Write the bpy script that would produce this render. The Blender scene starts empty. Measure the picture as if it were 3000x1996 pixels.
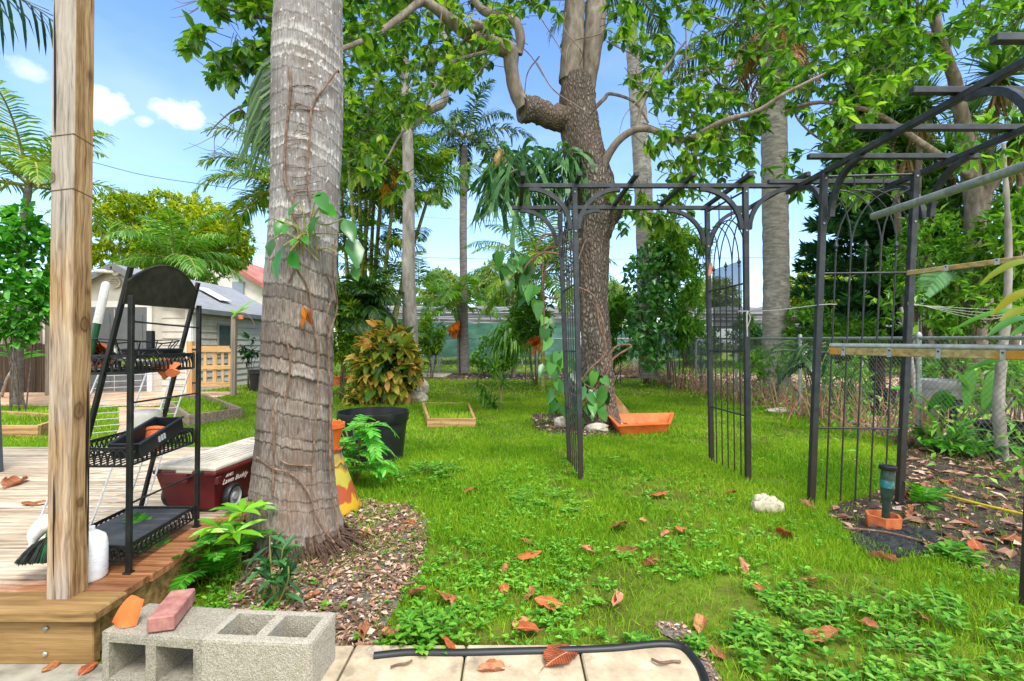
import bpy, math, random
import numpy as np
R = math.radians
rng = np.random.default_rng(7)
random.seed(7)
F, H, CX, CY = 1417., 1.2, 1500., 1010.
scene = bpy.context.scene
COL = scene.collection
def V(*a): return np.array(a, float)
def P(px, py, d): return V((px-CX)/F*d, d, H+(CY-py)/F*d)
def G(px, py, h=0.):
    d = (H-h)*F/(py-CY); return V((px-CX)/F*d, d, h)
def nrm(v):
    v = np.asarray(v, float); return v/np.maximum(np.linalg.norm(v, axis=-1, keepdims=True), 1e-9)
# ---------- numpy value noise
def _h(i, j, k, s):
    n = (i*374761393 + j*668265263 + k*2147483647 + s*1274126177) & 0xffffffff
    n = ((n ^ (n >> 13))*1274126177) & 0xffffffff
    return ((n ^ (n >> 16)) & 0xffff)/65535.
def vnoise(p, s=0):
    p = np.asarray(p, float); f = np.floor(p); i = f.astype(np.int64); t = p-f; t = t*t*(3-2*t)
    r = 0
    for a in (0, 1):
        for b in (0, 1):
            for c in (0, 1):
                w = (t[..., 0] if a else 1-t[..., 0])*(t[..., 1] if b else 1-t[..., 1])*(t[..., 2] if c else 1-t[..., 2])
                r = r+w*_h(i[..., 0]+a, i[..., 1]+b, i[..., 2]+c, s)
    return r
def fbm(p, o=4, s=0):
    p = np.asarray(p, float); r = 0; a = .5; t = 0
    for k in range(o):
        r = r+a*vnoise(p*2**k, s+k); t += a; a *= .5
    return r/t
def inpoly(x, y, poly):
    poly = np.asarray(poly, float); ins = np.zeros(x.shape, bool); n = len(poly); j = n-1
    for i in range(n):
        xi, yi = poly[i]; xj, yj = poly[j]
        c = ((yi > y) != (yj > y)) & (x < (xj-xi)*(y-yi)/(yj-yi+1e-12)+xi); ins ^= c; j = i
    return ins
# ---------- mesh builder
ORG = {}
class MB:
    def __init__(s): s.v = []; s.f = []; s.n = 0
    def add(s, v, f, mi=0):
        v = np.asarray(v, float).reshape(-1, 3)
        if isinstance(f, np.ndarray): groups = [f]
        else:
            d = {}
            for q in f: d.setdefault(len(q), []).append(q)
            groups = [np.array(a, int) for a in d.values()]
        for g in groups:
            if len(g): s.f.append((g+s.n, mi))
        s.v.append(v); s.n += len(v)
        return s
    def build(s, name, mats, parent=None, smooth=False, origin=None):
        v = np.concatenate(s.v) if s.v else np.zeros((0, 3))
        if parent is not None: org = ORG[parent.name]
        elif origin is not None: org = np.asarray(origin, float)
        else:
            lo, hi = v.min(0), v.max(0); org = V((lo[0]+hi[0])/2, (lo[1]+hi[1])/2, lo[2])
        v = v-org
        me = bpy.data.meshes.new(name)
        me.vertices.add(len(v)); me.vertices.foreach_set('co', v.astype(np.float32).ravel())
        loops = np.concatenate([g.ravel() for g, _ in s.f]).astype(np.int32)
        tot = np.concatenate([np.full(len(g), g.shape[1]) for g, _ in s.f]).astype(np.int32)
        mi = np.concatenate([np.full(len(g), m) for g, m in s.f]).astype(np.int32)
        st = np.concatenate([[0], np.cumsum(tot)[:-1]]).astype(np.int32)
        me.loops.add(len(loops)); me.loops.foreach_set('vertex_index', loops)
        me.polygons.add(len(tot)); me.polygons.foreach_set('loop_start', st); me.polygons.foreach_set('loop_total', tot)
        me.polygons.foreach_set('material_index', mi)
        me.polygons.foreach_set('use_smooth', np.full(len(tot), bool(smooth)))
        for m in (mats if isinstance(mats, (list, tuple)) else [mats]): me.materials.append(m)
        me.update(calc_edges=True); me.validate()
        if smooth and len(tot) < 60000: me.set_sharp_from_angle(angle=R(42))
        o = bpy.data.objects.new(name, me); COL.objects.link(o)
        if parent is not None: o.parent = parent
        else: o.location = org
        ORG[o.name] = org
        return o
def thing(name, label, cat, loc, group=None):
    o = bpy.data.objects.new(name, None); COL.objects.link(o); o.location = loc; o.empty_display_size = .1
    ORG[o.name] = np.asarray(loc, float); return tag(o, label, cat, group)
def tag(o, label, cat, group=None, kind=None):
    o['label'] = label; o['category'] = cat
    if group: o['group'] = group
    if kind: o['kind'] = kind
    return o
def struct(o): o['kind'] = 'structure'; return o
def stuff(o): o['kind'] = 'stuff'; return o
# ---------- shapes
def frame(d, up=(0, 0, 1)):
    d = nrm(d); up = np.asarray(up, float)
    if abs(np.dot(d, up)) > .98: up = V(0, 1, 0) if abs(d[1]) < .9 else V(1, 0, 0)
    s = nrm(np.cross(d, up)); return s, np.cross(s, d), d
_cb = None
def cbox(mb, c, half, ax=None, b=.004, mi=0):
    """chamfered box: centre, half sizes, 3 axes rows"""
    half = np.asarray(half, float); b = min(b, half.min()*.6)
    ax = np.eye(3) if ax is None else np.asarray(ax)
    vs, idx = [], {}
    for sx in (-1, 1):
        for sy in (-1, 1):
            for sz in (-1, 1):
                s = V(sx, sy, sz)
                for a in range(3):
                    q = s*(half-b); q[a] = s[a]*half[a]; idx[(sx, sy, sz, a)] = len(vs); vs.append(q)
    f = []
    for a in range(3):
        u, w = [(1, 2), (2, 0), (0, 1)][a]
        for s in (-1, 1):
            q = []
            for (p, r) in ((-1, -1), (1, -1), (1, 1), (-1, 1)):
                k = [0, 0, 0]; k[a] = s; k[u] = p; k[w] = r; q.append(idx[(*k, a)])
            f.append(q if s > 0 else q[::-1])
        for p in (-1, 1):
            for r in (-1, 1):
                k0 = [0, 0, 0]; k1 = [0, 0, 0]
                k0[a] = -1; k1[a] = 1
                for k in (k0, k1): k[u] = p; k[w] = r
                q = [idx[(*k0, u)], idx[(*k1, u)], idx[(*k1, w)], idx[(*k0, w)]]
                f.append(q if p*r > 0 else q[::-1])
    for sx in (-1, 1):
        for sy in (-1, 1):
            for sz in (-1, 1):
                q = [idx[(sx, sy, sz, a)] for a in range(3)]; f.append(q if sx*sy*sz > 0 else q[::-1])
    mb.add(np.asarray(c, float)+np.array(vs)@ax, f, mi)
def box(mb, x0, x1, y0, y1, z0, z1, b=.003, mi=0):
    cbox(mb, V((x0+x1)/2, (y0+y1)/2, (z0+z1)/2), V(abs(x1-x0)/2, abs(y1-y0)/2, abs(z1-z0)/2), None, b, mi)
def beam(mb, p0, p1, w, h, up=(0, 0, 1), b=.003, mi=0):
    p0, p1 = np.asarray(p0, float), np.asarray(p1, float); s, u, d = frame(p1-p0, up)
    cbox(mb, (p0+p1)/2, V(w/2, h/2, np.linalg.norm(p1-p0)/2), np.array([s, u, d]), b, mi)
def rotz(a):
    c, s = math.cos(a), math.sin(a); return np.array([[c, s, 0], [-s, c, 0], [0, 0, 1.]])   # rows = axes
def tube(mb, pts, rad, n=8, cap=True, mi=0, disp=None):
    pts = np.asarray(pts, float); m = len(pts)
    rad = np.full(m, rad, float) if np.isscalar(rad) else np.asarray(rad, float)
    tg = nrm(np.gradient(pts, axis=0)); s, u, _ = frame(tg[0]); fr = []
    for k in range(m):
        s = nrm(s-tg[k]*np.dot(s, tg[k])); fr.append((s, np.cross(tg[k], s)))
    a = np.arange(n)*2*math.pi/n; ca, sa = np.cos(a), np.sin(a)
    v = np.concatenate([pts[k]+rad[k]*(ca[:, None]*fr[k][0]+sa[:, None]*fr[k][1]) for k in range(m)])
    if disp is not None:
        ctr = np.repeat(pts, n, 0); dr = nrm(v-ctr); v = v+dr*disp(v, dr)[:, None]
    i = np.arange(m-1)[:, None]*n; j = np.arange(n)[None]; j2 = (j+1) % n
    f = np.stack([i+j, i+j2, i+n+j2, i+n+j], -1).reshape(-1, 4)
    mb.add(v, f, mi)
    if cap: mb.add(v[:n], [tuple(range(n))[::-1]], mi); mb.add(v[-n:], [tuple(range(n))], mi)
def lathe(mb, prof, c, n=24, ax=None, mi=0, wob=0):
    prof = np.asarray(prof, float); m = len(prof); a = np.arange(n)*2*math.pi/n
    v = np.zeros((m, n, 3)); v[..., 0] = prof[:, 0, None]*np.cos(a); v[..., 1] = prof[:, 0, None]*np.sin(a); v[..., 2] = prof[:, 1, None]
    v = v.reshape(-1, 3)
    if ax is not None: v = v@np.asarray(ax)
    i = np.arange(m-1)[:, None]*n; j = np.arange(n)[None]; j2 = (j+1) % n
    mb.add(np.asarray(c)+v, np.stack([i+j, i+j2, i+n+j2, i+n+j], -1).reshape(-1, 4), mi)
def prism(mb, poly, t, c, ax, mi=0):
    """2-D outline in the plane of axes 0,1, thickness along axis 2"""
    poly = np.asarray(poly, float); n = len(poly); ax = np.asarray(ax, float)
    a = np.c_[poly, np.full(n, -t/2)]; b_ = np.c_[poly, np.full(n, t/2)]
    v = np.asarray(c)+np.concatenate([a, b_])@ax
    f = [tuple(range(n))[::-1], tuple(range(n, 2*n))]+[(k, (k+1) % n, n+(k+1) % n, n+k) for k in range(n)]
    mb.add(v, f, mi)
def smooth_path(pts, n=8):
    """Catmull-Rom through the points"""
    p = np.asarray(pts, float); p = np.concatenate([[2*p[0]-p[1]], p, [2*p[-1]-p[-2]]]); out = []
    for k in range(1, len(p)-2):
        t = np.linspace(0, 1, n, endpoint=False)[:, None]; a, b, c, d = p[k-1:k+3]
        out.append(.5*((2*b)+(-a+c)*t+(2*a-5*b+4*c-d)*t**2+(-a+3*b-3*c+d)*t**3))
    out.append(p[-2][None]); return np.concatenate(out)
_ico = None
def ico(sub=3):
    import bmesh
    bm = bmesh.new(); bmesh.ops.create_icosphere(bm, subdivisions=sub, radius=1)
    v = np.array([x.co[:] for x in bm.verts]); f = np.array([[w.index for w in q.verts] for q in bm.faces]); bm.free(); return v, f
def rock(mb, c, half, seed=0, sub=4, amp=.35, fr=1.6, mi=0):
    v, f = ico(sub); n = fbm(v*fr+seed*7.3, 4, seed); mb.add(np.asarray(c)+v*(1+amp*(n-.5)*2)[:, None]*np.asarray(half), f, mi)
# ---------- leaves
T2 = (V(0, 0, 0, .5, .45, .1, 0, 1, -.08, -.5, .45, .1).reshape(-1, 3), np.array([[0, 1, 2], [0, 2, 3]]))
T6 = (V(0,0,0, .36,.25,.06, .5,.5,.07, .28,.8,.02, 0,1,-.1, -.28,.8,.02, -.5,.5,.07, -.36,.25,.06, 0,.25,.0, 0,.5,.0, 0,.8,-.03).reshape(-1, 3),
      [(0,1,8), (0,8,7), (1,2,9,8), (7,8,9,6), (2,3,10,9), (6,9,10,5), (3,4,10), (5,10,4)])
TST = (V(-.5,0,0, .5,0,0, .45,.4,.05, -.45,.4,.05, .3,.75,.02, -.3,.75,.02, 0,1,-.12).reshape(-1, 3), [(0,1,2,3), (3,2,4,5), (5,4,6)])   # strap
TGR = (V(-.5,0,0, .5,0,0, .35,.55,.05, -.35,.55,.05, 0,1,.22).reshape(-1, 3), [(0,1,2,3), (3,2,4)])
TGT = (V(-.5,0,0, .5,0,0, 0,1,.12).reshape(-1, 3), np.array([[0, 1, 2]]))
THT = (V(0,0,0, .3,-.14,.04, .52,.08,.06, .46,.4,.05, .22,.75,0, 0,1,-.12, -.22,.75,0, -.46,.4,.05, -.52,.08,.06, -.3,-.14,.04, 0,.35,-.02, 0,.7,-.04).reshape(-1, 3),
       [(0,1,2), (0,2,3,10), (10,3,4,11), (11,4,5), (0,8,9), (0,10,7,8), (10,11,6,7), (11,5,6)])   # heart
def scatter(mb, T, pos, ax, up, L, W, mi=0):
    tv, tf = T; N_ = len(pos)
    if N_ == 0: return
    pos = np.asarray(pos, float); ax = nrm(ax); s = nrm(np.cross(ax, up)+1e-6); n = np.cross(s, ax)
    L = np.broadcast_to(np.asarray(L, float), (N_,)); W = np.broadcast_to(np.asarray(W, float), (N_,))
    v = pos[:, None]+(tv[None, :, 0, None]*W[:, None, None])*s[:, None]+(tv[None, :, 1, None]*L[:, None, None])*ax[:, None]+(tv[None, :, 2, None]*L[:, None, None])*n[:, None]
    k = len(tv); off = (np.arange(N_)*k)[:, None, None]; base = mb.n
    mb.v.append(v.reshape(-1, 3)); mb.n += N_*k
    d = {}
    for q in tf: d.setdefault(len(q), []).append(list(q))
    for a in d.values():
        a = np.array(a); mb.f.append(((a[None]+off).reshape(-1, a.shape[1])+base, mi))
def rdir(n, zb=0., sd=1.):
    v = rng.normal(size=(n, 3))*sd; v[:, 2] += zb; return nrm(v)
def rosettes(mb, tips, dirs, k, L, ratio, T=T6, spread=.9, droop=.35, jit=.25, back=.6, mi=0):
    """k leaves round each twig tip"""
    n = len(tips); t = np.repeat(tips, k, 0); d = np.repeat(nrm(dirs), k, 0)
    ax = nrm(d*(.35+.4*rng.random((n*k, 1)))+rdir(n*k)*spread+V(0, 0, -droop)); pos = t-d*(rng.random((n*k, 1))*L*back)
    LL = L*(1+jit*rng.normal(size=n*k)).clip(.45, 1.6)
    scatter(mb, T, pos, ax, V(0, 0, 1)+rdir(n*k)*.45, LL, LL*ratio, mi)
def frond(mb, base, az, el, L, droop=1.0, n=40, ll=.45, lw=.03, hang=.5, vee=.35, rr=.015, mi=0, mr=1, start=.12, twist=0., taper=True):
    m = 14; pts = [np.asarray(base, float)]; e = el
    for k in range(m):
        pts.append(pts[-1]+L/m*V(math.cos(e)*math.cos(az), math.cos(e)*math.sin(az), math.sin(e))); e -= droop*(k+1)/m*2/m*1.1
    pts = np.array(pts); tube(mb, pts, rr*np.linspace(1, .2, m+1), 5, False, mr)
    t = np.repeat(np.linspace(start, .985, n), 2)+rng.normal(size=2*n)*.004; sg = np.tile([1., -1.], n)
    x = t*m; i = np.clip(x.astype(int), 0, m-1); fr = (x-i)[:, None]; p = pts[i]*(1-fr)+pts[i+1]*fr; tg = nrm(pts[i+1]-pts[i])
    s = nrm(np.cross(tg, V(0, 0, 1))+1e-6); up = np.cross(s, tg)
    ph = vee+rng.normal(size=2*n)*.12+twist*rng.normal(size=2*n)
    ax = nrm(tg*(.35+.6*t[:, None])+sg[:, None]*s*np.cos(ph)[:, None]+up*np.sin(ph)[:, None]+V(0, 0, -1)*hang*.5)
    l = ll*(np.sin(np.clip(t*.93+.12, 0, 1)*math.pi)**.6 if taper else 1)*(1+.1*rng.normal(size=2*n))+.02
    # three-segment leaflet that droops
    q0 = p; d1 = nrm(ax); q1 = q0+d1*(l*.4)[:, None]; d2 = nrm(d1+V(0, 0, -hang*.8)); q2 = q1+d2*(l*.35)[:, None]; d3 = nrm(d2+V(0, 0, -hang)); q3 = q2+d3*(l*.25)[:, None]
    wd = nrm(np.cross(d1, up)+.0001)*lw/2
    v = np.stack([q0-wd*.5, q0+wd*.5, q1+wd, q1-wd, q2+wd*.75, q2-wd*.75, q3], 1).reshape(-1, 3); N_ = 2*n; off = (np.arange(N_)*7)[:, None, None]
    mb.add(v, (np.array([[0, 1, 2, 3], [3, 2, 4, 5]])[None]+off).reshape(-1, 4), mi); b = mb.n-len(v)
    mb.f.append(((np.array([[5, 4, 6]])[None]+off).reshape(-1, 3)+b, mi))
    return pts
# ---------- materials
def lin(c):
    if isinstance(c, str): c = tuple(int(c[i:i+2], 16) for i in (0, 2, 4))
    if max(c) > 1.001: c = tuple(x/255 for x in c)
    return tuple((x/12.92 if x <= .04045 else ((x+.055)/1.055)**2.4) for x in c[:3])+(1.,)
class NT:
    def __init__(s, name):
        s.m = bpy.data.materials.new(name); s.m.use_nodes = True; s.t = s.m.node_tree; s.t.nodes.clear()
        s.out = s.t.nodes.new('ShaderNodeOutputMaterial')
    def n(s, ty, _out=0, **kw):
        nd = s.t.nodes.new('ShaderNode'+ty)
        for k, v in kw.items():
            if k[0] == '_': setattr(nd, k[1:], v); continue
            k = k.replace('__', ' ')
            i = nd.inputs[int(k[1:])] if k[0] == 'i' and k[1:].isdigit() else nd.inputs[k]
            if isinstance(v, bpy.types.NodeSocket): s.t.links.new(v, i)
            else: i.default_value = v
        return nd.outputs[_out] if isinstance(_out, (int, str)) else nd
    def ramp(s, fac, stops):
        nd = s.t.nodes.new('ShaderNodeValToRGB'); s.t.links.new(fac, nd.inputs[0]); e = nd.color_ramp.elements
        c4 = lambda c: c if len(c) == 4 else (*c, 1)
        e[0].position = stops[0][0]; e[0].color = c4(stops[0][1]); e[1].position = stops[-1][0]; e[1].color = c4(stops[-1][1])
        for p, c in stops[1:-1]: e.new(p).color = c4(c)
        return nd.outputs[0]
    def coord(s, scale=(1, 1, 1), kind='Object'):
        c = s.n('TexCoord', _out=kind); return s.n('Mapping', Vector=c, Scale=scale)
    def mix(s, f, a, b, bt='MIX'):
        nd = s.t.nodes.new('ShaderNodeMix'); nd.data_type = 'RGBA'; nd.blend_type = bt
        for i, v in ((0, f), (6, a), (7, b)):
            if isinstance(v, bpy.types.NodeSocket): s.t.links.new(v, nd.inputs[i])
            else: nd.inputs[i].default_value = v
        return nd.outputs[2]
    def math(s, op, a, b=0., c=None):
        nd = s.t.nodes.new('ShaderNodeMath'); nd.operation = op
        for i, v in enumerate((a, b) if c is None else (a, b, c)):
            if isinstance(v, bpy.types.NodeSocket): s.t.links.new(v, nd.inputs[i])
            else: nd.inputs[i].default_value = v
        return nd.outputs[0]
    def bump(s, h, st=.3, dist=.01): return s.n('Bump', Strength=st, Distance=dist, Height=h)
    def end(s, sh): s.t.links.new(sh, s.out.inputs[0]); return s.m
    def pbr(s, col, rough=.7, nor=None, metal=0., spec=.4):
        kw = dict(Roughness=rough, Metallic=metal); kw['Base__Color'] = col; kw['Specular__IOR__Level'] = spec
        if nor is not None: kw['Normal'] = nor
        return s.end(s.n('BsdfPrincipled', **kw))
def surf(name, cols, scale=(8, 8, 8), rough=.7, bump=.3, dist=.01, metal=0., spec=.4, isl=.0, det=6., spot=None, spots=60., dirt=None, dirts=3.):
    """noise-ramped surface; isl = per-piece brightness spread; spot = (colour, threshold); dirt = (colour, threshold)"""
    t = NT(name); c = t.coord(scale); nz = t.n('TexNoise', Vector=c, Scale=1., Detail=det, Roughness=.62)
    k = len(cols); col = t.ramp(nz, [(.3+.4*i/max(1, k-1), lin(x)) for i, x in enumerate(cols)])
    if dirt:
        d = t.n('TexNoise', Vector=t.coord((dirts,)*3), Scale=1., Detail=7., Roughness=.7)
        col = t.mix(t.ramp(d, [(dirt[1], (0, 0, 0)), (dirt[1]+.15, (1, 1, 1))]), col, lin(dirt[0]))
    if spot:
        s_ = t.n('TexNoise', Vector=t.coord((spots,)*3), Scale=1., Detail=3., Roughness=.8)
        col = t.mix(t.ramp(s_, [(spot[1], (0, 0, 0)), (spot[1]+.06, (1, 1, 1))]), col, lin(spot[0]))
    if isl:
        r = t.n('NewGeometry', _out='Random Per Island'); v = t.math('MULTIPLY_ADD', r, 2*isl, 1-isl)
        col = t.mix(1., col, t.n('CombineColor', Red=v, Green=v, Blue=v), 'MULTIPLY')
    return t.pbr(col, rough, t.bump(nz, bump, dist) if bump else None, metal, spec)
def leafmat(name, cols, trans=.4, rough=.45, spec=.35, big=.5, bigs=1.2, tint=(1.25, 1.3, .45)):
    """cols = ramp by piece; a slow noise shifts whole sprays"""
    t = NT(name); r = t.n('NewGeometry', _out='Random Per Island')
    nz = t.n('TexNoise', Vector=t.coord((bigs,)*3), Scale=1., Detail=3.)
    f = t.math('ADD', t.math('MULTIPLY', r, 1-big*.5), t.math('MULTIPLY', t.math('SUBTRACT', nz, .4), big*1.3))
    k = len(cols); col = t.ramp(f, [(i/max(1, k-1), lin(x)) for i, x in enumerate(cols)])
    b = t.n('BsdfPrincipled', Base__Color=col, Roughness=rough, Specular__IOR__Level=spec)
    tr = t.n('BsdfTranslucent', Color=t.mix(1., col, (*tint, 1), 'MULTIPLY'))
    return t.end(t.n('MixShader', i0=trans, i1=b, i2=tr))
def wood(name, cols, ax=2, ring=28., rough=.75, isl=.15, knots=True, wet=None, bump=.35):
    """long grain along axis ax of the object"""
    t = NT(name); sc = [ring, ring, ring]; sc[ax] = ring*.035
    r = t.n('NewGeometry', _out='Random Per Island')
    base = t.n('TexCoord', _out='Object'); off = t.n('CombineXYZ', X=t.math('MULTIPLY', r, 37.), Y=t.math('MULTIPLY', r, 11.), Z=t.math('MULTIPLY', r, 23.))
    base = t.n('VectorMath', _operation='ADD', i0=base, i1=off)
    warp = t.n('TexNoise', _out='Color', Vector=t.n('Mapping', Vector=base, Scale=(5, 5, 5)), Scale=1., Detail=2.)
    w2 = t.n('VectorMath', _operation='MULTIPLY_ADD', i0=warp, i1=(.035,)*3, i2=base)
    n1 = t.n('TexNoise', Vector=t.n('Mapping', Vector=w2, Scale=sc), Scale=1., Detail=3., Roughness=.55)
    sc2 = [x*5 for x in sc]; n2 = t.n('TexNoise', Vector=t.n('Mapping', Vector=base, Scale=sc2), Scale=1., Detail=4., Roughness=.7)
    f = t.math('ADD', t.math('MULTIPLY', n1, .65), t.math('MULTIPLY', n2, .35)); k = len(cols)
    col = t.ramp(f, [(.33+.36*i/max(1, k-1), lin(x)) for i, x in enumerate(cols)])
    if knots:
        s3 = [5., 5., 5.]; s3[ax] = 1.6; vo = t.n('TexVoronoi', Vector=t.n('Mapping', Vector=base, Scale=s3), Scale=1.)
        col = t.mix(t.ramp(vo, [(.04, (.75,)*3), (.11, (0, 0, 0))]), col, lin(cols[0]), 'MULTIPLY')
    v = t.math('MULTIPLY_ADD', r, 2*isl, 1-isl); col = t.mix(1., col, t.n('CombineColor', Red=v, Green=v, Blue=v), 'MULTIPLY')
    return t, col, f, rough, bump
def woodm(*a, **k):
    t, col, f, rough, bump = wood(*a, **k); return t.pbr(col, rough, t.bump(f, bump, .006), 0., .3)
FILLBANKC = (6.5, 6.5, 6.4, 1); EXPO = 0.9; SKYSTR = .11; SUNSTR = 2.2; SKYSAT = 1.15; CLOUDC = (9., 9., 9.2, 1); GR = 1.0; WETA = -2.62
EXPO = 1.36; SKYSTR = .15; SUNSTR = 1.7; SKYSAT = .82; CLOUDC = (4.2, 4.3, 4.5, 1); WETA = 2.15; FILLBANKC = (6.2, 6.3, 6.5, 1)
# ================= camera, sky, light
cam = bpy.data.cameras.new('camera'); co = bpy.data.objects.new('camera', cam); COL.objects.link(co)
co.location = (0, 0, H); co.rotation_euler = (R(90), 0, 0); cam.lens = 17; cam.sensor_width = 36; cam.shift_y = .004; cam.clip_start = .05; cam.clip_end = 2000
scene.camera = co
SUN_EL, SUN_AZ = 58., 150.   # azimuth clockwise from +Y
w = bpy.data.worlds.new("World"); scene.world = w; w.use_nodes = True; nt = w.node_tree; nt.nodes.clear()
class WT(NT):
    def __init__(s, t): s.t = t
wt = WT(nt); wo = nt.nodes.new('ShaderNodeOutputWorld')
sky = wt.n('TexSky', _sky_type='NISHITA', _sun_disc=False, _sun_elevation=R(SUN_EL), _sun_rotation=R(SUN_AZ), _air_density=1.0, _dust_density=.6, _ozone_density=2.0)
skyc = wt.n('HueSaturation', Hue=.5, Saturation=SKYSAT, Value=1., Color=sky)
dirn = wt.n('TexCoord', _out='Generated')
def cloud(px, py, rx, ry, seed):
    c = nrm(P(px, py, 1.)-V(0, 0, H)); s, u, d = frame(c); rx /= F; ry /= F
    a = wt.n('VectorMath', _out='Value', _operation='DOT_PRODUCT', i0=dirn, i1=tuple(s/rx)); b = wt.n('VectorMath', _out='Value', _operation='DOT_PRODUCT', i0=dirn, i1=tuple(u/ry))
    front = wt.math('GREATER_THAN', wt.n('VectorMath', _out='Value', _operation='DOT_PRODUCT', i0=dirn, i1=tuple(d)), .5)
    r2 = wt.math('SQRT', wt.math('ADD', wt.math('MULTIPLY', a, a), wt.math('MULTIPLY', b, b)))
    nz = wt.n('TexNoise', Vector=wt.n('Mapping', Vector=dirn, Scale=(30, 30, 40), Location=(seed, 0, 0)), Scale=1., Detail=7., Roughness=.58)
    f = wt.math('SUBTRACT', wt.math('MULTIPLY_ADD', nz, 1.9, .1), r2)
    return wt.math('MULTIPLY', wt.ramp(f, [(.0, (0, 0, 0)), (.35, (.55,)*3), (.85, (1, 1, 1))]), front)
cl = None
for (px, py, rx, ry, sd, k) in ((520, 330, 46, 31, 1, 1.), (296, 305, 44, 37, 5, .8), (80, 205, 36, 22, 9, .4), (425, 355, 20, 13, 3, .45)):
    f = wt.math('MULTIPLY', cloud(px, py, rx, ry, sd), k); cl = f if cl is None else wt.math('MAXIMUM', cl, f)
sx_ = wt.n('SeparateXYZ', _out=None, Vector=dirn); up01 = wt.ramp(sx_.outputs[2], [(0., lin((.93, .96, 1.))), (.15, lin((.84, .92, 1.))), (.55, lin((.71, .84, 1.)))])
skyc = wt.mix(1., skyc, up01, 'MULTIPLY')
thin = wt.n('TexNoise', Vector=wt.n('Mapping', Vector=dirn, Scale=(2.5, 2.5, 6)), Scale=1., Detail=6.)
thin = wt.math('MULTIPLY', wt.ramp(thin, [(.5, (0, 0, 0)), (.8, (1, 1, 1))]), .22)
skyc = wt.mix(thin, skyc, CLOUDC)
# unseen bright cloud bank added overhead and behind the camera as soft white fill
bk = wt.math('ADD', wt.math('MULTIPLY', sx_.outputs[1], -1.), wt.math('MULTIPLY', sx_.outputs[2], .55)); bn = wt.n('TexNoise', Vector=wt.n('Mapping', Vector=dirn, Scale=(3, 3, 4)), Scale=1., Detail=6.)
skyc = wt.mix(wt.ramp(wt.math('ADD', bk, wt.math('MULTIPLY', wt.math('SUBTRACT', bn, .5), .8)), [(.08, (0, 0, 0)), (.4, (1, 1, 1))]), skyc, FILLBANKC)
skyc = wt.mix(cl, skyc, CLOUDC)
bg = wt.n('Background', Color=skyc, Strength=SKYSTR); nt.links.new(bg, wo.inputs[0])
sl = bpy.data.lights.new('sun', 'SUN'); so = bpy.data.objects.new('sun', sl); COL.objects.link(so)
sl.energy = SUNSTR; sl.angle = R(18); sl.color = (1., .97, .93)
so.rotation_euler = (R(90-SUN_EL), 0, R(180-SUN_AZ)); so.location = (3, -4, 9)
vs = scene.view_settings; scene.display_settings.display_device = 'sRGB'; vs.view_transform = 'Standard'; vs.look = 'None'; vs.exposure = EXPO; vs.gamma = 1
cy = scene.cycles; cy.max_bounces = 8; cy.diffuse_bounces = 4; cy.transmission_bounces = 4; cy.transparent_max_bounces = 12; cy.use_denoising = True; cy.sample_clamp_indirect = 6
# ================= ground
def blobpoly(pts, n=10, amp=.06, seed=0):
    p = smooth_path([V(*q[:2], 0) for q in pts]+[V(*pts[0][:2], 0)], n)[:-1]; k = fbm(np.c_[p[:, :2]*4, np.zeros(len(p))+seed], 3)-.5
    c = p.mean(0); return (p+nrm(p-c)*(k*amp*2)[:, None])[:, :2]
def sheet(name, poly, z, mat):
    mb = MB(); n = len(poly); mb.add(np.c_[poly, np.full(n, z)], [tuple(range(n))]); return struct(mb.build(name, mat, origin=(0, 0, 0)))
t = NT('lawn_soil'); c = t.coord((1, 1, 1)); n1 = t.n('TexNoise', Vector=c, Scale=3., Detail=8., Roughness=.7); n2 = t.n('TexNoise', Vector=c, Scale=60., Detail=5., Roughness=.75)
col = t.mix(t.ramp(n2, [(.35, (0, 0, 0)), (.65, (1, 1, 1))]), lin('4a3d24'), lin('5a6a20')); col = t.mix(t.ramp(n1, [(.4, (0, 0, 0)), (.62, (1, 1, 1))]), col, lin('6a7c28'))
M_ground = t.pbr(col, .95, t.bump(n2, .6, .02), 0, .1)
gm = MB(); S = 900; gm.add(V(-S, -60, 0, S, -60, 0, S, S, 0, -S, S, 0).reshape(-1, 3), [(0, 1, 2, 3)]); struct(gm.build('ground', M_ground, origin=(0, 0, 0)))
t = NT('mulch_soil'); c = t.coord(); n1 = t.n('TexNoise', Vector=c, Scale=5., Detail=6., Roughness=.6); vo = t.n('TexVoronoi', _out='Color', Vector=t.n('Mapping', Vector=c, Scale=(1, 1.7, 1)), Scale=75.)
n2 = t.n('TexNoise', Vector=c, Scale=160., Detail=4., Roughness=.8)
col = t.ramp(t.n('SeparateColor', Color=vo), [(0, lin('2f241c')), (.3, lin('5c4638')), (.62, lin('836a5a')), (.85, lin('a08a7a')), (1, lin('cabdb2'))])
col = t.mix(t.ramp(n1, [(.48, (0, 0, 0)), (.6, (.85,)*3)]), col, t.mix(n2, lin('3c3733'), lin('a09a96')))
M_mulch = t.pbr(col, .95, t.bump(n2, .8, .02), 0, .15)
M_soil = surf('dark_bed_soil', ['1d1712', '3a2f26', '55493d'], (30, 30, 30), .95, .8, .02, dirt=('6d6152', .56), dirts=6, spot=('8f8577', .7), spots=120)
M_litter = surf('leaf_litter_ground', ['8a6a54', 'c4a18a', 'dfc3b0'], (14, 14, 14), .95, .8, .03, dirt=('8f6c54', .62), dirts=9, spot=('4a5a2a', .72), spots=5)
bedA = blobpoly([G(640, 1960), G(700, 1720), G(760, 1560), G(1000, 1480), G(1180, 1475), G(1240, 1520), G(1250, 1650), G(1180, 1760), G(1130, 1890), G(1080, 1925), G(1000, 1945)], 8, .07, 1)
sheet('mulch_bed', bedA, .006, M_mulch)
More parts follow.
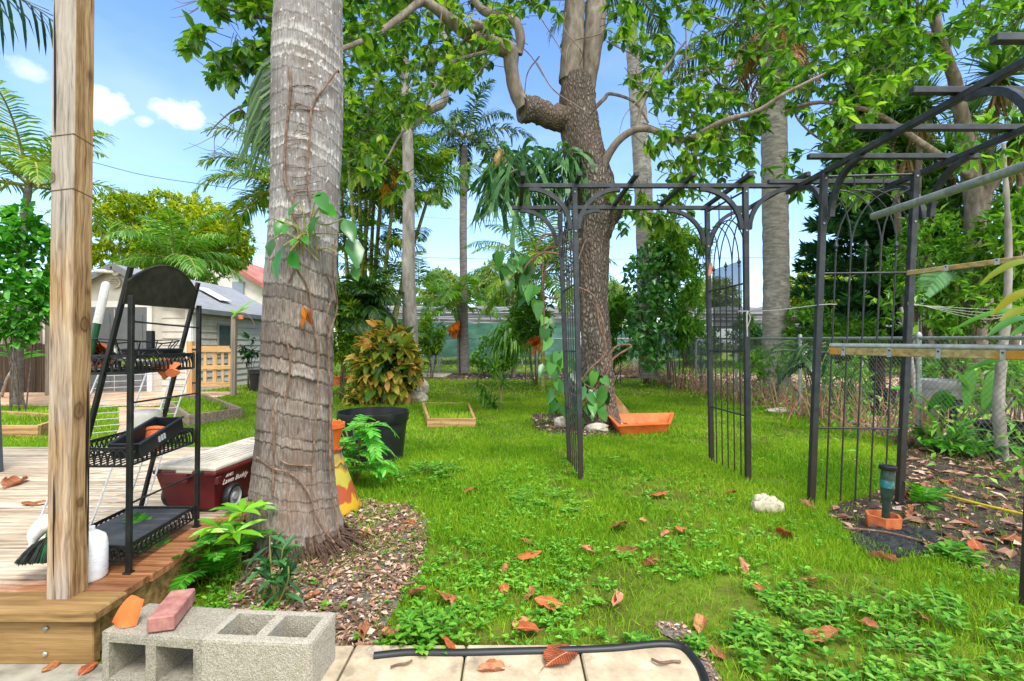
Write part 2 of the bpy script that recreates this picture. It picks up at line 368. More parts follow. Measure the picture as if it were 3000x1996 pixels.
bedB = blobpoly([G(2420, 1500), G(2560, 1440), G(2640, 1330), G(2560, 1270), G(2420, 1215), G(2200, 1165), G(1980, 1105), (5.2, 18), (5.2, 10), (5.2, 4), (4.5, 3.2), (3.4, 2.55), G(2930, 1700), G(2760, 1650), G(2540, 1600)], 8, .1, 2)
sheet('fence_bed', bedB, .006, M_soil)
litC = [(4.95, 3.6), (20, 3.6), (26, 19), (5.3, 20)]
sheet('leaf_litter_ground', np.array(litC), .004, M_litter)
soilD = blobpoly([G(1930, 1835), G(1985, 1838), G(2040, 1880), G(2085, 1950), G(2130, 2040), G(2080, 2040), G(2045, 1935), G(1985, 1888), G(1945, 1865)], 10, .05, 3); sheet('bare_patch', soilD, .008, surf('sandy_soil', ['3d352e', '6d645b', '938b83'], (90, 90, 90), .95, .7, .01))
soilE = blobpoly([G(1560, 1215), G(1820, 1215), G(1900, 1240), G(1840, 1268), G(1700, 1278), G(1560, 1255)], 6, .1, 4); sheet('tree_bed', soilE, .006, M_soil)
soilF = blobpoly([G(1200, 1108), G(1330, 1112), G(1700, 1114), G(2000, 1112), (5.1, 17.5), (5.1, 20), (-4.5, 20)], 6, .1, 5); sheet('back_bed', soilF, .006, M_soil)
# paving
M_conc = surf('pale_concrete', ['94846c', 'ac9c82', 'bfb096'], (12, 12, 12), .9, .3, .006, dirt=('857864', .56), dirts=7, spot=('6d6352', .64), spots=140)
mb = MB(); yb = .9
for (xa, xb) in ((975, 1041), (1047, 1364), (1370, 1690), (1696, 2010)):
    za = G(xa, 1935)[1]-.0; q = lambda px: (px-CX)/F*1.9
    box(mb, q(xa), q(xb), yb, 1.885+.012*(xa-975)/1000+rng.normal()*.004, -.03, .03, .006)
struct(mb.build('path', M_conc))
mb = MB(); box(mb, -6, -1.44, .9, 1.80, -.03, .014, .004); struct(mb.build('pavement', surf('grey_pad_concrete', ['6a675c', '8c887a', '9f9a8c'], (9, 9, 9), .9, .3, .006, dirt=('4d4a40', .56), dirts=4)))
t = NT('tan_brick_paving'); br = t.n('TexBrick', Vector=t.coord((1, 1, 1)), Color1=lin('c8a182'), Color2=lin('b78d6e'), Mortar=lin('8b7a63'), Scale=3.2, Mortar__Size=.018, Row__Height=.35, Brick__Width=.6)
nz = t.n('TexNoise', Vector=t.coord((2, 2, 2)), Scale=1., Detail=7.); M_pave = t.pbr(t.mix(t.ramp(nz, [(.4, (0, 0, 0)), (.7, (.7,)*3)]), br, lin('d8bfa5')), .9, t.bump(br, .2, .004), 0, .2)
pv1 = np.array([(-22, 9.6), (-6.9, 9.3), (-6.6, 10.3), (-6.8, 12.2), (-8.1, 12.2), (-22, 12.2)]); sheet('path', pv1, .012, M_pave)
pv2 = np.array([G(345, 1195)[:2], G(470, 1195)[:2], G(500, 1260)[:2], G(480, 1300)[:2], G(330, 1300)[:2], G(350, 1250)[:2]]); sheet('path', pv2, .010, M_pave)
mb = MB(); box(mb, *(P(1215, 0, 20)[0], P(1325, 0, 20)[0]), 17.6, 20.2, -.02, .03); struct(mb.build('path', M_conc))
# ================= grass
DECK = np.array([(-7, 1.76), (-1.53, 1.76), (-1.55, 3.0), (-1.82, 4.68), (-7, 4.72)])
PADS = [DECK, bedA, soilD, pv1, pv2, np.array([(-6, .8), (-1.0, .8), (-1.0, 1.86), (-6, 1.86)]), np.array([(-.72, .8), (.72, .8), (.70, 1.9), (-.72, 1.9)]), np.array([(-11.6, 12), (-8, 12), (-8, 17.5), (-11.6, 17.5)])]
def lawn_mask(x, y, noise=True):
    m = np.ones(x.shape, bool)
    for p in PADS: m &= ~(inpoly(x, y, p) & (rng.random(x.shape) > (.2 if len(p) > 20 else 0)))
    soft = rng.random(x.shape)
    m &= ~(inpoly(x, y, bedB) & (soft > .05)); m &= ~(inpoly(x, y, litC) & (soft > .06)); m &= ~(inpoly(x, y, soilF) & (soft > .08)); m &= ~(inpoly(x, y, soilE) & (soft > .2))
    return m
def samp(n, y0, y1):
    y = np.sqrt(rng.random(n)*(y1**2-y0**2)+y0**2); x = (rng.random(n)*2-1)*(y*1.09+.8); return x, y
gb = MB()
for (n, y0, y1, hh, ww) in ((int(150000*GR), 1.45, 3.2, .05, .0036), (int(260000*GR), 3.2, 6., .05, .0052), (int(190000*GR), 6., 11., .05, .011), (int(90000*GR), 11., 21.5, .055, .028), (int(25000*GR), 21.5, 40, .12, .09)):
    x, y = samp(n, y0, y1); k = lawn_mask(x, y); 
    dn = fbm(np.c_[x*1.3, y*1.3, x*0], 3, 11); bare = fbm(np.c_[x*2.6, y*2.6, x*0+9], 4, 17); k &= (bare > .36) | (rng.random(n) < .25); near = np.clip((2.9-y)/1.2, 0, 1); k &= rng.random(n) < np.clip((dn-.12)*4, .45, 1)*(1-.5*near)
    x, y, dn = x[k], y[k], dn[k]; m = len(x); hgt = hh*(.55+.9*rng.random(m))*(.65+.7*dn); 
    ax = rdir(m, 1.9, .9); scatter(gb, TGR if y0 < 5 else TGT, np.c_[x, y, np.zeros(m)], ax, rdir(m)*V(1, 1, .2), hgt, ww*(.7+.6*rng.random(m)))
M_grass = leafmat('grass_blades', ['4a7810', '689816', '88b022', 'a6c038', 'c2c264'], .35, .6, .2, 1.0, .8, (1.15, 1.15, .5))
go = stuff(gb.build('grass', M_grass, origin=(0, 0, 0))); tag(go, 'bright green short lawn grass covering the yard', 'grass')
# low broad-leaved weeds in the foreground lawn
wb = MB(); x, y = samp(int(60000*GR), 1.5, 6.5); k = lawn_mask(x, y)
dn = fbm(np.c_[x*1.5, y*1.5, x*0], 3, 21); zone = np.clip((3.3-y)/1.0, .03, 1)+.5*np.exp(-((y-3.9)/.7)**2-((x-.4)/.8)**2)+.35*np.exp(-((y-4.)/.3)**2-((x-1.9)/.6)**2)
k &= rng.random(len(x)) < np.clip((dn-.36)*5, 0, 1)*zone*.6
x, y = x[k], y[k]; m = len(x); h0 = .015+.035*rng.random(m)
for j in range(7):
    a = rng.random(m)*6.283; ax = np.c_[np.cos(a), np.sin(a), .25+.5*rng.random(m)-.15*j*.3]; L = .018+.02*rng.random(m)
    scatter(wb, T2, np.c_[x, y, h0*(.45+.55*j/6)]+ax*.004, ax, np.tile(V(0, 0, 1), (m, 1))+rdir(m)*.25, L, L*.55)
for q in range(len(x)) if m < 9000 else range(0): pass
M_weed = leafmat('weed_leaves', ['40781a', '5a9824', '78b234', '98c450'], .35, .5, .3, .5, 2.0)
tag(stuff(wb.build('weeds', M_weed, origin=(0, 0, 0))), 'low broad leaved weeds growing through the foreground grass', 'weeds')
# loose chips and twigs on the mulch and beds
cb = MB()
def chips(poly, n, L, mb, z=.012):
    lo, hi = poly.min(0), poly.max(0); p = lo+rng.random((n*3, 2))*(hi-lo); p = p[inpoly(p[:, 0], p[:, 1], poly)][:n]; m = len(p)
    a = rng.random(m)*6.283; ax = np.c_[np.cos(a), np.sin(a), rng.normal(size=m)*.25]; l = L*(.3+1.2*rng.random(m)**2)
    scatter(mb, T2, np.c_[p, z+.01*rng.random(m)], ax, V(0, 0, 1)+rdir(m)*.5, l, l*(.2+.5*rng.random(m)))
chips(bedA, 5200, .035, cb); chips(np.array(bedB), 5000, .09, cb); chips(np.array(litC), 13000, .16, cb); chips(soilE, 700, .07, cb); chips(soilF, 1600, .12, cb); chips(soilD, 250, .02, cb)
M_chip = leafmat('bark_chips', ['4a3428', '7c5a46', 'a07c66', 'bd9c88', 'd6c2b2'], .05, .8, .2, .2, 3., (1, 1, 1))
tag(stuff(cb.build('leaf_litter', M_chip, origin=(0, 0, 0))), 'brown bark chips and crumbled dry leaves scattered over the beds', 'leaf litter')
# ================= metals, plastics
M_black = surf('black_metal', ['0f1110', '1d201f', '2c2f2d'], (14, 14, 14), .42, .15, .003, .3, .5, dirt=('3a3530', .66), dirts=9)
t = NT('rusting_dark_metal'); nz = t.n('TexNoise', Vector=t.coord((12, 12, 12)), Scale=1., Detail=6., Roughness=.65); col = t.ramp(nz, [(.3, lin('24282b')), (.5, lin('31363a')), (.7, lin('40464a'))]); z_ = t.n('SeparateXYZ', _out=None, Vector=t.n('TexCoord', _out='Object')).outputs[2]
rf_ = t.math('SUBTRACT', t.math('MULTIPLY_ADD', t.n('TexNoise', Vector=t.coord((7, 7, 3)), Scale=1., Detail=7., Roughness=.7), 1.5, .25), t.math('MULTIPLY', z_, 1.25)); rust = t.ramp(rf_, [(.05, (0, 0, 0)), (.6, (.75,)*3)])
M_arbor = t.pbr(t.mix(rust, col, lin('352a22')), .52, t.bump(nz, .15, .003), .25, .45)
M_terra = surf('terracotta', ['a2502a', 'c0693c', 'cf7d50'], (16, 16, 16), .85, .15, .003, dirt=('8d5a40', .62), dirts=11)
M_terra2 = surf('orange_plastic', ['bd5520', 'd2662b', 'dd7a40'], (7, 7, 7), .5, .05, .002)
M_bplast = surf('black_plastic', ['111314', '1b1e20', '26292b'], (9, 9, 9), .45, .1, .003, dirt=('3a3c3a', .66), dirts=6)
M_white = surf('white_plastic', ['d4d4cf', 'e6e6e2', 'efefec'], (10, 10, 10), .4, .03, .002)
M_grey = surf('grey_plastic', ['8f9296', 'a5a8ab'], (10, 10, 10), .5, .05, .002)
M_zinc = surf('galvanised_steel', ['7d8483', '949b99', 'a9aeab'], (18, 18, 18), .45, .1, .002, .55, dirt=('6b6f68', .6), dirts=7)
M_wire = surf('chrome_wire', ['a9acad', 'c9cbcc'], (20, 20, 20), .35, 0, .002, .7)
# ================= deck
t, col, f, r_, b_ = wood('deck_planks', ['5d4c3a', '9c8a72', 'bcae98', 'd2c6b2'], 0, 44., .8, .13, False)
ob = t.n('TexCoord', _out='Object'); sp = t.n('SeparateXYZ', _out=None, Vector=ob)
nz = t.n('TexNoise', Vector=t.coord((2.2, 2.2, 2.2)), Scale=1., Detail=7., Roughness=.65)
# damp, rust-stained boards round the rack feet and the front corner
d1 = t.math('ADD', t.math('MULTIPLY', sp.outputs[0], 1.15), t.math('MULTIPLY', t.math('SUBTRACT', nz, .5), 1.1)); d1 = t.math('ADD', d1, t.math('MULTIPLY', sp.outputs[1], -.42))
wet = t.ramp(t.math('MULTIPLY', d1, .3), [(WETA*.3, (0, 0, 0)), (WETA*.3+.06, (1, 1, 1))])
col = t.mix(t.math('MULTIPLY', wet, .85), col, t.mix(1., col, lin('c88448'), 'MULTIPLY'))
M_plank = t.pbr(col, t.math('MULTIPLY_ADD', wet, -.3, .8), t.bump(f, .3, .004), 0, .3)
M_fascia = woodm('weathered_pine', ['47371f', '745932', '8f7145', 'a5885c'], 0, 26., .75, .1)
DZ = .22; dk = thing('wooden_deck', 'weathered timber deck with damp orange stained boards at its edge', 'deck', (-3.5, 3.2, 0))
mb = MB(); y = 1.925
while y < 4.62:
    xr = -1.545-.0*y if y < 3 else -1.55-.165*(y-3.)
    box(mb, -6.9, xr+rng.normal()*.004, y, y+.137, DZ-.036+rng.normal()*.0008, DZ+rng.normal()*.0006, .004); y += .143
deck_boards = mb.build('deck_boards', M_plank, dk)
mb = MB(); box(mb, -6.9, -1.525, 1.765, 1.92, DZ-.038, DZ+.001, .006); mb.build('edge_board', M_fascia, dk)
mb = MB(); box(mb, -6.9, -1.555, 1.795, 1.83, .012, DZ-.04, .004); box(mb, -1.60, -1.565, 1.835, 4.0, .03, DZ-.04, .004); mb.build('fascia_board', M_fascia, dk)
for px, py in ((133, 1842), (131, 1917)):
    mb = MB(); p = P(px, py, 1.79); lathe(mb, [(0, .006), (.006, .005), (.009, .001), (.009, -.002)], p, 12, np.array([[1, 0, 0], [0, 0, 1], [0, -1, 0.]])); mb.build('bolt_head', M_zinc, dk)
for x in (-5, -3.4, -1.75): mb = MB(); box(mb, x-.04, x+.04, 1.84, 4.6, .04, DZ-.045); mb.build('joist', M_fascia, dk)
# ================= deck post
t, col, f, r_, b_ = wood('post_pine', ['3a2918', '7e603f', '9c7d58', 'b09269', 'c4ac88'], 2, 62., .8, 0, False)
px_ = t.n('SeparateXYZ', _out=None, Vector=t.n('TexCoord', _out='Object'))
nn = t.n('SeparateXYZ', _out=None, Vector=t.n('NewGeometry', _out='Normal'))
gz = t.n('TexNoise', Vector=t.coord((3, 3, 1.2)), Scale=1., Detail=5.)
gf = t.math('MULTIPLY', t.ramp(t.math('MULTIPLY', nn.outputs[1], -1.), [(.3, (0, 0, 0)), (.8, (1, 1, 1))]), t.ramp(t.math('ADD', gz, t.math('MULTIPLY', px_.outputs[2], .07)), [(.42, (0, 0, 0)), (.62, (1, 1, 1))]))
col = t.mix(t.math('MULTIPLY', gf, .8), col, t.ramp(f, [(.33, lin('4a443e')), (.47, lin('96908a')), (.68, lin('b5b0aa'))]))   # silvered, weathered front face
ck = t.n('TexNoise', Vector=t.coord((55, 55, 1.1)), Scale=1., Detail=2.); col = t.mix(t.ramp(ck, [(.35, (1, 1, 1)), (.375, (0, 0, 0))]), col, lin('20160d'))
for (cx_, cy_, zz, rr_) in ((.0455, .01, 1.06, .028), (.0455, .025, 1.19, .016), (.0455, -.01, .72, .03), (.0455, .02, 2.05, .03), (-.02, -.0455, 1.62, .017), (.0455, .0, .36, .018), (.0455, -.02, 1.85, .02)):
    dx = t.n('VectorMath', _operation='SUBTRACT', i0=t.n('TexCoord', _out='Object'), i1=(cx_, cy_, zz)); dx = t.n('VectorMath', _operation='MULTIPLY', i0=dx, i1=(1, 1, .62))
    le = t.math('ADD', t.n('VectorMath', _out='Value', _operation='LENGTH', i0=dx), t.math('MULTIPLY', t.math('SUBTRACT', f, .5), .02))
    col = t.mix(t.ramp(le, [(0., (.9,)*3), (rr_*.55, (.55,)*3), (rr_*.7, (.95,)*3), (rr_*.85, (.3,)*3), (rr_*1.5, (0, 0, 0))]), col, lin('4a3018'))
M_post = t.pbr(col, .8, t.bump(f, .8, .008), 0, .25)
dp = thing('deck_post', 'square weathered pine post with knots standing at the deck corner', 'post', (-1.7475, 1.9025, DZ))
mb = MB(); n = 60
ring = V(-.0445, -.0405, -.0405, -.0445, .0405, -.0445, .0445, -.0405, .0445, .0405, .0405, .0445, -.0405, .0445, -.0445, .0405).reshape(-1, 2)
zs = np.linspace(0, 2.85, n); v = np.array([[x+.011*z, y_, z] for z in zs for x, y_ in ring])+V(-1.7475, 1.9025, DZ)
i = np.arange(n-1)[:, None]*8; j = np.arange(8)[None]; mb.add(v, np.stack([i+j, i+(j+1) % 8, i+8+(j+1) % 8, i+8+j], -1).reshape(-1, 4)); mb.add(v[-8:], [tuple(range(8))])
mb.build('post_shaft', M_post, dp)
M_score = surf('scored_wood', ['5a4a38', '75624c'], (40, 40, 40), .9, .2)
for z in (1.57, 1.78):
    mb = MB(); tube(mb, [V(-1.7475+.011*z, 1.9025, DZ+z)+V(a, b, (a-b)*.12) for a, b in ((-.0448, -.0448), (.0448, -.0448), (.0448, .0448), (-.0448, .0448), (-.0448, -.0448))], .0022, 6); mb.build('scored_line', M_score, dp)
# ================= rack
rk = thing('plant_rack', 'black metal three tier plant rack with arched plate on top', 'plant rack', (-1.82, 2.33, DZ))
Y0, Y1 = 2.075, 2.60
def xl(yy): return -1.645-.05*(yy-Y0)/(Y1-Y0)
for yy in (Y0, Y1):
    mb = MB(); x = xl(yy); beam(mb, V(x, yy, DZ+.006), V(x+.012, yy, 1.41), .02, .02, b=.002); box(mb, x-.016, x+.016, yy-.016, yy+.016, DZ, DZ+.006, .001); mb.build('leg', M_black, rk)
    mb = MB(); beam(mb, V(x-.335, yy+.012, DZ+.003), V(x+.0, yy+.012, 1.535), .022, .016, b=.002); mb.build('slanted_leg', M_black, rk)
M_plate = surf('worn_black_plate', ['24241b', '333228', '434134'], (20, 20, 20), .5, .2, .002, .3, spot=('57503a', .66), spots=60)
mb = MB(); poly = [(0, 0), (1, 0)]+[(u, .10+.10*math.sin(math.pi*u)**.85) for u in np.linspace(1, 0, 20)]
a0, a1 = V(xl(Y0)-.025, Y0, 1.375), V(xl(Y1)-.025, Y1, 1.39); L = np.linalg.norm(a1-a0); ux = nrm(a1-a0); up = nrm(V(.2, 0, 1)); nx = np.cross(ux, up)
prism(mb, [(a*L, b) for a, b in poly], .004, a0, [ux, up, nx]); tube(mb, [a0+ux*a*L+up*b for a, b in poly[2:]], .005, 6); mb.build('arched_plate', M_plate, rk)
for (z0, wall, wd) in ((1.075, .075, .28), (.675, .075, .29), (.265, .065, .34)):
    mb = MB(); x0, x1 = xl(Y0)-.012-wd, xl(Y0)-.012; xs = -.05
    def bx(x, y, z): return V(x+xs*(y-Y0)/(Y1-Y0), y, z)
    c4 = [(x1, Y0+.012), (x1, Y1-.012), (x0, Y1-.012), (x0, Y0+.012)]
    for k in range(4):
        (xa, ya), (xb, yb2) = c4[k], c4[(k+1) % 4]; A, B = bx(xa, ya, z0), bx(xb, yb2, z0); d = B-A; Ln = np.linalg.norm(d); d = d/Ln; u = V(0, 0, 1)
        beam(mb, A, B, .006, .010); beam(mb, A+u*wall, B+u*wall, .008, .012); beam(mb, A, A+u*wall, .012, .012)
        m = max(3, int(Ln/.058)); st = Ln/m
        for q in range(m):
            for off in (0, .5):
                if off and q == m-1: continue
                cc = A+d*((q+.5+off)*st); tube(mb, [cc+d*st*.5*math.cos(a)+u*(wall*.92*math.sin(a)) for a in np.linspace(0, math.pi, 9)], .0038, 5, False)
        if k in (0, 2) or True: tube(mb, [A+u*wall*.96, B+u*wall*.96], .002, 4)
    for q in range(9): xx = x0+(q+.5)/9*(x1-x0); tube(mb, [bx(xx, Y0+.012, z0+.004), bx(xx, Y1-.012, z0+.004)], .003, 5)
    mb.build('shelf_basket', M_black, rk)
mb = MB(); x0, x1 = xl(Y0)-.335, xl(Y0)-.03
for q in range(6):
    ya = Y0+.03+q*.08; cbox(mb, V((x0+x1)/2-.05*(ya-Y0)/.525, ya+.037, .318), V((x1-x0)/2, .037, .008), None, .003)
mb.build('slatted_tray', surf('dark_grey_resin', ['2b2d2e', '3a3c3d', '484a4a'], (12, 12, 12), .6, .1, .002), rk)
for z in (1.30, .95, .52): mb = MB(); tube(mb, [V(xl(Y0)+.01, Y0, z), V(xl(Y1)+.01, Y1, z-.01)], .0045, 6); mb.build('crossbar', M_black, rk)
# --- things on the rack
def pot(mb, c, r0, r1, h, rim=.012, ax=None, th=.006, n=28):
    lathe(mb, [(0, 0), (r0, 0), (r0+(r1-r0)*.8, h*.8), (r1-rim*.3, h*.8), (r1+rim*.3, h*.83), (r1+rim*.3, h), (r1-th, h), (r1-th*1.6, h*.8), (r0-th, th), (0, th)], c, n, ax)
def axes_from(z): s, u, d = frame(z); return np.array([s, u, d])
wbk = thing('wire_basket', 'black scrolled wire basket on the top shelf of the rack', 'basket', (-1.80, 2.33, 1.085))
mb = MB(); bc = V(-1.80, 2.33, 1.09); A_ = np.linspace(0, 2*math.pi, 33)
for (z, rx, ry) in ((.0, .08, .17), (.115, .115, .235)): tube(mb, [bc+V(rx*math.cos(a), ry*math.sin(a), z+(.02*abs(math.sin(a)) if z else 0)) for a in A_], .0035, 6)
for a in np.linspace(0, 2*math.pi, 13)[:-1]:
    ca, sa = math.cos(a), math.sin(a); tube(mb, smooth_path([bc+V(.08*ca, .17*sa, 0), bc+V(.12*ca, .24*sa, .04), bc+V(.09*ca, .2*sa, .08), bc+V(.115*ca, .235*sa, .115+.02*abs(sa))], 4), .0028, 5)
    tg = V(-.1*sa, .2*ca, 0); tg = nrm(tg); cc = bc+V(.1*ca, .205*sa, .055)
    for s in (-1, 1): tube(mb, [cc+tg*s*.022+(tg*s*math.cos(q)+V(0, 0, 1)*math.sin(q))*(.022*(1-q/9)) for q in np.linspace(0, 6.5, 16)], .0022, 4)
mb.build('wire_frame', M_black, wbk)
mb = MB(); pot(mb, V(-1.86, 2.20, 1.13), .038, .056, .10, .012, axes_from((.35, -.9, .25))); tag(mb.build('terracotta_pot', M_terra, smooth=True), 'small terracotta pot lying on its side on the top rack shelf', 'pot')
mb = MB(); pot(mb, V(-1.76, 2.40, 1.12), .036, .05, .085, .01, axes_from((.6, .3, -.6))); tag(mb.build('terracotta_pot', M_terra, smooth=True), 'broken terracotta pot tipped among tools, right of the wire basket', 'pot')
gt = thing('planter_tray', 'black plastic tray holding lime green box on the top rack shelf', 'tray', (-1.82, 2.44, 1.09))
mb = MB(); box(mb, -1.91, -1.73, 2.36, 2.54, 1.10, 1.145, .006); mb.build('green_box', surf('lime_plastic', ['7f9a10', '9ab81c'], (9, 9, 9), .5, 0), gt)
mb = MB(); lathe(mb, [(.0, 0), (.115, 0), (.13, .03), (.12, .034), (.06, .03), (0, .036)], V(-1.82, 2.45, 1.147), 22); box(mb, -1.835, -1.805, 2.42, 2.45, 1.18, 1.27, .004); mb.build('tray_lid', M_bplast, gt)
mb = MB(); tube(mb, smooth_path([V(-1.93, 2.12, 1.10), V(-1.86, 2.2, 1.14), V(-1.75, 2.33, 1.115), V(-1.70, 2.4, 1.11)], 6), .010, 8); tube(mb, [V(-1.95, 2.1, 1.095), V(-1.9, 2.15, 1.12)], .018, 10)
tag(mb.build('hand_tool', M_grey, smooth=True), 'grey handled garden tool lying across the top rack shelf', 'hand tool')
mb = MB()
p = [(math.cos(a)*(.030+.002*math.sin(3*a+1)), math.sin(a)*(.020+.002*math.cos(4*a))) for a in np.linspace(0, 6.283, 15)[:-1]]
prism(mb, p, .012, P(505, 1092, 2.36), axes_from((-.3, 1, .3))); tag(mb.build('pot_shard', M_terra), 'terracotta shard sticking down below the top rack shelf', 'pot shard')
bt = thing('planter_box', 'long black plastic window box tilted on the middle rack shelf', 'planter', (-1.82, 2.28, .7))
mb = MB(); A, B = P(368, 1322, 2.14), P(496, 1242, 2.44); s, u, d = frame(B-A)
for k in range(2):
    cbox(mb, (A+B)/2+s*(.06 if k else -.06), V(.004, .035, np.linalg.norm(B-A)/2), np.array([s, u, d]), .002)
cbox(mb, (A+B)/2-u*.032, V(.06, .003, np.linalg.norm(B-A)/2), np.array([s, u, d]), .002)
for q, g in ((A, 1), (B, -1)): cbox(mb, q, V(.064, .036, .004), np.array([s, u, d]), .002)
for k in (-1, 1): cbox(mb, (A+B)/2+s*.066*k+u*.034, V(.008, .003, np.linalg.norm(B-A)/2+.008), np.array([s, u, d]), .002)
mb.build('box_shell', M_bplast, bt)
mb = MB()
for q in (.4, .46, .52): cbox(mb, A*(1-q)+B*q+s*.066, V(.004, .014, .006), np.array([s, u, d]), .002)
mb.build('clip', M_grey, bt)
mb = MB(); pot(mb, V(-1.745, 2.36, .695), .04, .058, .09, .012, axes_from((-.2, .5, .8))); tag(mb.build('terracotta_pot', M_terra, smooth=True), 'terracotta pot under the tilted black box on the middle shelf', 'pot')
M_jar = NT('cloudy_glass'); c_ = M_jar.n('BsdfPrincipled', Base__Color=lin('cfcfc4'), Roughness=.25, Alpha=.75, Specular__IOR__Level=.6); M_jar = M_jar.end(c_)
mb = MB(); lathe(mb, [(0, .16), (.045, .16), (.06, .15), (.066, .13), (.066, .02), (.06, 0), (.055, 0), (.055, .02)], V(-1.90, 2.52, .70), 24); tag(mb.build('glass_jar', M_jar, smooth=True), 'upturned cloudy glass jar at the back of the middle shelf', 'jar')
# --- leaning chrome grid
gr = MB(); A, B, C_, D_ = V(-2.32, 2.32, .225), V(-2.02, 2.62, .225), V(-2.02, 2.62, .23)+V(.04, .36, .83), V(-2.32, 2.32, .23)+V(.04, .36, .83)
for k in range(26): q = k/25; tube(gr, [A*(1-q)+D_*q, B*(1-q)+C_*q], .0022, 4)
for q in (0, .5, .8, 1): tube(gr, [A*(1-q)+B*q, D_*(1-q)+C_*q], .0048, 6)
tag(gr.build('wire_shelf', M_wire), 'chrome wire shelf panel leaning behind the plant rack', 'wire shelf')
# --- broom (green pole) and white scoop brush
br_ = thing('broom', 'green handled broom with white cap and dark bristles behind the post', 'broom', (-2.05, 2.02, DZ))
a, b = P(312, 826, 2.15), P(263, 1045, 2.10); d = nrm(b-a); foot = a+d*((a[2]-DZ-.09)/-d[2])
mb = MB(); tube(mb, [a+d*.19, foot], .0135, 12); mb.build('pole', surf('green_plastic', ['05431f', '0b5a2c'], (6, 6, 6), .35, 0), br_, True)
mb = MB(); tube(mb, [a, a+d*.004, a+d*.012, a+d*.19], [.006, .013, .0165, .0165], 12); mb.build('grip', surf('white_grip', ['cfcfca', 'e8e8e4'], (90, 90, 90), .6, .8, .004), br_, True)
mb = MB(); tube(mb, [a+d*.335, a+d*.40], .0142, 12); mb.build('sticker', surf('pale_sticker', ['2d8aa0', 'e9efee', 'd65a40'], (28, 28, 28), .4, 0), br_, True)
bs = br_
hc = P(115, 1575, 2.0); mb = MB(); bb = P(48, 1655, 1.98); v_, f_ = ico(3)
prof = smooth_path([P(92, 1603, 1.99), P(104, 1565, 2.0), P(135, 1535, 2.01), P(180, 1525, 2.02)], 6); tube(mb, prof, np.interp(np.linspace(0, 1, len(prof)), [0, .3, .7, 1], [.006, .026, .036, .034]), 10); mb.build('broom_cap', M_white, bs, True)
mb = MB()
for k in range(420):
    q = rng.random(); s0 = P(92+q*75, 1597-q*38, 1.97+rng.random()*.06); e0 = P(46+q*95+rng.normal()*4, 1652-q*6+rng.normal()*3, 1.955+rng.random()*.09); e0[2] = max(e0[2], DZ+.003); tube(mb, [s0, (s0+e0)/2+rng.normal(size=3)*.002, e0], .0016, 3, False)
mb.build('bristles', surf('dark_bristle', ['1b211e', '323a36'], (30, 30, 30), .7, 0), bs)
bo = thing('cleaner_bottle', 'white plastic cleaner bottle with printed label behind the post foot', 'bottle', (-1.78, 2.03, DZ))
mb = MB(); bc = V(-1.775, 2.03, DZ); lathe(mb, [(0, 0), (.055, 0), (.062, .01), (.062, .15), (.055, .175), (.03, .195), (.02, .2), (.02, .215), (0, .215)], bc, 28); mb.build('bottle_body', M_white, bo, True)
mb = MB(); lathe(mb, [(.0625, .03), (.0632, .032), (.0632, .135), (.0625, .137)], bc, 28); t = NT('bottle_label'); 
ws = t.n('TexNoise', Vector=t.coord((25, 25, 260)), Scale=1., Detail=1.); M_lab = t.pbr(t.mix(t.ramp(ws, [(.6, (0, 0, 0)), (.64, (.4,)*3)]), lin('d9dbdc'), lin('8d96a4')), .4, None); mb.build('label_wrap', M_lab, bo, True)
# ================= cooler wagon
cw = thing('garden_wagon', 'dark red garden cart with cream lid and black wheels on the deck', 'garden cart', (-1.92, 3.15, DZ))
M_red = surf('faded_red_plastic', ['420f11', '571518', '6a2022'], (7, 7, 7), .5, .08, .002, spot=('8d5a50', .72), spots=50)
M_lid = surf('cream_lid', ['a69f90', 'bfb8a8', 'd0c9ba'], (8, 8, 8), .55, .08, .002)
o0 = V(-2.065, 2.80, 0); yx = nrm(V(.11, 1, 0)); xx = V(yx[1], -yx[0], 0)
def W_(x, y, z): return o0+xx*x+yx*y+V(0, 0, z)
WL, WW = .86, .37
mb = MB()
bot, top = [(.04, .05), (WW-.04, .05), (WW-.04, WL-.05), (.04, WL-.05)], [(0, 0), (WW, 0), (WW, WL), (0, WL)]
v = [W_(x, y, DZ+.02) for x, y in bot]+[W_(x, y, .455) for x, y in top]; mb.add(v, [(3, 2, 1, 0), (4, 5, 6, 7)]+[(k, (k+1) % 4, 4+(k+1) % 4, 4+k) for k in range(4)])
AX = np.array([xx, yx, V(0, 0, 1)]); cbox(mb, W_(WW/2, WL/2, .462), V(WW/2+.012, WL/2+.012, .012), AX, .006)
cbox(mb, W_(.14, -.012, .435), V(.075, .014, .03), AX, .006); cbox(mb, W_(WW+.006, .02, .42), V(.012, .02, .024), AX, .006)
for y in (.45, .7): cbox(mb, W_(WW-.012, y, .35), V(.006, .012, .09), AX, .004)
mb.build('cart_body', M_red, cw)
mb = MB(); cbox(mb, W_(WW/2, WL/2, .488), V(WW/2+.008, WL/2+.008, .014), AX, .008)
for k in range(7): cbox(mb, W_(.06+k*.042, WL*.40, .504), V(.012, WL*.30, .0035), AX, .002)
tube(mb, [W_(WW/2+.1*math.cos(a), WL*.84+.06*math.sin(a), .508) for a in np.linspace(0, 6.283, 24)], .012, 8); cbox(mb, W_(.19, -.004, .47), V(.05, .012, .008), AX, .003)
mb.build('cart_lid', M_lid, cw)
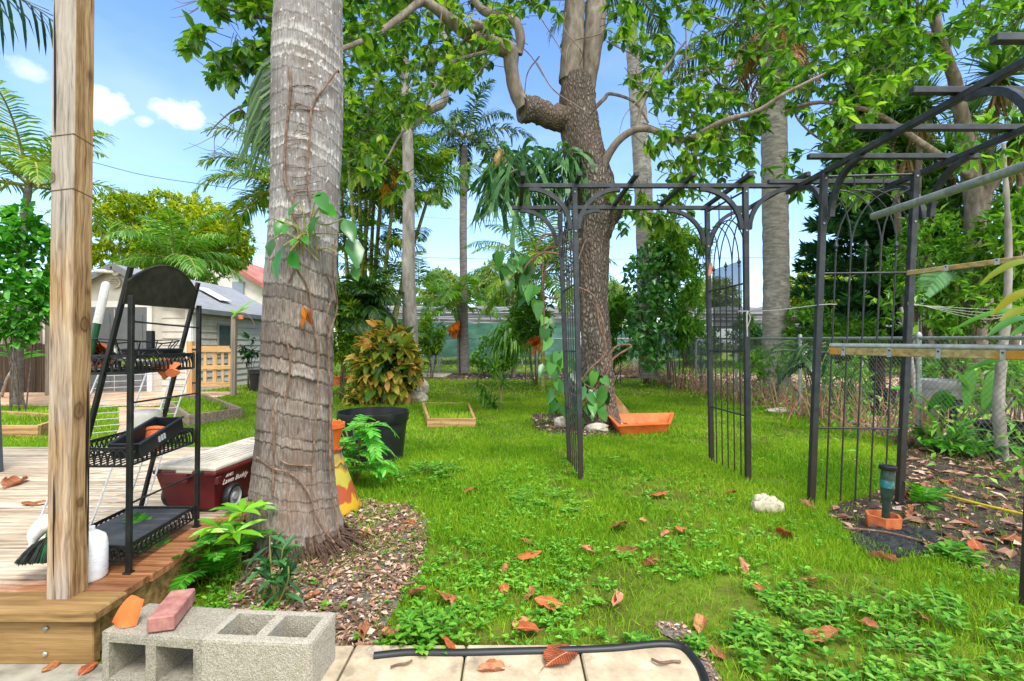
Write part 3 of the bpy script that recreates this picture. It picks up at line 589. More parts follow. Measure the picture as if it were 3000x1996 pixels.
for (x, y) in ((-.01, .14), (WW+.01, .14), (-.01, .7), (WW+.01, .7)):
    s = 1 if x > .1 else -1; mb = MB(); wa = np.array([yx, V(0, 0, 1), xx*s])
    lathe(mb, [(.058, -.02), (.07, -.018), (.075, -.008), (.075, .012), (.069, .02), (.055, .022)], W_(x, y, DZ+.076), 28, wa); wl = mb.build('wheel', M_bplast, cw, True)
    mb = MB(); lathe(mb, [(.0, .018), (.02, .018), (.024, .008), (.05, .006), (.058, .015), (.058, -.018), (0, -.02)], W_(x, y, DZ+.076), 20, wa); mb.build('hub', M_grey, wl, True)
for k in range(2):
    mb = MB(); lathe(mb, [(0, .014), (.01, .012), (.014, .004), (.014, -.01)], W_(.30, -.004, .468) if k else W_(.03, -.004, .468), 12, np.array([xx, V(0, 0, 1), -yx])); mb.build('latch', M_bplast, cw, True)
def text(name, body, size, loc, xa, ya, mat, parent, ext=.0008, shear=0.):
    cu = bpy.data.curves.new(name, 'FONT'); cu.body = body; cu.size = size; cu.extrude = ext; cu.shear = shear
    ob = bpy.data.objects.new(name, cu); za = np.cross(xa, ya); M = np.eye(4)
    from mathutils import Matrix
    me = bpy.data.meshes.new_from_object(ob); bpy.data.objects.remove(ob); v = np.array([p.co[:] for p in me.vertices]).reshape(-1, 3)
    mb = MB(); f = [tuple(p.vertices) for p in me.polygons]; mb.add(np.asarray(loc)+v@np.array([xa, ya, za]), f); return mb.build(name, mat, parent)
M_let = surf('white_lettering', ['d8d2c8', 'eae6de'], (9, 9, 9), .6, 0)
ya = nrm(V(0, 0, 1)*.98+xx*.16)
text('lettering', 'AMES', .026, W_(WW+.001, .09, .418), yx, ya, M_let, cw, shear=.2); text('lettering', 'Lawn Buddy', .045, W_(WW-.006, .07, .378), yx, ya, M_let, cw, shear=.25)
# ================= cinder blocks, brick, shard
M_cin = surf('cinder_block', ['726d5e', '8f897a', 'aaa495'], (190, 190, 190), .95, .7, .008, dirt=('5f5b48', .56), dirts=6, spot=('4a463b', .64), spots=110, det=3)
M_cin2 = surf('pale_cinder_block', ['7a7567', '9f998a', 'b8b1a1'], (190, 190, 190), .95, .7, .008, dirt=('8a8468', .58), dirts=6, spot=('6a6556', .65), spots=110, det=3)
def block(name, c, axx, axy, axz, mat, label):
    """two-cell block: axx length .39, axz = cell direction"""
    L, W, D = .39, .195, .195; A = np.array([nrm(axx), nrm(axy), nrm(axz)]); mb = MB(); m = 14
    wl = .034; xs = [-L/2, -L/2+wl, -.02, .02, L/2-wl, L/2]; ys = [-W/2, -W/2+wl, W/2-wl, W/2]; parts = []
    parts.append((-L/2, L/2, ys[0], ys[1])); parts.append((-L/2, L/2, ys[2], ys[3]))
    for a, b in ((xs[0], xs[1]), (xs[2], xs[3]), (xs[4], xs[5])): parts.append((a, b, ys[1], ys[2]))
    for (a, b, p, q) in parts:
        hx, hy = (b-a)/2, (q-p)/2; cc = V((a+b)/2, (p+q)/2, 0); nx, ny, nz_ = max(2, int(hx*2/.011)), max(2, int(hy*2/.011)), 18
        for axis in range(3):
            for s in (-1, 1):
                if axis == 0 and (abs(cc[0]+s*hx) < L/2-.001) and not (ys[1] <= cc[1] <= ys[2]): continue
                if axis == 1 and ys[1] < cc[1] < ys[2]: continue
                u_, w_ = [(1, 2), (2, 0), (0, 1)][axis]; hh = [hx, hy, D/2]; cnt = [nx, ny, nz_]
                gu, gw = np.meshgrid(np.linspace(-1, 1, cnt[u_]+1), np.linspace(-1, 1, cnt[w_]+1), indexing='ij'); g = np.zeros((gu.size, 3)); g[:, u_] = gu.ravel()*hh[u_]; g[:, w_] = gw.ravel()*hh[w_]; g[:, axis] = s*hh[axis]
                g = g+cc; e = np.abs(g)/V(L/2, W/2, D/2); near = np.sort(e, 1)[:, 1]; g = g*(1-.02*np.clip((near-.93)/.07, 0, 1))[:, None]
                d = fbm(g*120+3, 3, 5); g = g+(fbm(g*38, 3, 9)-.5)[:, None]*.004*np.sign(g)
                g[:, axis] += (d-.55)*.003*s
                cw_ = cnt[w_]+1; i_, j_ = np.meshgrid(np.arange(cnt[u_]), np.arange(cnt[w_]), indexing='ij'); q0 = (i_*cw_+j_).ravel(); fc = np.stack([q0, q0+cw_, q0+cw_+1, q0+1], -1)
                mb.add(np.asarray(c)+g@A, fc if s > 0 else fc[:, ::-1])
    return tag(mb.build(name, mat), label, 'cinder block', 'cinder blocks by the deck corner')
a = R(-7); block('cinder_block', V(-1.235, 1.765, .098), V(math.cos(a), math.sin(a), 0), V(0, 0, -1), V(-math.sin(a), math.cos(a), 0), M_cin, 'darker grey cinder block on its side, brick resting on it')
a = R(-4); block('cinder_block', V(-.858, 1.725, .102), V(math.cos(a), math.sin(a), 0), V(-math.sin(a), math.cos(a), 0), V(0, 0, 1), M_cin2, 'paler cinder block standing with its two open cells upward')
M_brick = surf('red_brick', ['7e504a', '996860', 'ae8074'], (22, 22, 22), .9, .4, .006, spot=('c0958a', .66), spots=110)
mb = MB(); p0, p1 = G(455, 1872, .2)[:2], G(548, 1752, .2)[:2]; d = nrm(V(*(p1-p0), 0)); s = V(d[1], -d[0], 0); cbox(mb, V(*((p0+p1)/2), .2275), V(.042, .1, .026), np.array([s, d, V(0, 0, 1)]), .004)
tag(mb.build('brick', M_brick), 'single dusty red brick lying on the grey cinder block', 'brick')
mb = MB(); c = P(352, 1856, 1.70); c[2] = .198; m_, q_ = 12, 9; vo_ = []; outl = [.1, .2, .34, .5, .66, .8, .92, 1., .98, .95, .9, .84, .8]
for k in range(m_+1):
    a = -.95+1.75*k/m_
    for j in range(q_+1):
        h = .115*outl[k]*j/q_; r = .062-.012*(1-j/q_)
        for rr_ in (r, r-.007): vo_.append(c+V(rr_*math.sin(a)*1.05, -rr_*math.cos(a)+.06+h*.35, .0+h*.86))
f = []; W2 = 2*(q_+1)
for k in range(m_):
    for j in range(q_):
        o_ = k*W2+2*j; f += [(o_, o_+W2, o_+W2+2, o_+2), (o_+1, o_+3, o_+W2+3, o_+W2+1)]
    o_ = k*W2+2*q_; f += [(o_, o_+W2, o_+W2+1, o_+1), (k*W2, k*W2+1, k*W2+W2+1, k*W2+W2)]
for k in (0, m_): f += [(k*W2+2*j, k*W2+2*j+1, k*W2+2*j+3, k*W2+2*j+2) for j in range(q_)]
mb.add(vo_, f)
tag(mb.build('pot_shard', M_terra2, smooth=True), 'curved orange flowerpot shard on the corner of the dark cinder block', 'pot shard')
# ================= irrigation hose at the paving edge
hp = [G(1095, 1925, .03), G(1200, 1915, .03), G(1330, 1916, .03), G(1500, 1912, .03), G(1660, 1908, .03), G(1800, 1902, .03), G(1930, 1890, .03), G(1995, 1898, .03), G(2035, 1935, .03), G(2062, 1985, .03), G(2075, 2060, .03)]
mb = MB(); tube(mb, smooth_path(hp, 8), .0165, 12); tag(mb.build('hose', M_bplast, smooth=True), 'thick black irrigation hose lying along the paving slabs', 'hose')
mb = MB(); rock(mb, V(G(1098, 1928)[0], G(1098, 1928)[1], .02), V(.03, .028, .026), 3); tag(mb.build('stone', surf('pale_stone', ['8a8172', 'b5ab98'], (30, 30, 30), .9, .3), smooth=True), 'small pale stone plugging the left end of the hose', 'stone')
# grey garden chair at the left edge
ch = thing('patio_chair', 'grey patio chair at the far left edge of the deck', 'chair', (-4.2, 3.5, DZ)); DX_, DY_ = -.56, .12; M_ch = surf('slate_grey_paint', ['3b4148', '4d545c'], (8, 8, 8), .5, .05)
for (x, y, h_) in ((-3.42, 3.15, .74), (-3.42, 3.6, .74), (-3.9, 3.15, .44), (-3.9, 3.6, .44)):
    mb = MB(); beam(mb, V(x+.03+DX_, y+DY_, DZ), V(x+DX_, y+DY_, DZ+h_ if h_ < .5 else DZ+.66), .05, .035); mb.build('leg', M_ch, ch)
mb = MB(); box(mb, -3.93+DX_, -3.40+DX_, 3.12+DY_, 3.63+DY_, DZ+.42, DZ+.46); mb.build('seat', M_ch, ch)
mb = MB(); box(mb, -3.97+DX_, -3.93+DX_, 3.12+DY_, 3.63+DY_, DZ+.46, DZ+.95); mb.build('backrest', M_ch, ch)
for y in (3.15, 3.6): mb = MB(); box(mb, -3.95+DX_, -3.38+DX_, y-.03+DY_, y+.03+DY_, DZ+.662, DZ+.69); mb.build('armrest', M_ch, ch)
# ================= arbors
def arc(a, b, cdir, n=10):
    """quarter arch from a (tangent horizontal) to b (tangent vertical)"""
    a, b = np.asarray(a), np.asarray(b); t = np.linspace(0, math.pi/2, n); hz = b-a; hz = hz*V(1, 1, 0); vt = V(0, 0, (b-a)[2])
    return [a+hz*math.sin(q)+vt*(1-math.cos(q)) for q in t]
def ribbon(mb, pts, w, h, up):
    pts = np.asarray(pts, float); tg = nrm(np.gradient(pts, axis=0)); up = nrm(up); n = len(pts); vs = []
    for k in range(n):
        s = np.cross(tg[k], up); vs += [pts[k]+s*w/2+up*h/2, pts[k]-s*w/2+up*h/2, pts[k]-s*w/2-up*h/2, pts[k]+s*w/2-up*h/2]
    f = [(0, 1, 2, 3), (4*n-1, 4*n-2, 4*n-3, 4*n-4)]
    for k in range(n-1):
        for q in range(4): f.append((4*k+q, 4*k+4+q, 4*k+4+(q+1) % 4, 4*k+(q+1) % 4))
    mb.add(vs, f)
def finial(mb, p):
    lathe(mb, [(.006, -.03), (.012, -.022), (.006, -.012), (.009, 0), (.018, .012), (.010, .035), (.001, .06)], p, 8)
def lattice(parent, A0, B0, A1, B1, htop):
    """panel between two posts; A*,B* feet and heads"""
    mb = MB()
    def q(u, z): k = z/htop; return (A0*(1-u)+B0*u)*(1-k)*V(1, 1, 0)+(A1*(1-u)+B1*u)*k*V(1, 1, 0)+V(0, 0, z)
    us = [1/6, 2/6, 3/6, 4/6, 5/6]
    for k, u in enumerate(us):
        if k in (0, 2, 4): tube(mb, [q(u, .02), q(u, 1.92)], .0065, 6); finial(mb, q(u, 1.93))
        else: tube(mb, [q(u, .02), q(u, 2.0)], .0065, 6)
    for z in (.57, 1.14, 1.74): tube(mb, [q(0, z), q(1, z)], .008, 6)
    w = .40
    for (u0, u1) in ((1/6, .66), (2/6, .0), (4/6, 1.), (5/6, .34), (0., .5), (1., .5), (2/6, .85), (4/6, .15)):
        s = 1 if u1 > u0 else -1; tube(mb, [q(min(1, max(0, u0+(u1-u0)*(1-math.cos(t_)))), 1.93+.44*math.sin(t_)) for t_ in np.linspace(0, math.pi/2, 9)][::1], .006, 5)
    for u in (.34, .66): tube(mb, [q(u, 2.36), q(u, htop-.03)], .006, 5)
    tube(mb, [q(0, htop-.06), q(1, htop-.06)], .009, 6)
    mb.build('lattice_panel', M_arbor, parent)
def post(parent, f, h): 
    mb = MB(); beam(mb, f, h, .044, .044, b=.003); o = mb.build('post', M_arbor, parent)
    mb = MB()
    for z in (.38, .04): 
        p = h*(1-z/h[2]*1.)+f*(z/h[2]); lathe(mb, [(0, .006), (.008, .004), (.009, 0)], p+V(0, -.0225, 0), 8, np.array([[1, 0, 0], [0, 0, 1], [0, -1, 0.]])); 
    mb.build('bolt', M_zinc, o)
# --- arbor across the lawn (opening faces the camera)
HT = 2.61; ar = thing('garden_arbor', 'dark metal garden arbor with curved braces standing across the lawn', 'arbor', (1.35, 4.57, 0))
yn, yf = 4.24, 4.92
LF = [V(.605, yn, -.03), V(.585, yf, -.02), V(2.07, yn, 0), V(2.03, yf, 0)]; LH = [V(.548, yn, HT-.036), V(.485, yf, HT-.036), V(2.045, yn, HT-.036), V(1.985, yf, HT-.036)]
for f_, h_ in zip(LF, LH): post(ar, f_, h_)
lattice(ar, LF[0], LF[1], LH[0], LH[1], HT); lattice(ar, LF[2], LF[3], LH[2], LH[3], HT)
for yy, xa, xb in ((yn, .055, 2.56), (yf, .0, 2.42)):
    mb = MB(); box(mb, xa, xb, yy-.02, yy+.02, HT-.037, HT, .003); mb.build('beam', M_arbor, ar)
    for xp in ((.548 if yy == yn else .485), (2.045 if yy == yn else 1.985)):
        for s in (-1, 1):
            mb = MB(); ribbon(mb, arc(V(xp+s*.40, yy, HT-.045), V(xp+s*.035, yy, HT-.40), 0), .036, .036, V(0, 1, 0)); mb.build('brace', M_arbor, ar)
for k in range(6):
    x = .09+k*.478; mb = MB(); box(mb, x-.019, x+.019, yn-.2, yf+.17, HT+.001, HT+.036, .003); mb.build('crossbar', M_arbor, ar)
# --- arbor at the right (roof runs toward the camera)
HB = 2.535; a2 = thing('garden_arbor', 'dark metal arbor at the right with its roof bars running overhead', 'arbor', (2.65, 2.9, 0))
xlb, xrb = 2.385, 3.13
PF = [V(2.27, 3.67, 0), V(2.90, 3.62, 0), V(2.335, 2.19, 0), V(3.05, 2.15, 0)]; PH = [V(2.37, 3.67, HB-.04), V(3.02, 3.62, HB-.04), V(2.455, 2.19, HB-.04), V(3.13, 2.15, HB-.04)]
for f_, h_ in zip(PF, PH): post(a2, f_, h_)
lattice(a2, PF[0], PF[1], PH[0], PH[1], HB); lattice(a2, PF[2], PF[3], PH[2], PH[3], HB)
for x in (xlb, xrb):
    mb = MB(); beam(mb, V(x, 1.75, HB-.02), V(x, 4.18, HB-.02), .04, .038); mb.build('beam', M_arbor, a2)
    for yp in (3.65, 2.17):
        for s in (-1, 1):
            mb = MB(); ribbon(mb, arc(V(x, yp+s*.36, HB-.045), V(x, yp+s*.035, HB-.38), 0), .036, .036, V(1, 0, 0)); mb.build('brace', M_arbor, a2)
for y in (4.02, 3.48, 3.02, 2.58, 2.14):
    mb = MB(); box(mb, 2.13, 3.36, y-.02, y+.02, HB+.001, HB+.036, .003); mb.build('crossbar', M_arbor, a2)
# dark mesh panel tied in the far side of the first arbor
t = NT('dark_screen'); vz = t.n('TexChecker', _out='Fac', Vector=t.coord((1, 1, 1)), Scale=500.); sh = t.n('BsdfPrincipled', Base__Color=lin('2a2e30'), Roughness=.7)
M_screen = t.end(t.n('MixShader', i0=.52, i1=sh, i2=t.n('BsdfTransparent')))
mb = MB(); A, B = V(2.02, 4.86, 1.12), V(2.05, 4.30, 1.12); mb.add([A, B, B+V(-.01, 0, .83), A+V(-.01, 0, .83), A+V(.003, 0, 0), B+V(.003, 0, 0), B+V(-.007, 0, .83), A+V(-.007, 0, .83)], [(0, 1, 2, 3), (7, 6, 5, 4)])
tag(mb.build('mesh_screen', M_screen), 'dark mesh screen tied to the right lattice of the lawn arbor', 'screen')
# rails and pipes tied to the right-hand arbor
M_rail = woodm('mossy_rail', ['5f5238', '8c7f5a', 'a99a72', 'b9ab86'], 2, 30., .85, .0)
def rail(label, A, B, w, h, clips, pipe):
    th = thing('wooden_rail', label, 'rail', (A+B)/2-V(0, 0, .03)); mb = MB(); beam(mb, A, B, w, h, b=.004); mb.build('batten', M_rail2, th); d = B-A; s, u, dd = frame(d)
    for q in clips:
        c = A+d*q; mb = MB(); sg = -1 if s[1] > 0 else 1; sc = s*sg
        cbox(mb, c+sc*(w/2+.004)+u*.0, V(.002, h*.58, .013), np.array([sc, u, dd]), .001); cbox(mb, c+sc*(w/2+.010)-u*h*.55, V(.008, .002, .013), np.array([sc, u, dd]), .001); cl_ = mb.build('bracket', M_zinc, th)
        mb = MB(); lathe(mb, [(0, .004), (.005, .003), (.006, 0)], c+sc*(w/2+.006)+u*h*.25, 8, axes_from(sc)); mb.build('screw', M_bplast, cl_)
    if pipe: mb = MB(); tube(mb, [A+u*(h/2+.014), B+u*(h/2+.014)], .019, 12); mb.build('pipe', M_zinc, th, True)
    return th
t, col, f, r_, b_ = wood('mossy_rail_grain', ['5b5032', '877a52', 'a3946a', 'b5a880'], 0, 26., .85, 0, False)
nz = t.n('TexNoise', Vector=t.coord((3, 3, 3)), Scale=1., Detail=5.); M_rail2 = t.pbr(t.mix(t.ramp(nz, [(.52, (0, 0, 0)), (.64, (.8,)*3)]), col, lin('b07a1e')), .85, t.bump(f, .4, .005), 0, .2)
r0 = V(2.385, 3.62, 1.152); rd = V(.115, -.25, -.003); rail('mossy wooden rail with pipe and brackets, tied at waist height', r0, r0+rd*6.4, .03, .052, (.045*1.3, .21*1.08, .38, .55, .70, .86), True)
r0 = V(2.925, 3.58, 1.728); rd = V(.127, -.225, .006); rail('bare wooden rail with metal brackets, tied at head height', r0, r0+rd*5.6, .03, .036, (.16, .34, .52, .7, .88), False)
mb = MB(); tube(mb, [V(2.615, 3.50, 2.128), V(2.60, 3.0, 2.112), V(2.545, 2.4, 2.085), V(2.44, 1.3, 2.03)], [.0262]*4, 16, False); lathe(mb, [(.0262, 0), (.022, .001), (.022, .3)], V(2.615, 3.50, 2.128), 16, axes_from((.03, -1, -.03)))
tag(mb.build('steel_pole', M_zinc, smooth=True), 'thick galvanised pole slung through the right-hand arbor', 'pole')
M_str = surf('white_string', ['9a9a94', 'bcbcb6'], (30, 30, 30), .8, 0)
mb = MB(); a, b = V(2.045, 4.20, P(0, 912, 4.2)[2]), V(2.33, 3.63, P(0, 893, 3.63)[2]); tube(mb, smooth_path([a+V(-.08, 0, 0), a, a*.6+b*.4-V(0, 0, .012), b, b+V(.09, -.02, 0)], 6), .0035, 5)
tube(mb, smooth_path([a, a+V(.015, -.02, -.06), a+V(-.01, -.02, -.14)], 5), .004, 5); tube(mb, smooth_path([a, a+V(-.015, -.02, -.05), a+V(-.01, -.02, -.22)], 5), .006, 5)
tag(mb.build('string', M_str, smooth=True), 'white string tied between the two arbor posts with hanging ends', 'string')
mb = MB(); 
for zz, x0 in ((1.62, 3.02), (1.60, 3.03)): pass
a = P(2660, 893, 3.6); b = P(3080, 900, 5.5)
for k in range(4): tube(mb, smooth_path([a+V(0, 0, .006*k), (a+b)/2-V(0, 0, .03+.03*k), b+V(0, 0, .05*k)], 6), .0018, 5)
tag(mb.build('rope', M_str, smooth=True), 'bundle of pale cords strung right from the arbor post', 'rope')
# ================= barks
def barkmat(name, cols, scale, bump=.6, dist=.02, dirt=None, spot=None, rough=.9, det=8.): return surf(name, cols, scale, rough, bump, dist, dirt=dirt, spot=spot, dirts=2.5, spots=22, det=det, spec=.15)
M_grey = M_grey
M_bark_grey = barkmat('smooth_grey_bark', ['6f6a62', '8f8a82', 'a9a59c'], (9, 9, 3), .25, .006, ('bdbab2', .58), ('4a4640', .7))
M_bark_limb = barkmat('regrowth_bark', ['5f564d', '80756a', '9a9086'], (14, 14, 5), .35, .006, ('a9a298', .6), ('3c352e', .7))
M_bark_palm = barkmat('ringed_palm_bark', ['6b655f', '8c8781', 'a8a49e'], (6, 6, 26), .4, .01, ('bab7b1', .56), ('56504a', .66))
M_bark_thin = barkmat('thin_palm_bark', ['575250', '726d6a', '8b8783'], (5, 5, 22), .35, .008, ('938f8b', .58))
M_stem = barkmat('cane_stem', ['5c6a30', '86894a', 'a8a06a'], (6, 6, 14), .2, .004, ('b5a98a', .6))
M_twig = surf('twig_bark', ['3b332a', '574d41', '6d6254'], (18, 18, 18), .9, .2)
M_vine = surf('vine_stem', ['4e3b2e', '6e5646', '8e7866'], (30, 30, 30), .9, .3)
t = NT('furrowed_bark'); c = t.coord((1, 1, .38)); n0 = t.n('TexNoise', _out='Color', Vector=c, Scale=5., Detail=3.)
cw = t.n('VectorMath', _operation='MULTIPLY_ADD', i0=n0, i1=(.12,)*3, i2=c); vo = t.n('TexVoronoi', Vector=cw, Scale=26., _feature='DISTANCE_TO_EDGE'); n1 = t.n('TexNoise', Vector=c, Scale=40., Detail=7., Roughness=.7); n2 = t.n('TexNoise', Vector=c, Scale=2.2, Detail=4.)
col = t.ramp(t.math('ADD', t.math('MULTIPLY', n1, .6), t.math('MULTIPLY', vo, .9)), [(.24, lin('1c1511')), (.40, lin('54463c')), (.56, lin('8c7f73')), (.75, lin('b4aaa0'))])
col = t.mix(t.ramp(n2, [(.45, (0, 0, 0)), (.65, (.7,)*3)]), col, t.mix(n1, lin('4a3527'), lin('8d6d58')))
hh = t.math('ADD', t.ramp(vo, [(0, (0, 0, 0)), (.35, (1, 1, 1))]), t.math('MULTIPLY', n1, .5)); M_bark_mango = t.pbr(t.mix(.35, col, lin('87817b')), .95, t.bump(hh, .9, .03), 0, .1)
# ================= leaves
M_lf_mango = leafmat('broad_tree_leaves', ['26501a', '40701c', '608e24', '86a832', 'b0bc4a'], .46, .36, .5, .7, .7, (1.5, 1.5, .6))
M_lf_bright = leafmat('sunlit_tree_leaves', ['2f5a1c', '4a7e22', '6a9c2e', '8cb440', 'b4c85c'], .45, .36, .5, .7, .8, (1.4, 1.45, .5))
M_lf_palm = leafmat('palm_leaflets', ['1c3c16', '2c5420', '446c28', '5f8432'], .28, .4, .45, .6, .8)
M_lf_areca = leafmat('cane_palm_leaflets', ['305c10', '4c7c18', '6c9820', '9cac30', 'c09c30'], .35, .4, .45, .7, .6)
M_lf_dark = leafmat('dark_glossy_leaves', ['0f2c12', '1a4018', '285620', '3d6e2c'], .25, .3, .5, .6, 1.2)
M_lf_yg = leafmat('yellow_green_leaves', ['4a6c0c', '72900e', '9aae18', 'c0c62c', 'd4d050'], .4, .5, .3, .8, .35, (1.2, 1.2, .5))
M_lf_far = leafmat('hazed_far_leaves', ['6c8450', '88a060', 'a4b670', 'bcc884'], .4, .6, .2, .8, .2)  # distance haze is put into this paler leaf colour
M_lf_shrub = leafmat('shrub_leaves', ['34661a', '528c24', '70aa34', '98c450', 'bcd470'], .4, .4, .4, .7, 1.0)
M_lf_strap = leafmat('strap_leaves', ['2c5420', '44742c', '64943c', '96b460'], .25, .38, .45, .5, .9)
M_dry = leafmat('dead_palm_leaves', ['7c5e38', 'a88a5c', 'c4a87c', 'd4be98'], .2, .8, .15, .5, 1.2, (1, .95, .8))
M_orange = leafmat('orange_fronds', ['a8480a', 'd06812', 'e8891c'], .3, .6, .2, .4, 2.)
M_fern = leafmat('fern_leaves', ['1f5a10', '357c18', '52a024', '6cb836'], .4, .45, .35, .4, 2.)
M_phil = leafmat('philodendron_leaves', ['1a4c18', '28681f', '3c8428', '5a9c38'], .32, .3, .5, .5, 2.)
# ================= foreground palm trunk
D0 = 2.92
prof = [(-420, 813, 995), (0, 810, 998), (150, 805, 999), (300, 803, 1000), (430, 802, 996), (560, 801, 991), (640, 797, 988), (800, 783, 981), (940, 779, 973), (1100, 771, 970), (1250, 761, 967), (1400, 747, 974), (1500, 736, 987), (1560, 734, 1000), (1615, 732, 1010), (1640, 728, 1016)]
prof = np.array(prof, float); hz = H+(CY-prof[:, 0])/F*D0; xc = ((prof[:, 1]+prof[:, 2])/2-CX)/F*D0; rd_ = (prof[:, 2]-prof[:, 1])/2/F*D0
hz[-1] = -.03; o_ = np.argsort(hz); hz, xc, rd_ = hz[o_], xc[o_], rd_[o_]
TB = V(xc[0], D0, 0)
def trunk_r(z): return np.interp(z, hz, rd_)
def trunk_x(z): return np.interp(z, hz, xc)
NZ, NA = 760, 300; zz = np.linspace(-.03, hz[-1], NZ); aa = np.arange(NA)*2*math.pi/NA
Zg, Ag = np.meshgrid(zz, aa, indexing='ij'); cp = np.stack([np.cos(Ag)*.18, np.sin(Ag)*.18, Zg], -1)
edges = [-.1]; r_ = np.random.default_rng(4)
while edges[-1] < 4.5: edges.append(edges[-1]+.045+.10*r_.random()**1.3)
edges = np.array(edges); tilt = .05*np.cos(Ag)+.02*np.sin(Ag)+.045*(fbm(cp*V(6, 6, 1.2), 2, 2)-.5)+.030*(fbm(np.stack([np.cos(Ag)*9, np.sin(Ag)*9, Zg*.8], -1), 4, 3)-.5)*np.clip(2.1-Zg, .3, 1)+.018*(vnoise(np.stack([np.cos(Ag)*28, np.sin(Ag)*28, Zg*1.5], -1), 31)-.5)
zt = Zg+tilt; ki = np.clip(np.searchsorted(edges, zt)-1, 0, len(edges)-2); ph = (zt-edges[ki])/(edges[ki+1]-edges[ki])
lower = np.clip((1.85-Zg)/.6, 0, 1)*(.25+.75*np.clip((Zg-.35)/.45, 0, 1)); kr = _h(ki, ki*3, ki*0, 5)
amp = (.0012+.0015*lower+.014*lower*np.clip((fbm(np.stack([np.cos(Ag)*1.6, np.sin(Ag)*1.6, ki*1.7], -1), 3, 8)-.47)*4.5, 0, 1)*(.4+.9*kr))
d = amp*(1-ph)**1.3*np.clip(ph*14, 0, 1)+.002*np.exp(-((ph-.06)/.05)**2)*(1-lower)-(.0008+.0035*lower)*np.exp(-((ph-.97)/.03)**2)
d += (fbm(np.stack([np.cos(Ag)*30, np.sin(Ag)*30, Zg*3], -1), 3, 12)-.5)*.009+(fbm(cp*V(8, 8, 5), 4, 13)-.5)*.016
d += np.clip(.10-Zg, 0, .1)*.25*(fbm(np.stack([np.cos(Ag)*9, np.sin(Ag)*9, Zg*3], -1), 2, 14)-.3)
rr = trunk_r(Zg)+d-.004; vv = np.stack([trunk_x(Zg)+rr*np.cos(Ag), D0+rr*np.sin(Ag), Zg], -1).reshape(-1, 3)
mb = MB(); i = np.arange(NZ-1)[:, None]*NA; j = np.arange(NA)[None]; mb.add(vv, np.stack([i+j, i+(j+1) % NA, i+NA+(j+1) % NA, i+NA+j], -1).reshape(-1, 4))
t = NT('palm_trunk_bark'); at = t.n('Attribute', _out='Fac', _attribute_name='ring'); lo_ = t.n('SeparateXYZ', _out=None, Vector=t.n('TexCoord', _out='Object'))
fib = t.n('TexNoise', Vector=t.coord((120, 120, 16)), Scale=1., Detail=5., Roughness=.68); tone = t.n('Attribute', _out='Fac', _attribute_name='tone'); blo = t.n('TexNoise', Vector=t.coord((5, 5, 6)), Scale=1., Detail=8., Roughness=.68); fl = t.n('TexNoise', Vector=t.coord((60, 60, 22)), Scale=1., Detail=4., Roughness=.7)
up_ = t.ramp(fib, [(.28, lin('5d5957')), (.5, lin('878381')), (.7, lin('a5a2a1'))]); dn_ = t.ramp(fib, [(.3, lin('4a4039')), (.46, lin('746a61')), (.62, lin('92887e')), (.75, lin('aca298'))])
hf = t.ramp(t.math('ADD', t.math('MULTIPLY', lo_.outputs[2], .5), t.math('MULTIPLY', t.math('SUBTRACT', blo, .5), 1.3)), [(.62, (0, 0, 0)), (1.0, (1, 1, 1))])
dn_ = t.mix(t.ramp(tone, [(.35, (.75,)*3), (.6, (0, 0, 0))]), dn_, t.mix(.55, dn_, lin('3f342b'))); up_ = t.mix(t.ramp(tone, [(.4, (.6,)*3), (.62, (0, 0, 0))]), up_, t.mix(.5, up_, lin('6e6664')))
col = t.mix(hf, dn_, up_)
col = t.mix(t.math('MULTIPLY', t.ramp(blo, [(.5, (0, 0, 0)), (.62, (1, 1, 1))]), .55), col, lin('63574e'))
bandf = t.math('MULTIPLY', t.ramp(at, [(.0, (0, 0, 0)), (.04, (1, 1, 1)), (.3, (.8,)*3), (.5, (0, 0, 0))]), t.ramp(fl, [(.42, (0, 0, 0)), (.58, (1, 1, 1))])); col = t.mix(t.math('MULTIPLY', t.math('MULTIPLY', bandf, t.math('MULTIPLY_ADD', hf, .85, .12)), t.ramp(tone, [(.42, (.08,)*3), (.6, (.7,)*3)])), col, lin('c9c5c0'))
seam = t.mix(t.math('MULTIPLY', hf, .6), t.ramp(at, [(0, (1, 1, 1)), (.018, (.2,)*3), (.03, (0, 0, 0)), (.955, (0, 0, 0)), (.99, (.9,)*3)]), (0, 0, 0, 1)); col = t.mix(t.math('MULTIPLY', seam, t.ramp(fl, [(.3, (.3,)*3), (.5, (1, 1, 1))])), col, lin('2e241d'))
rust = t.n('TexNoise', Vector=t.coord((3.2, 3.2, .7)), Scale=1., Detail=5.); col = t.mix(t.math('MULTIPLY', t.ramp(rust, [(.56, (0, 0, 0)), (.7, (.75,)*3)]), t.ramp(lo_.outputs[2], [(.0, (1, 1, 1)), (.35, (.7,)*3), (.9, (0, 0, 0))])), col, lin('75543c'))
spk = t.n('TexNoise', Vector=t.coord((48, 48, 30)), Scale=1., Detail=2.); col = t.mix(t.math('MULTIPLY', t.ramp(spk, [(.63, (0, 0, 0)), (.7, (.7,)*3)]), hf), col, lin('cfccc8'))
M_fpalm = t.pbr(col, .9, t.bump(fib, .45, .006), 0, .15)
fp = thing('palm_tree', 'thick ringed grey palm trunk rising beside the deck, base flared', 'palm tree', TB)
tr_ = mb.build('trunk', M_fpalm, fp, True); a_ = tr_.data.attributes.new('ring', 'FLOAT', 'POINT'); a_.data.foreach_set('value', ph.astype(np.float32).ravel())
a_ = tr_.data.attributes.new('tone', 'FLOAT', 'POINT'); a_.data.foreach_set('value', (kr*.5+.5*fbm(np.stack([np.cos(Ag)*3, np.sin(Ag)*3, Zg*9], -1), 4, 41)).astype(np.float32).ravel())
mb = MB()
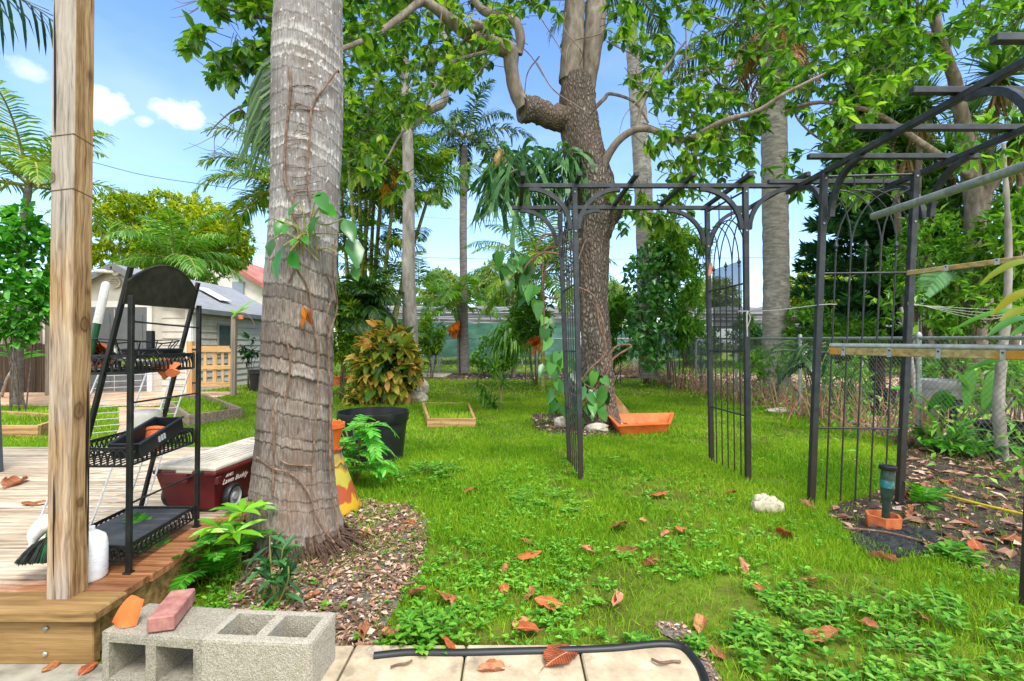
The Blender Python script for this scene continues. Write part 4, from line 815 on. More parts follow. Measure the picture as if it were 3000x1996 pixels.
for k in range(190):
    a = rng.random()*6.283; z0 = .02+.10*rng.random(); r0 = trunk_r(z0)-.004; e = V(trunk_x(0)+(r0+.02+.05*rng.random())*math.cos(a), D0+(r0+.02+.05*rng.random())*math.sin(a), -.01); s0 = V(trunk_x(z0)+r0*math.cos(a), D0+r0*math.sin(a), z0); tube(mb, [s0, (s0+e)/2+V(.006*math.cos(a), .006*math.sin(a), .006), e], [.006, .0075, .005], 5)
for k in range(40):
    a = -.5+rng.normal()*.45; r0 = trunk_r(.05); s0 = V(trunk_x(0)+r0*math.cos(a), D0+r0*math.sin(a), .06+.03*rng.random()); e = s0+V(math.cos(a), math.sin(a), 0)*(.05+.16*rng.random())-V(0, 0, s0[2]-.008); tube(mb, smooth_path([s0, (s0+e)/2+V(rng.normal()*.01, rng.normal()*.01, .015), e], 4), .005, 5)
mb.build('root_fringe', surf('root_brown', ['2b1f18', '4a372b', '63503f'], (30, 30, 30), .9, .4), fp)
top = V(trunk_x(4.1), D0, 4.0); mb = MB(); tube(mb, [top, top+V(0, .01, 1.0), top+V(0, .02, 2.6)], [.19, .185, .15], 24); lathe(mb, [(.15, 0), (.17, .5), (.10, 1.3), (.05, 1.5)], top+V(0, .02, 2.6), 20, mi=0); mb.build('upper_trunk', M_bark_palm, fp, True)
mb = MB(); ct = top+V(0, .02, 3.9)
for k in range(9): frond(mb, ct, k*.7+.3, 1.15-.1*(k % 4), 3., 1.25, 50, .55, .035, .9, .35, .03)
mb.build('crown', [M_lf_palm, M_stem], fp)
def on_trunk(px, py, off=.006):
    x = (px-CX)/F*D0; z = H+(CY-py)/F*D0; 
    for _ in range(3):
        r = trunk_r(z)+off; dx = np.clip((x-trunk_x(z))/r, -.995, .995); y = D0-r*math.sqrt(1-dx*dx); x = (px-CX)/F*y; z = H+(CY-py)/F*y
    return V(x, y, z)
# climbing vine: stems against the trunk, leaves standing off it
vn = thing('climbing_vine', 'leafy vine with brown stems climbing the thick foreground palm trunk', 'vine', on_trunk(850, 1560))
mb = MB()
stems = [[(845, 560), (833, 520), (836, 430), (843, 370), (856, 250), (850, 200)], [(908, 590), (907, 500), (905, 400), (915, 310), (945, 260), (985, 208), (994, 212)], [(850, 570), (862, 640), (880, 700), (866, 780), (845, 830)], [(860, 770), (905, 850), (917, 940), (926, 1010), (932, 1120), (920, 1300), (915, 1420)],
         [(985, 700), (975, 800), (983, 900), (962, 1000), (964, 1200), (968, 1400), (985, 1520), (1003, 1600)], [(752, 1340), (800, 1372), (850, 1390), (900, 1440), (935, 1530), (975, 1590)], [(800, 1180), (803, 1300), (797, 1450)], [(822, 1350), (850, 1362), (920, 1365)], [(840, 1000), (850, 1060), (842, 1120), (838, 1180)], [(955, 800), (970, 860), (960, 930), (973, 1010)], [(770, 1130), (790, 1140), (812, 1150)]]
for k, s in enumerate(stems): tube(mb, smooth_path([on_trunk(a+rng.normal()*2.5, b, .008 if b < 800 else .012) for a, b in s], 7), .0066*(1 if k < 2 else .85), 6, True)
for k in range(26):
    y = 230+rng.random()*420; s = 832+rng.random()*70; tube(mb, smooth_path([on_trunk(s+q*(28+55*((k*7) % 5)/5), y+rng.normal()*5, .003) for q in (0, .4, 1)], 4), .0022, 4)
mb.build('stem', M_vine, vn, True)
mb = MB(); lf = [(912, 1, (0, 40), (870, 600)), ]
vl = [(905, 700, 935, 618, 1.0), (880, 590, 835, 640, .8), (835, 640, 800, 700, .9), (840, 660, 832, 690, .55), (800, 700, 785, 760, 1.0), (830, 720, 800, 835, 1.25), (850, 735, 880, 800, 1.0), (940, 600, 990, 640, .7), (1010, 640, 1043, 720, .8), (1030, 690, 1052, 800, 1.15), (890, 690, 905, 720, .5), (870, 700, 850, 720, .5), (800, 640, 770, 655, .6), (955, 565, 910, 575, .7), (1040, 780, 1050, 830, .6), (930, 560, 965, 630, 1.1)]
pos, axs, ups, ls = [], [], [], []
for (a, b, c2, d2, k) in vl:
    A = on_trunk(min(a, 968), b, .05+.05*rng.random())+V((max(a, 968)-968)/F*2.6, 0, 0); B = P(c2, d2, A[1]-.06-.05*rng.random()); pos.append(A); axs.append(B-A); ls.append(np.linalg.norm(B-A)*.85); ups.append(V(-.15, -.8, .55)+rng.normal(size=3)*.25)
    tube(mb, smooth_path([on_trunk(912+rng.normal()*30, 720+rng.normal()*40, .01), A*.5+on_trunk(900, 700, .05)*.5+V(0, 0, .02), A], 5), .004, 6, True, 1)
scatter(mb, T6, pos, axs, ups, ls, np.array(ls)*.5); mb.build('leaves', [M_phil, M_stem], vn, True)
mb = MB(); A = on_trunk(905, 905, .03)
for (dx, dz, k) in ((.0, 0, 1.), (-.03, .015, .75), (.02, .01, .6), (-.01, -.01, .8)):
    scatter(mb, T6, [A+V(dx, -.012, dz)], [V(.25*rng.normal(), -.1, -1.)], [V(rng.normal()*.9, -1, .2)], .12*k, .062*k)
tag(mb.build('dry_leaf', leafmat('amber_dry_leaf', ['96521a', 'b4681e', 'c88a3c'], .3, .6, .2)), 'crumpled amber dry leaf caught on the palm trunk vine', 'dry leaf')
# ================= limbs from the photo's outline
def limb(mb, pts, rpx, n=10, sm=6, disp=None):
    p = smooth_path([P(a, b, d) for a, b, d in pts], sm); dd = np.array([d for _, _, d in pts]); r = np.asarray(rpx, float)/F*dd; r = np.interp(np.linspace(0, 1, len(p)), np.linspace(0, 1, len(r)), r)
    tube(mb, p, r, n, True, 0, disp); return p
def canopy(poly, d0, d1, n, thr=.42, sc=.011, seed=0, fall=None):
    """tips inside a region of the view, thinned by noise so the sky shows through"""
    poly = np.array(poly, float); lo, hi = poly.min(0), poly.max(0); q = lo+rng.random((n*6, 2))*(hi-lo); q = q[inpoly(q[:, 0], q[:, 1], poly)]
    d = d0+(d1-d0)*rng.random(len(q)); k = fbm(np.c_[q*sc, d*.35], 3, seed); q, d = q[k > thr][:n], d[k > thr][:n]
    return np.stack([P(a, b, c) for (a, b), c in zip(q, d)])
def crown(mb, tips, ctr, k, L, ratio, T=T6, **kw):
    dirs = nrm(nrm(tips-ctr)+rdir(len(tips))*.8+V(0, 0, -.1)); rosettes(mb, tips, dirs, k, L, ratio, T, **kw); return dirs
def twigs(mb, tips, dirs, L, r=.006, kk=1.):
    for p, d in zip(tips, dirs):
        q = p-d*L*(.6+.8*rng.random()); m_ = (p+q)/2+rng.normal(size=3)*L*.08; tube(mb, [q-V(0, 0, L*.15), m_, p], [r, r*.8, r*.4], 4, False)
# --- rough-barked tree in the middle of the lawn
DT = 7.4; mg = thing('broadleaf_tree', 'rough barked broadleaf tree with lopped limbs in the middle of the lawn', 'tree', G(1760, 1240)); mb = MB()
fdisp = lambda v, n_: (fbm(v*V(8, 8, 2.5), 4, 3)-.45)*.085+(np.abs(fbm(v*V(24, 24, 4.5), 3, 4)-.5))*.10-.012
limb(mb, [(1768, 1252, DT), (1764, 1190, DT), (1752, 1080, DT), (1742, 960, DT), (1738, 820, DT), (1738, 700, DT), (1750, 620, DT), (1735, 540, DT), (1712, 450, DT), (1696, 360, DT), (1692, 280, DT), (1690, 225, DT)], [58, 44, 43, 43, 44, 48, 60, 64, 60, 54, 52, 40], 44, 12, fdisp)
limb(mb, [(1690, 350, DT), (1630, 345, DT-.1), (1570, 325, DT-.2), (1528, 318, DT-.3)], [38, 36, 33, 36], 24, 8, fdisp); limb(mb, [(1772, 640, DT), (1810, 600, DT-.1), (1822, 578, DT-.15)], [36, 30, 26], 18, 6, fdisp)
mb.build('trunk', M_bark_mango, mg, True); mb = MB()
ld = lambda v, n_: (fbm(v*7, 3, 6)-.5)*.03
limb(mb, [(1672, 240, DT), (1677, 150, DT), (1682, 60, DT), (1686, -80, DT), (1700, -300, DT+.2)], [35, 33, 30, 28, 22], 18, 8, ld); limb(mb, [(1712, 300, DT), (1728, 215, DT), (1738, 120, DT), (1748, 20, DT), (1760, -120, DT), (1800, -320, DT)], [24, 23, 30, 31, 27, 20], 18, 8, ld)
limb(mb, [(1535, 318, DT-.3), (1512, 270, DT-.3), (1498, 200, DT-.35), (1494, 150, DT-.4), (1450, 132, DT-.5), (1390, 110, DT-.6), (1320, 60, DT-.8), (1270, 20, DT-.9), (1225, -5, DT-1.), (1150, -60, DT-1.2)], [22, 21, 20, 24, 23, 22, 18, 15, 13, 10], 16, 7, ld)
limb(mb, [(1522, 160, DT-.4), (1524, 110, DT-.4), (1505, 60, DT-.4), (1440, 42, DT-.4), (1400, 15, DT-.4), (1370, -60, DT-.3)], [9, 14, 13, 12, 11, 9], 12, 7, ld); limb(mb, [(1235, 0, DT-1), (1180, 45, DT-1.2), (1110, 95, DT-1.5), (1050, 125, DT-1.8), (985, 148, DT-2.1), (900, 170, DT-2.4)], [11, 10, 9, 8, 7, 5], 12, 7)
limb(mb, [(1400, 115, DT-.6), (1380, 85, DT-.8), (1410, 75, DT-.9), (1385, 60, DT-.9)], [10, 12, 11, 5], 10, 6)
limb(mb, [(1762, 500, DT-.2), (1785, 450, DT-.3), (1820, 405, DT-.4), (1870, 378, DT-.5), (1925, 385, DT-.6), (1970, 412, DT-.7), (2030, 402, DT-.8), (2120, 355, DT-1.), (2220, 325, DT-1.2), (2300, 275, DT-1.4), (2420, 215, DT-1.6)], [14, 12, 11, 10, 10, 10, 9, 8, 7, 6, 4], 10, 7)
limb(mb, [(1865, 375, DT-.5), (1885, 300, DT-.5), (1930, 230, DT-.5), (1965, 180, DT-.5), (2010, 120, DT-.6)], [6, 5, 5, 4, 3], 8, 6); limb(mb, [(1740, 320, DT), (1770, 290, DT), (1790, 275, DT), (1860, 300, DT), (1900, 360, DT)], [6, 6, 5, 4, 3], 8, 6)
for k in range(26):
    a0 = (1180+rng.random()*1100, -20+rng.random()*250, 6.2+rng.random()*1.6); b0 = (a0[0]+rng.normal()*120, a0[1]+60+rng.random()*140, a0[2]+rng.normal()*.3); limb(mb, [a0, (a0[0]*.7+b0[0]*.3+rng.normal()*14, a0[1]*.7+b0[1]*.3+rng.normal()*12, a0[2]), (a0[0]*.3+b0[0]*.7+rng.normal()*14, a0[1]*.3+b0[1]*.7+rng.normal()*12, a0[2]), b0], [2.4, 2, 1.4, .5], 6, 5)
mb.build('branches', M_bark_limb, mg, True); mb = MB(); tw = MB(); cen = P(1700, -100, DT)
tips = np.concatenate([canopy([(1010, -200), (1640, -200), (1640, 40), (1480, 100), (1430, 200), (1330, 260), (1250, 330), (1010, 420)], 6.2, 8.5, 400, .47, seed=1), canopy([(1760, -200), (2330, -200), (2330, 300), (2200, 420), (2060, 480), (1900, 300), (1780, 180)], 6.2, 8.8, 340, .49, seed=2),
    canopy([(1880, 390), (2240, 340), (2260, 560), (2080, 600), (1960, 560)], 6., 7.2, 85, .45, seed=3), canopy([(1780, 560), (2040, 600), (2000, 700), (1820, 690)], 6.5, 7.4, 40, .42, seed=4), canopy([(1000, -900), (2400, -900), (2400, -200), (1000, -200)], 5.5, 9.5, 420, .4, seed=5), canopy([(1000, 330), (1180, 330), (1250, 560), (1010, 600)], 6.4, 8., 20, .45, seed=8)])
dr = crown(mb, tips, cen, 8, .145, .5); twigs(tw, tips, dr, .34); mb.build('crown', M_lf_mango, mg); tw.build('twigs', M_twig, mg)
# --- grey smooth-trunked tree behind the crimson-gold shrub
DG = 11.6; gt_ = thing('broadleaf_tree', 'smooth pale grey trunk with a forked limb, behind the gold leaved shrub', 'tree', G(1205, 1010+H*F/DG)); mb = MB()
limb(mb, [(1205, 1146, DG), (1203, 1000, DG), (1198, 850, DG), (1197, 700, DG), (1197, 560, DG), (1194, 420, DG), (1190, 340, DG), (1186, 200, DG), (1178, 60, DG), (1170, -150, DG)], [23, 22, 20, 18, 17, 16, 17, 14, 12, 10], 18, 9, lambda v, n_: (fbm(v*6, 3, 2)-.5)*.02)
limb(mb, [(1200, 375, DG), (1230, 340, DG), (1265, 318, DG), (1298, 300, DG), (1305, 250, DG), (1308, 170, DG), (1300, 60, DG), (1310, -100, DG)], [14, 14, 14, 13, 9, 8, 7, 5], 12, 7); limb(mb, [(1190, 345, DG), (1150, 325, DG), (1118, 290, DG), (1090, 230, DG), (1050, 185, DG), (1010, 150, DG)], [10, 10, 9, 7, 6, 4], 10, 7)
limb(mb, [(1105, 270, DG), (1115, 240, DG), (1110, 200, DG)], [5, 4, 3], 8, 5); limb(mb, [(1300, 300, DG), (1290, 260, DG), (1260, 240, DG)], [6, 5, 4], 8, 5)
limb(mb, [(1430, 150, DT-.6), (1310, 190, DT-.6), (1270, 270, DT-.6), (1230, 340, DT-.6), (1170, 400, DT-.6), (1130, 470, DT-.6), (1080, 520, DT-.6)], [5, 5, 4, 4, 3, 3, 2], 6, 6)
mb.build('trunk', M_bark_grey, gt_, True); mb = MB(); tw = MB()
tips = np.concatenate([canopy([(960, -150), (1420, -150), (1420, 250), (1330, 310), (1150, 290), (1000, 330)], 10.5, 13., 230, .5, seed=11), canopy([(990, 250), (1180, 320), (1190, 430), (1000, 420)], 11, 13.5, 80, .45, seed=12), canopy([(960, -600), (1420, -600), (1420, -150), (960, -150)], 10.5, 14.5, 160, .4, seed=13)])
dr = crown(mb, tips, P(1190, 100, DG), 9, .19, .5); twigs(tw, tips, dr, .5, .009); mb.build('crown', M_lf_mango, gt_); tw.build('twigs', M_twig, gt_)
# --- low bough reaching in from behind the palm trunk
lb = thing('broadleaf_tree', 'dark leaved tree behind the palm trunk, bough spreading left over the sky', 'tree', V(-2.58, 5.9, 0)); mb = MB()
limb(mb, [(880, 1300, 5.9), (880, 900, 5.9), (900, 500, 5.85), (915, 250, 5.8), (915, 60, 5.8), (890, -250, 5.8)], [17, 14, 13, 12, 11, 8], 12, 8); limb(mb, [(935, 220, 5.8), (860, 190, 5.6), (770, 215, 5.5), (680, 190, 5.4), (600, 130, 5.3)], [8, 7, 5, 4, 2], 8, 6); limb(mb, [(930, 120, 5.8), (850, 60, 5.7), (740, 50, 5.6), (650, 20, 5.5)], [7, 6, 4, 2], 8, 6)
limb(mb, [(950, 330, 5.8), (850, 290, 5.7), (760, 300, 5.6), (690, 320, 5.5), (640, 360, 5.4), (605, 400, 5.4)], [6, 5, 4, 3, 2, 1.5], 8, 6)
for k in range(9):
    a0 = (605+rng.random()*150, 300+rng.random()*110, 5.45); limb(mb, [a0, (a0[0]-20+rng.normal()*25, a0[1]+30, 5.45), (a0[0]-25+rng.normal()*45, a0[1]+70+rng.random()*30, 5.45), (a0[0]-40+rng.normal()*60, a0[1]+85+rng.normal()*20, 5.4)], [1.4, 1., .8, .5], 5, 6)
for k in range(4): a0 = (560+rng.random()*60, 0+rng.random()*30, 5.3); limb(mb, [a0, (a0[0]-40, a0[1]+10+rng.normal()*15, 5.3), (a0[0]-85, a0[1]+rng.normal()*30, 5.3)], [1.2, .9, .5], 5, 6)
mb.build('trunk', M_bark_limb, lb, True); mb = MB(); tw = MB()
tips = np.concatenate([canopy([(590, -60), (830, -60), (830, 300), (760, 340), (700, 280), (600, 230), (540, 200), (515, 110), (590, 70)], 5., 6.2, 190, .42, seed=15), canopy([(690, 330), (830, 330), (830, 440), (740, 430)], 5.2, 6., 34, .4, seed=16), canopy([(960, -100), (1120, -100), (1100, 250), (960, 420)], 5.3, 6.3, 34, .47, seed=17), canopy([(560, -500), (1100, -500), (1100, -80), (600, -80)], 5, 6.5, 190, .4, seed=18), canopy([(985, 380), (1130, 380), (1130, 560), (985, 620)], 5.5, 6.4, 20, .42, seed=19)])
dr = crown(mb, tips, P(930, 100, 5.8), 8, .135, .52); twigs(tw, tips, dr, .25, .005); mb.build('crown', M_lf_mango, lb); tw.build('twigs', M_twig, lb)
# --- bright tree over the right side
rt = thing('broadleaf_tree', 'bright leaved tree overhanging the right-hand arbor beyond the fence', 'tree', V(8.2, 8.6, 0)); mb = MB()
limb(mb, [(2850, 1208, 8.6), (2855, 1000, 8.6), (2850, 800, 8.6), (2858, 620, 8.6), (2840, 480, 8.5), (2800, 250, 8.3), (2740, 60, 8.), (2700, -200, 8)], [30, 28, 28, 26, 22, 16, 12, 8], 16, 8, lambda v, n_: (fbm(v*6, 3, 2)-.5)*.05)
limb(mb, [(2855, 600, 8.6), (2960, 470, 8.4), (3050, 300, 8.2), (3140, 100, 8)], [18, 14, 10, 6], 10, 7); limb(mb, [(2845, 520, 8.5), (2700, 420, 8), (2560, 330, 7.6), (2400, 300, 7.2), (2290, 330, 7)], [12, 9, 7, 5, 3], 10, 7); limb(mb, [(2760, 120, 8), (2600, 60, 7.6), (2470, 45, 7.4), (2390, -20, 7.2)], [9, 8, 7, 5], 10, 7)
limb(mb, [(2400, 300, 7.2), (2330, 330, 7.1), (2390, 400, 7.1), (2480, 440, 7.2), (2530, 470, 7.2)], [3, 3, 3, 2.5, 2], 8, 6)
mb.build('trunk', M_bark_limb, rt, True); mb = MB(); tw = MB()
tips = np.concatenate([canopy([(2230, -100), (3250, -100), (3250, 190), (2960, 150), (2840, 170), (2690, 220), (2610, 330), (2440, 430), (2330, 330), (2230, 250)], 6.2, 9., 700, .40, seed=21), canopy([(2380, 420), (2600, 420), (2640, 560), (2480, 600)], 6.8, 8., 75, .42, seed=22), canopy([(2250, -700), (3400, -700), (3400, -100), (2250, -100)], 6.2, 9.5, 330, .38, seed=23), canopy([(2290, 430), (2400, 430), (2400, 620), (2300, 620)], 6.4, 7., 14, .4, seed=24)])
dr = crown(mb, tips, P(2760, 150, 8), 9, .15, .46); twigs(tw, tips, dr, .34); mb.build('crown', M_lf_bright, rt); tw.build('twigs', M_twig, rt)
# ================= palms behind
M_rust = leafmat('rusty_dead_fronds', ['7a5020', '9c6c30', 'b48a4c', 'c09c68'], .2, .7, .2, .5, 2., (1, .95, .8))
def palm(name, label, pts, rp, d, crown_at, nf, L, barkm, leafm, el=(.9, -.2), droop=1.1, n=46, ll=.5, lw=.035, hang=.5, vee=.3, rr=.025, twist=.1, shaft=None, dead=0, cat='palm tree', azs=None):
    base = G(pts[0][0], CY+H*F/d); th = thing(name, label, cat, base); mb = MB(); limb(mb, [(a, b, d) for a, b in pts], rp, 18, 9, lambda v, n_: .012*np.abs(np.sin(v[:, 2]*26))*rp[0]/F*d/.2); mb.build('trunk', barkm, th, True)
    c = P(*crown_at, d); mb = MB()
    for k in range(nf):
        az = k*2.39996+.4 if azs is None else azs[k % len(azs)]+rng.normal()*.2; e = el[0]+(el[1]-el[0])*(k/max(1, nf-1))+rng.normal()*.08
        frond(mb, c, az, e, L*(.85+.3*rng.random()), droop*(.8+.4*rng.random()), n, ll, lw, hang, vee, rr, twist=twist)
    mb.build('crown', [leafm, M_stem], th)
    if shaft:
        mb = MB(); limb(mb, [(a, b, d) for a, b in shaft[0]], shaft[1], 16, 6); mb.build('crownshaft', surf('green_crownshaft', ['5c7a1c', '7d9a2a', '94ac40'], (3, 3, 9), .5, .1), th, True)
    if dead:
        mb = MB()
        for k in range(dead): frond(mb, c-V(0, 0, .15), k*2.4, -.7-.5*rng.random(), L*.6, .5, n//2, ll*.8, lw, .9, 0, rr*.7, twist=.4)
        mb.build('dead_fronds', [M_rust, M_dry], th)
    return th
palm('palm_tree', 'slender foxtail palm with bushy drooping crown, middle distance', [(1362, 1090), (1359, 900), (1357, 700), (1358, 560), (1361, 430)], [13, 11, 10.5, 10.5, 8], 19., (1362, 400), 15, 3.1, M_bark_thin, M_lf_palm, (.9, -.5), 1.4, 76, .5, .05, .75, .5, .03, .55)
palm('palm_tree', 'tall royal palm with green crownshaft behind the rough barked tree', [(1900, 1107), (1895, 900), (1893, 780), (1888, 650), (1882, 500), (1872, 350), (1860, 220), (1852, 130)], [27, 26, 25, 25, 25, 24, 20, 17], 14., (1846, -40), 11, 3.4, M_bark_palm, M_lf_palm, (.9, -.3), 1.3, 60, .65, .045, .9, .3, .04, .3, (((1852, 135), (1848, 60), (1844, -60)), (18, 17, 12)))
palm('palm_tree', 'broad grey royal palm trunk beyond the fence with rusty dead fronds', [(2276, 1165), (2274, 1000), (2274, 800), (2271, 600), (2268, 400), (2264, 250), (2262, 120)], [36, 35, 34, 34, 34, 31, 28], 11., (2258, 40), 12, 3.2, M_bark_palm, M_lf_palm, (.8, -.5), 1.2, 60, .6, .04, .9, .2, .04, .3, None, 7)
palm('palm_tree', 'palm with golden tinged fronds behind the weathered deck post', [(50, 1190), (52, 1000), (58, 800), (68, 660), (85, 540)], [13, 13, 12, 11, 8], 9.5, (86, 545), 13, 2.2, M_bark_thin, M_lf_areca, (1.25, 0.), 1.25, 44, .5, .035, .6, .4, .03, .15)
palm('palm_tree', 'arching palm half hidden behind the thick foreground trunk', [(880, 1200), (860, 1000), (845, 700), (835, 560)], [10, 10, 9, 8], 8.5, (850, 560), 10, 1.7, M_bark_thin, M_lf_areca, (1.1, -.1), 1.5, 44, .45, .03, .55, .4, .025, .15, azs=[3.3, 2.9, 2.6, 3.7, 2.3, 4.0])
palm('palm_tree', 'feathery palm in front of the yellow green tree behind the shed', [(500, 1090), (505, 950), (510, 800)], [10, 9, 8], 18., (512, 760), 15, 3.0, M_bark_thin, leafmat('bright_palm_leaflets', ['2e5a14', '4a7c20', '6a9c30', '94b850'], .35, .4, .4, .6, .5), (1.2, -.2), 1.3, 50, .8, .05, .7, .3, .035, .12)
palm('palm_tree', 'small green palm by the back gate with an orange dead frond', [(1345, 1093), (1344, 1000), (1342, 900)], [5, 5, 4], 19.2, (1342, 900), 15, 2.7, M_bark_thin, leafmat('young_palm_leaflets', ['3a6c10', '5a8c18', '80a828'], .4, .4, .4), (1.2, .0), 1.5, 40, .6, .06, .6, .35, .025, .1)
# orange dead fronds
mb = MB(); 
for k in range(6): frond(mb, P(1345, 938, 18.9), 3.14+rng.normal()*.5, -.7+rng.normal()*.3, .75, .6, 18, .3, .05, .8, .1, .012)
tag(mb.build('dead_frond', [M_orange, M_dry]), 'bright orange dead frond hanging by the slender palm at the back gate', 'dead frond')
mb = MB()
for k in range(5): frond(mb, P(1612, 985, 13.), 3.+rng.normal()*.5, -.4+rng.normal()*.35, .75, .6, 22, .3, .03, .6, .1, .012)
tag(mb.build('dead_frond', [M_orange, M_dry]), 'rusty orange dead frond behind the left side of the lawn arbor', 'dead frond')
# fronds hanging in from a palm just outside the left edge
hp_ = thing('palm_tree', 'palm at the left edge, dark frond tips hanging into the sky', 'palm tree', V(-3.9, 2.9, 0)); mb = MB(); tube(mb, [V(-3.9, 2.9, 0), V(-3.87, 2.9, 1.6), V(-3.8, 2.85, 3.3)], [.12, .1, .09], 14); mb.build('trunk', M_bark_thin, hp_, True); mb = MB()
for (az, el_, L) in ((.1, .9, 1.25), (-.2, .3, .75), (1.3, .8, 1.2), (2.4, .9, 1.4), (3.6, .8, 1.3), (.3, -1.2, .9)): frond(mb, V(-3.8, 2.85, 3.3), az, el_, L, 1.35, 17, .55, .022, 1.25, .1, .014)
mb.build('crown', [M_lf_dark, M_stem], hp_)
mb = MB()
for (x, y, z, az) in ((-1.56, 3.35, 3.35, -1.2), (-1.50, 3.3, 3.2, -1.6)): frond(mb, V(x, y, z), az, -1.1, .9, .4, 30, .55, .016, 1.3, 0, .010)
tag(mb.build('hanging_frond', [M_lf_palm, M_stem]), 'limp palm frond hanging against the left side of the thick trunk', 'palm frond')
# --- clump of cane palm
DCp = 14.2; cp_ = thing('cane_palm', 'clump of thin ringed canes with feathery golden green fronds', 'palm', G(1085, CY+H*F/DCp)); mb = MB(); cm = MB(); r2 = np.random.default_rng(3)
canes = [(1010, 990, 620), (1035, 1000, 560), (1055, 1020, 470), (1075, 1050, 440), (1090, 1100, 480), (1105, 1160, 520), (1120, 1210, 600), (1065, 1075, 380), (1045, 970, 700), (1030, 1090, 560), (1110, 1260, 560), (1080, 1130, 410)]
for k, (x0, x1, yt) in enumerate(canes):
    d = DCp+r2.normal()*.5; y0 = CY+H*F/d; mid = (x0*.6+x1*.4+r2.normal()*6, (y0+yt)/2); limb(mb, [(x0, y0, d), (*mid, d), (x1, yt, d)], [7, 6, 4.5], 8, 8); c = P(x1, yt, d); lean = math.atan2(0, x1-x0)
    for q in range(8): frond(cm, c, q*.8+k, 1.15-.16*q+r2.normal()*.1, 2.0*(.8+.4*r2.random()), 1.45, 38, .55, .05, .6, .35, .014, twist=.15)
for k in range(34): frond(cm, P(975+r2.random()*290, 1000-r2.random()*330, DCp-.3+r2.random()), r2.random()*6.28, 1.1*r2.random()+.2, 1.5, 1.4, 30, .48, .04, .6, .3, .012)
mb.build('canes', M_stem, cp_, True); cm.build('crown', [M_lf_areca, M_stem], cp_)
mb = MB()
for (px, py) in ((1092, 500), (1155, 545), (1130, 600)):
    for k in range(70): a = P(px, py-60, DCp-.7); b = a+V(rng.normal()*.10, rng.normal()*.1, -.15-.5*rng.random()); tube(mb, [a, (a+b)/2+V(rng.normal()*.05, 0, .05), b], .006, 4, False)
mb.build('flower_sprays', surf('amber_flower_stalks', ['b06a10', 'd08a1c', 'd8a840'], (9, 9, 9), .8, 0), cp_)
# fronds filling between the trees, left of the arbor
for (px, py, d, L, lab) in ((1590, 800, 12.5, 2.3, 'low feathery palm behind the left post of the lawn arbor'), (1050, 905, 11.2, 1.1, 'drooping dark fan of fronds at the foot of the cane clump')):
    b = G(px, CY+H*F/d); th = thing('palm_shrub', lab, 'palm', b); mb = MB(); tube(mb, [b, P(px, py, d)], [.06, .04], 10); mb.build('trunk', M_stem, th); mb = MB()
    for k in range(26): frond(mb, P(px, py, d), k*2.4, 1.35-.065*k, L*(.8+.4*rng.random()), 1.3, 44, .5, .036, .6, .3, .014)
    mb.build('crown', [M_lf_areca if px > 1500 else M_lf_palm, M_stem], th)
# --- conifer
DN = 11.2; cn = thing('conifer', 'dark green conifer with layered boughs behind the right-hand arbor', 'tree', G(2570, CY+H*F/DN)); mb = MB(); cm = MB(); b0 = G(2570, CY+H*F/DN); tube(mb, [b0, b0+V(0, 0, 3), b0+V(0, 0, 8.)], [.16, .12, .03], 10)
for k in range(26):
    z = .9+k*.27; Lb = 1.75*(1-z/9.)**.8*(1.25 if z > 2 else 1)
    for q in range(7):
        az = q*.9+k*.5+rng.normal()*.15; s = b0+V(0, 0, z); pp = [s]; e = .18+rng.normal()*.1
        for w_ in range(6): pp.append(pp[-1]+Lb/6*V(math.cos(az)*math.cos(e), math.sin(az)*math.cos(e), math.sin(e))); e -= .07-.03*w_
        tube(mb, pp, np.linspace(.02, .005, 7), 4, False); pp = np.array(pp)
        n_ = 130; tt = rng.random(n_)**.7*5.99; i_ = tt.astype(int); o = pp[i_]+(pp[i_+1]-pp[i_])*(tt-i_)[:, None]; tg = nrm(pp[-1]-pp[0]); sd = V(-tg[1], tg[0], 0)
        ax = nrm(tg*.6+sd*rng.choice([-1, 1], n_)[:, None]*(.6+.4*rng.random((n_, 1)))+V(0, 0, 1)*(rng.random((n_, 1))*1.5-.55)); scatter(cm, T2, o, ax, rdir(n_), .22+.14*rng.random(n_), .055)
mb.build('trunk', M_twig, cn); cm.build('crown', leafmat('conifer_needles', ['24502c', '386c3c', '50884c', '6ea464'], .35, .6, .3, .6, .8), cn)
# --- strap-leaved tree clumps at the right
def strap_head(mb, dm, c, n, L, W_, dead=True):
    d = rdir(n, .35); scatter(mb, TST, np.tile(c, (n, 1))+d*.05, d+V(0, 0, -.12), V(0, 0, 1)+rdir(n)*.3, L*(.75+.4*rng.random(n)), W_)
    d = rdir(n, .1); scatter(mb, TST, np.tile(c, (n, 1))+d*.1-V(0, 0, .1), d+V(0, 0, -.35), V(0, 0, 1)+rdir(n)*.3, L*(.75+.4*rng.random(n)), W_)
    if dead:
        m = n; d = nrm(rdir(m)*V(1, 1, 0)*.35+V(0, 0, -1)); scatter(dm, TST, np.tile(c, (m, 1))-V(0, 0, .12)+d*.05, d, rdir(m), L*(.7+.5*rng.random(m)), W_*.7)
sets = [('strap leaved tree with hanging dead skirts, left of the fence-side group', 2690, 9.5, [(2700, 300, .62), (2660, 420, .55), (2720, 520, .5), (2610, 330, .5), (2700, 620, .45)]), ('tall strap leaved tree with thick leaning trunks by the right edge', 2900, 9., [(2930, 210, .62), (2880, 480, .55), (2960, 560, .5), (2990, 390, .6), (2840, 330, .55)]), ('low strap leaved tree tucked under the overhanging boughs', 2800, 10.5, [(2800, 600, .5), (2770, 440, .55), (2570, 210, .6), (2830, 720, .45)])]
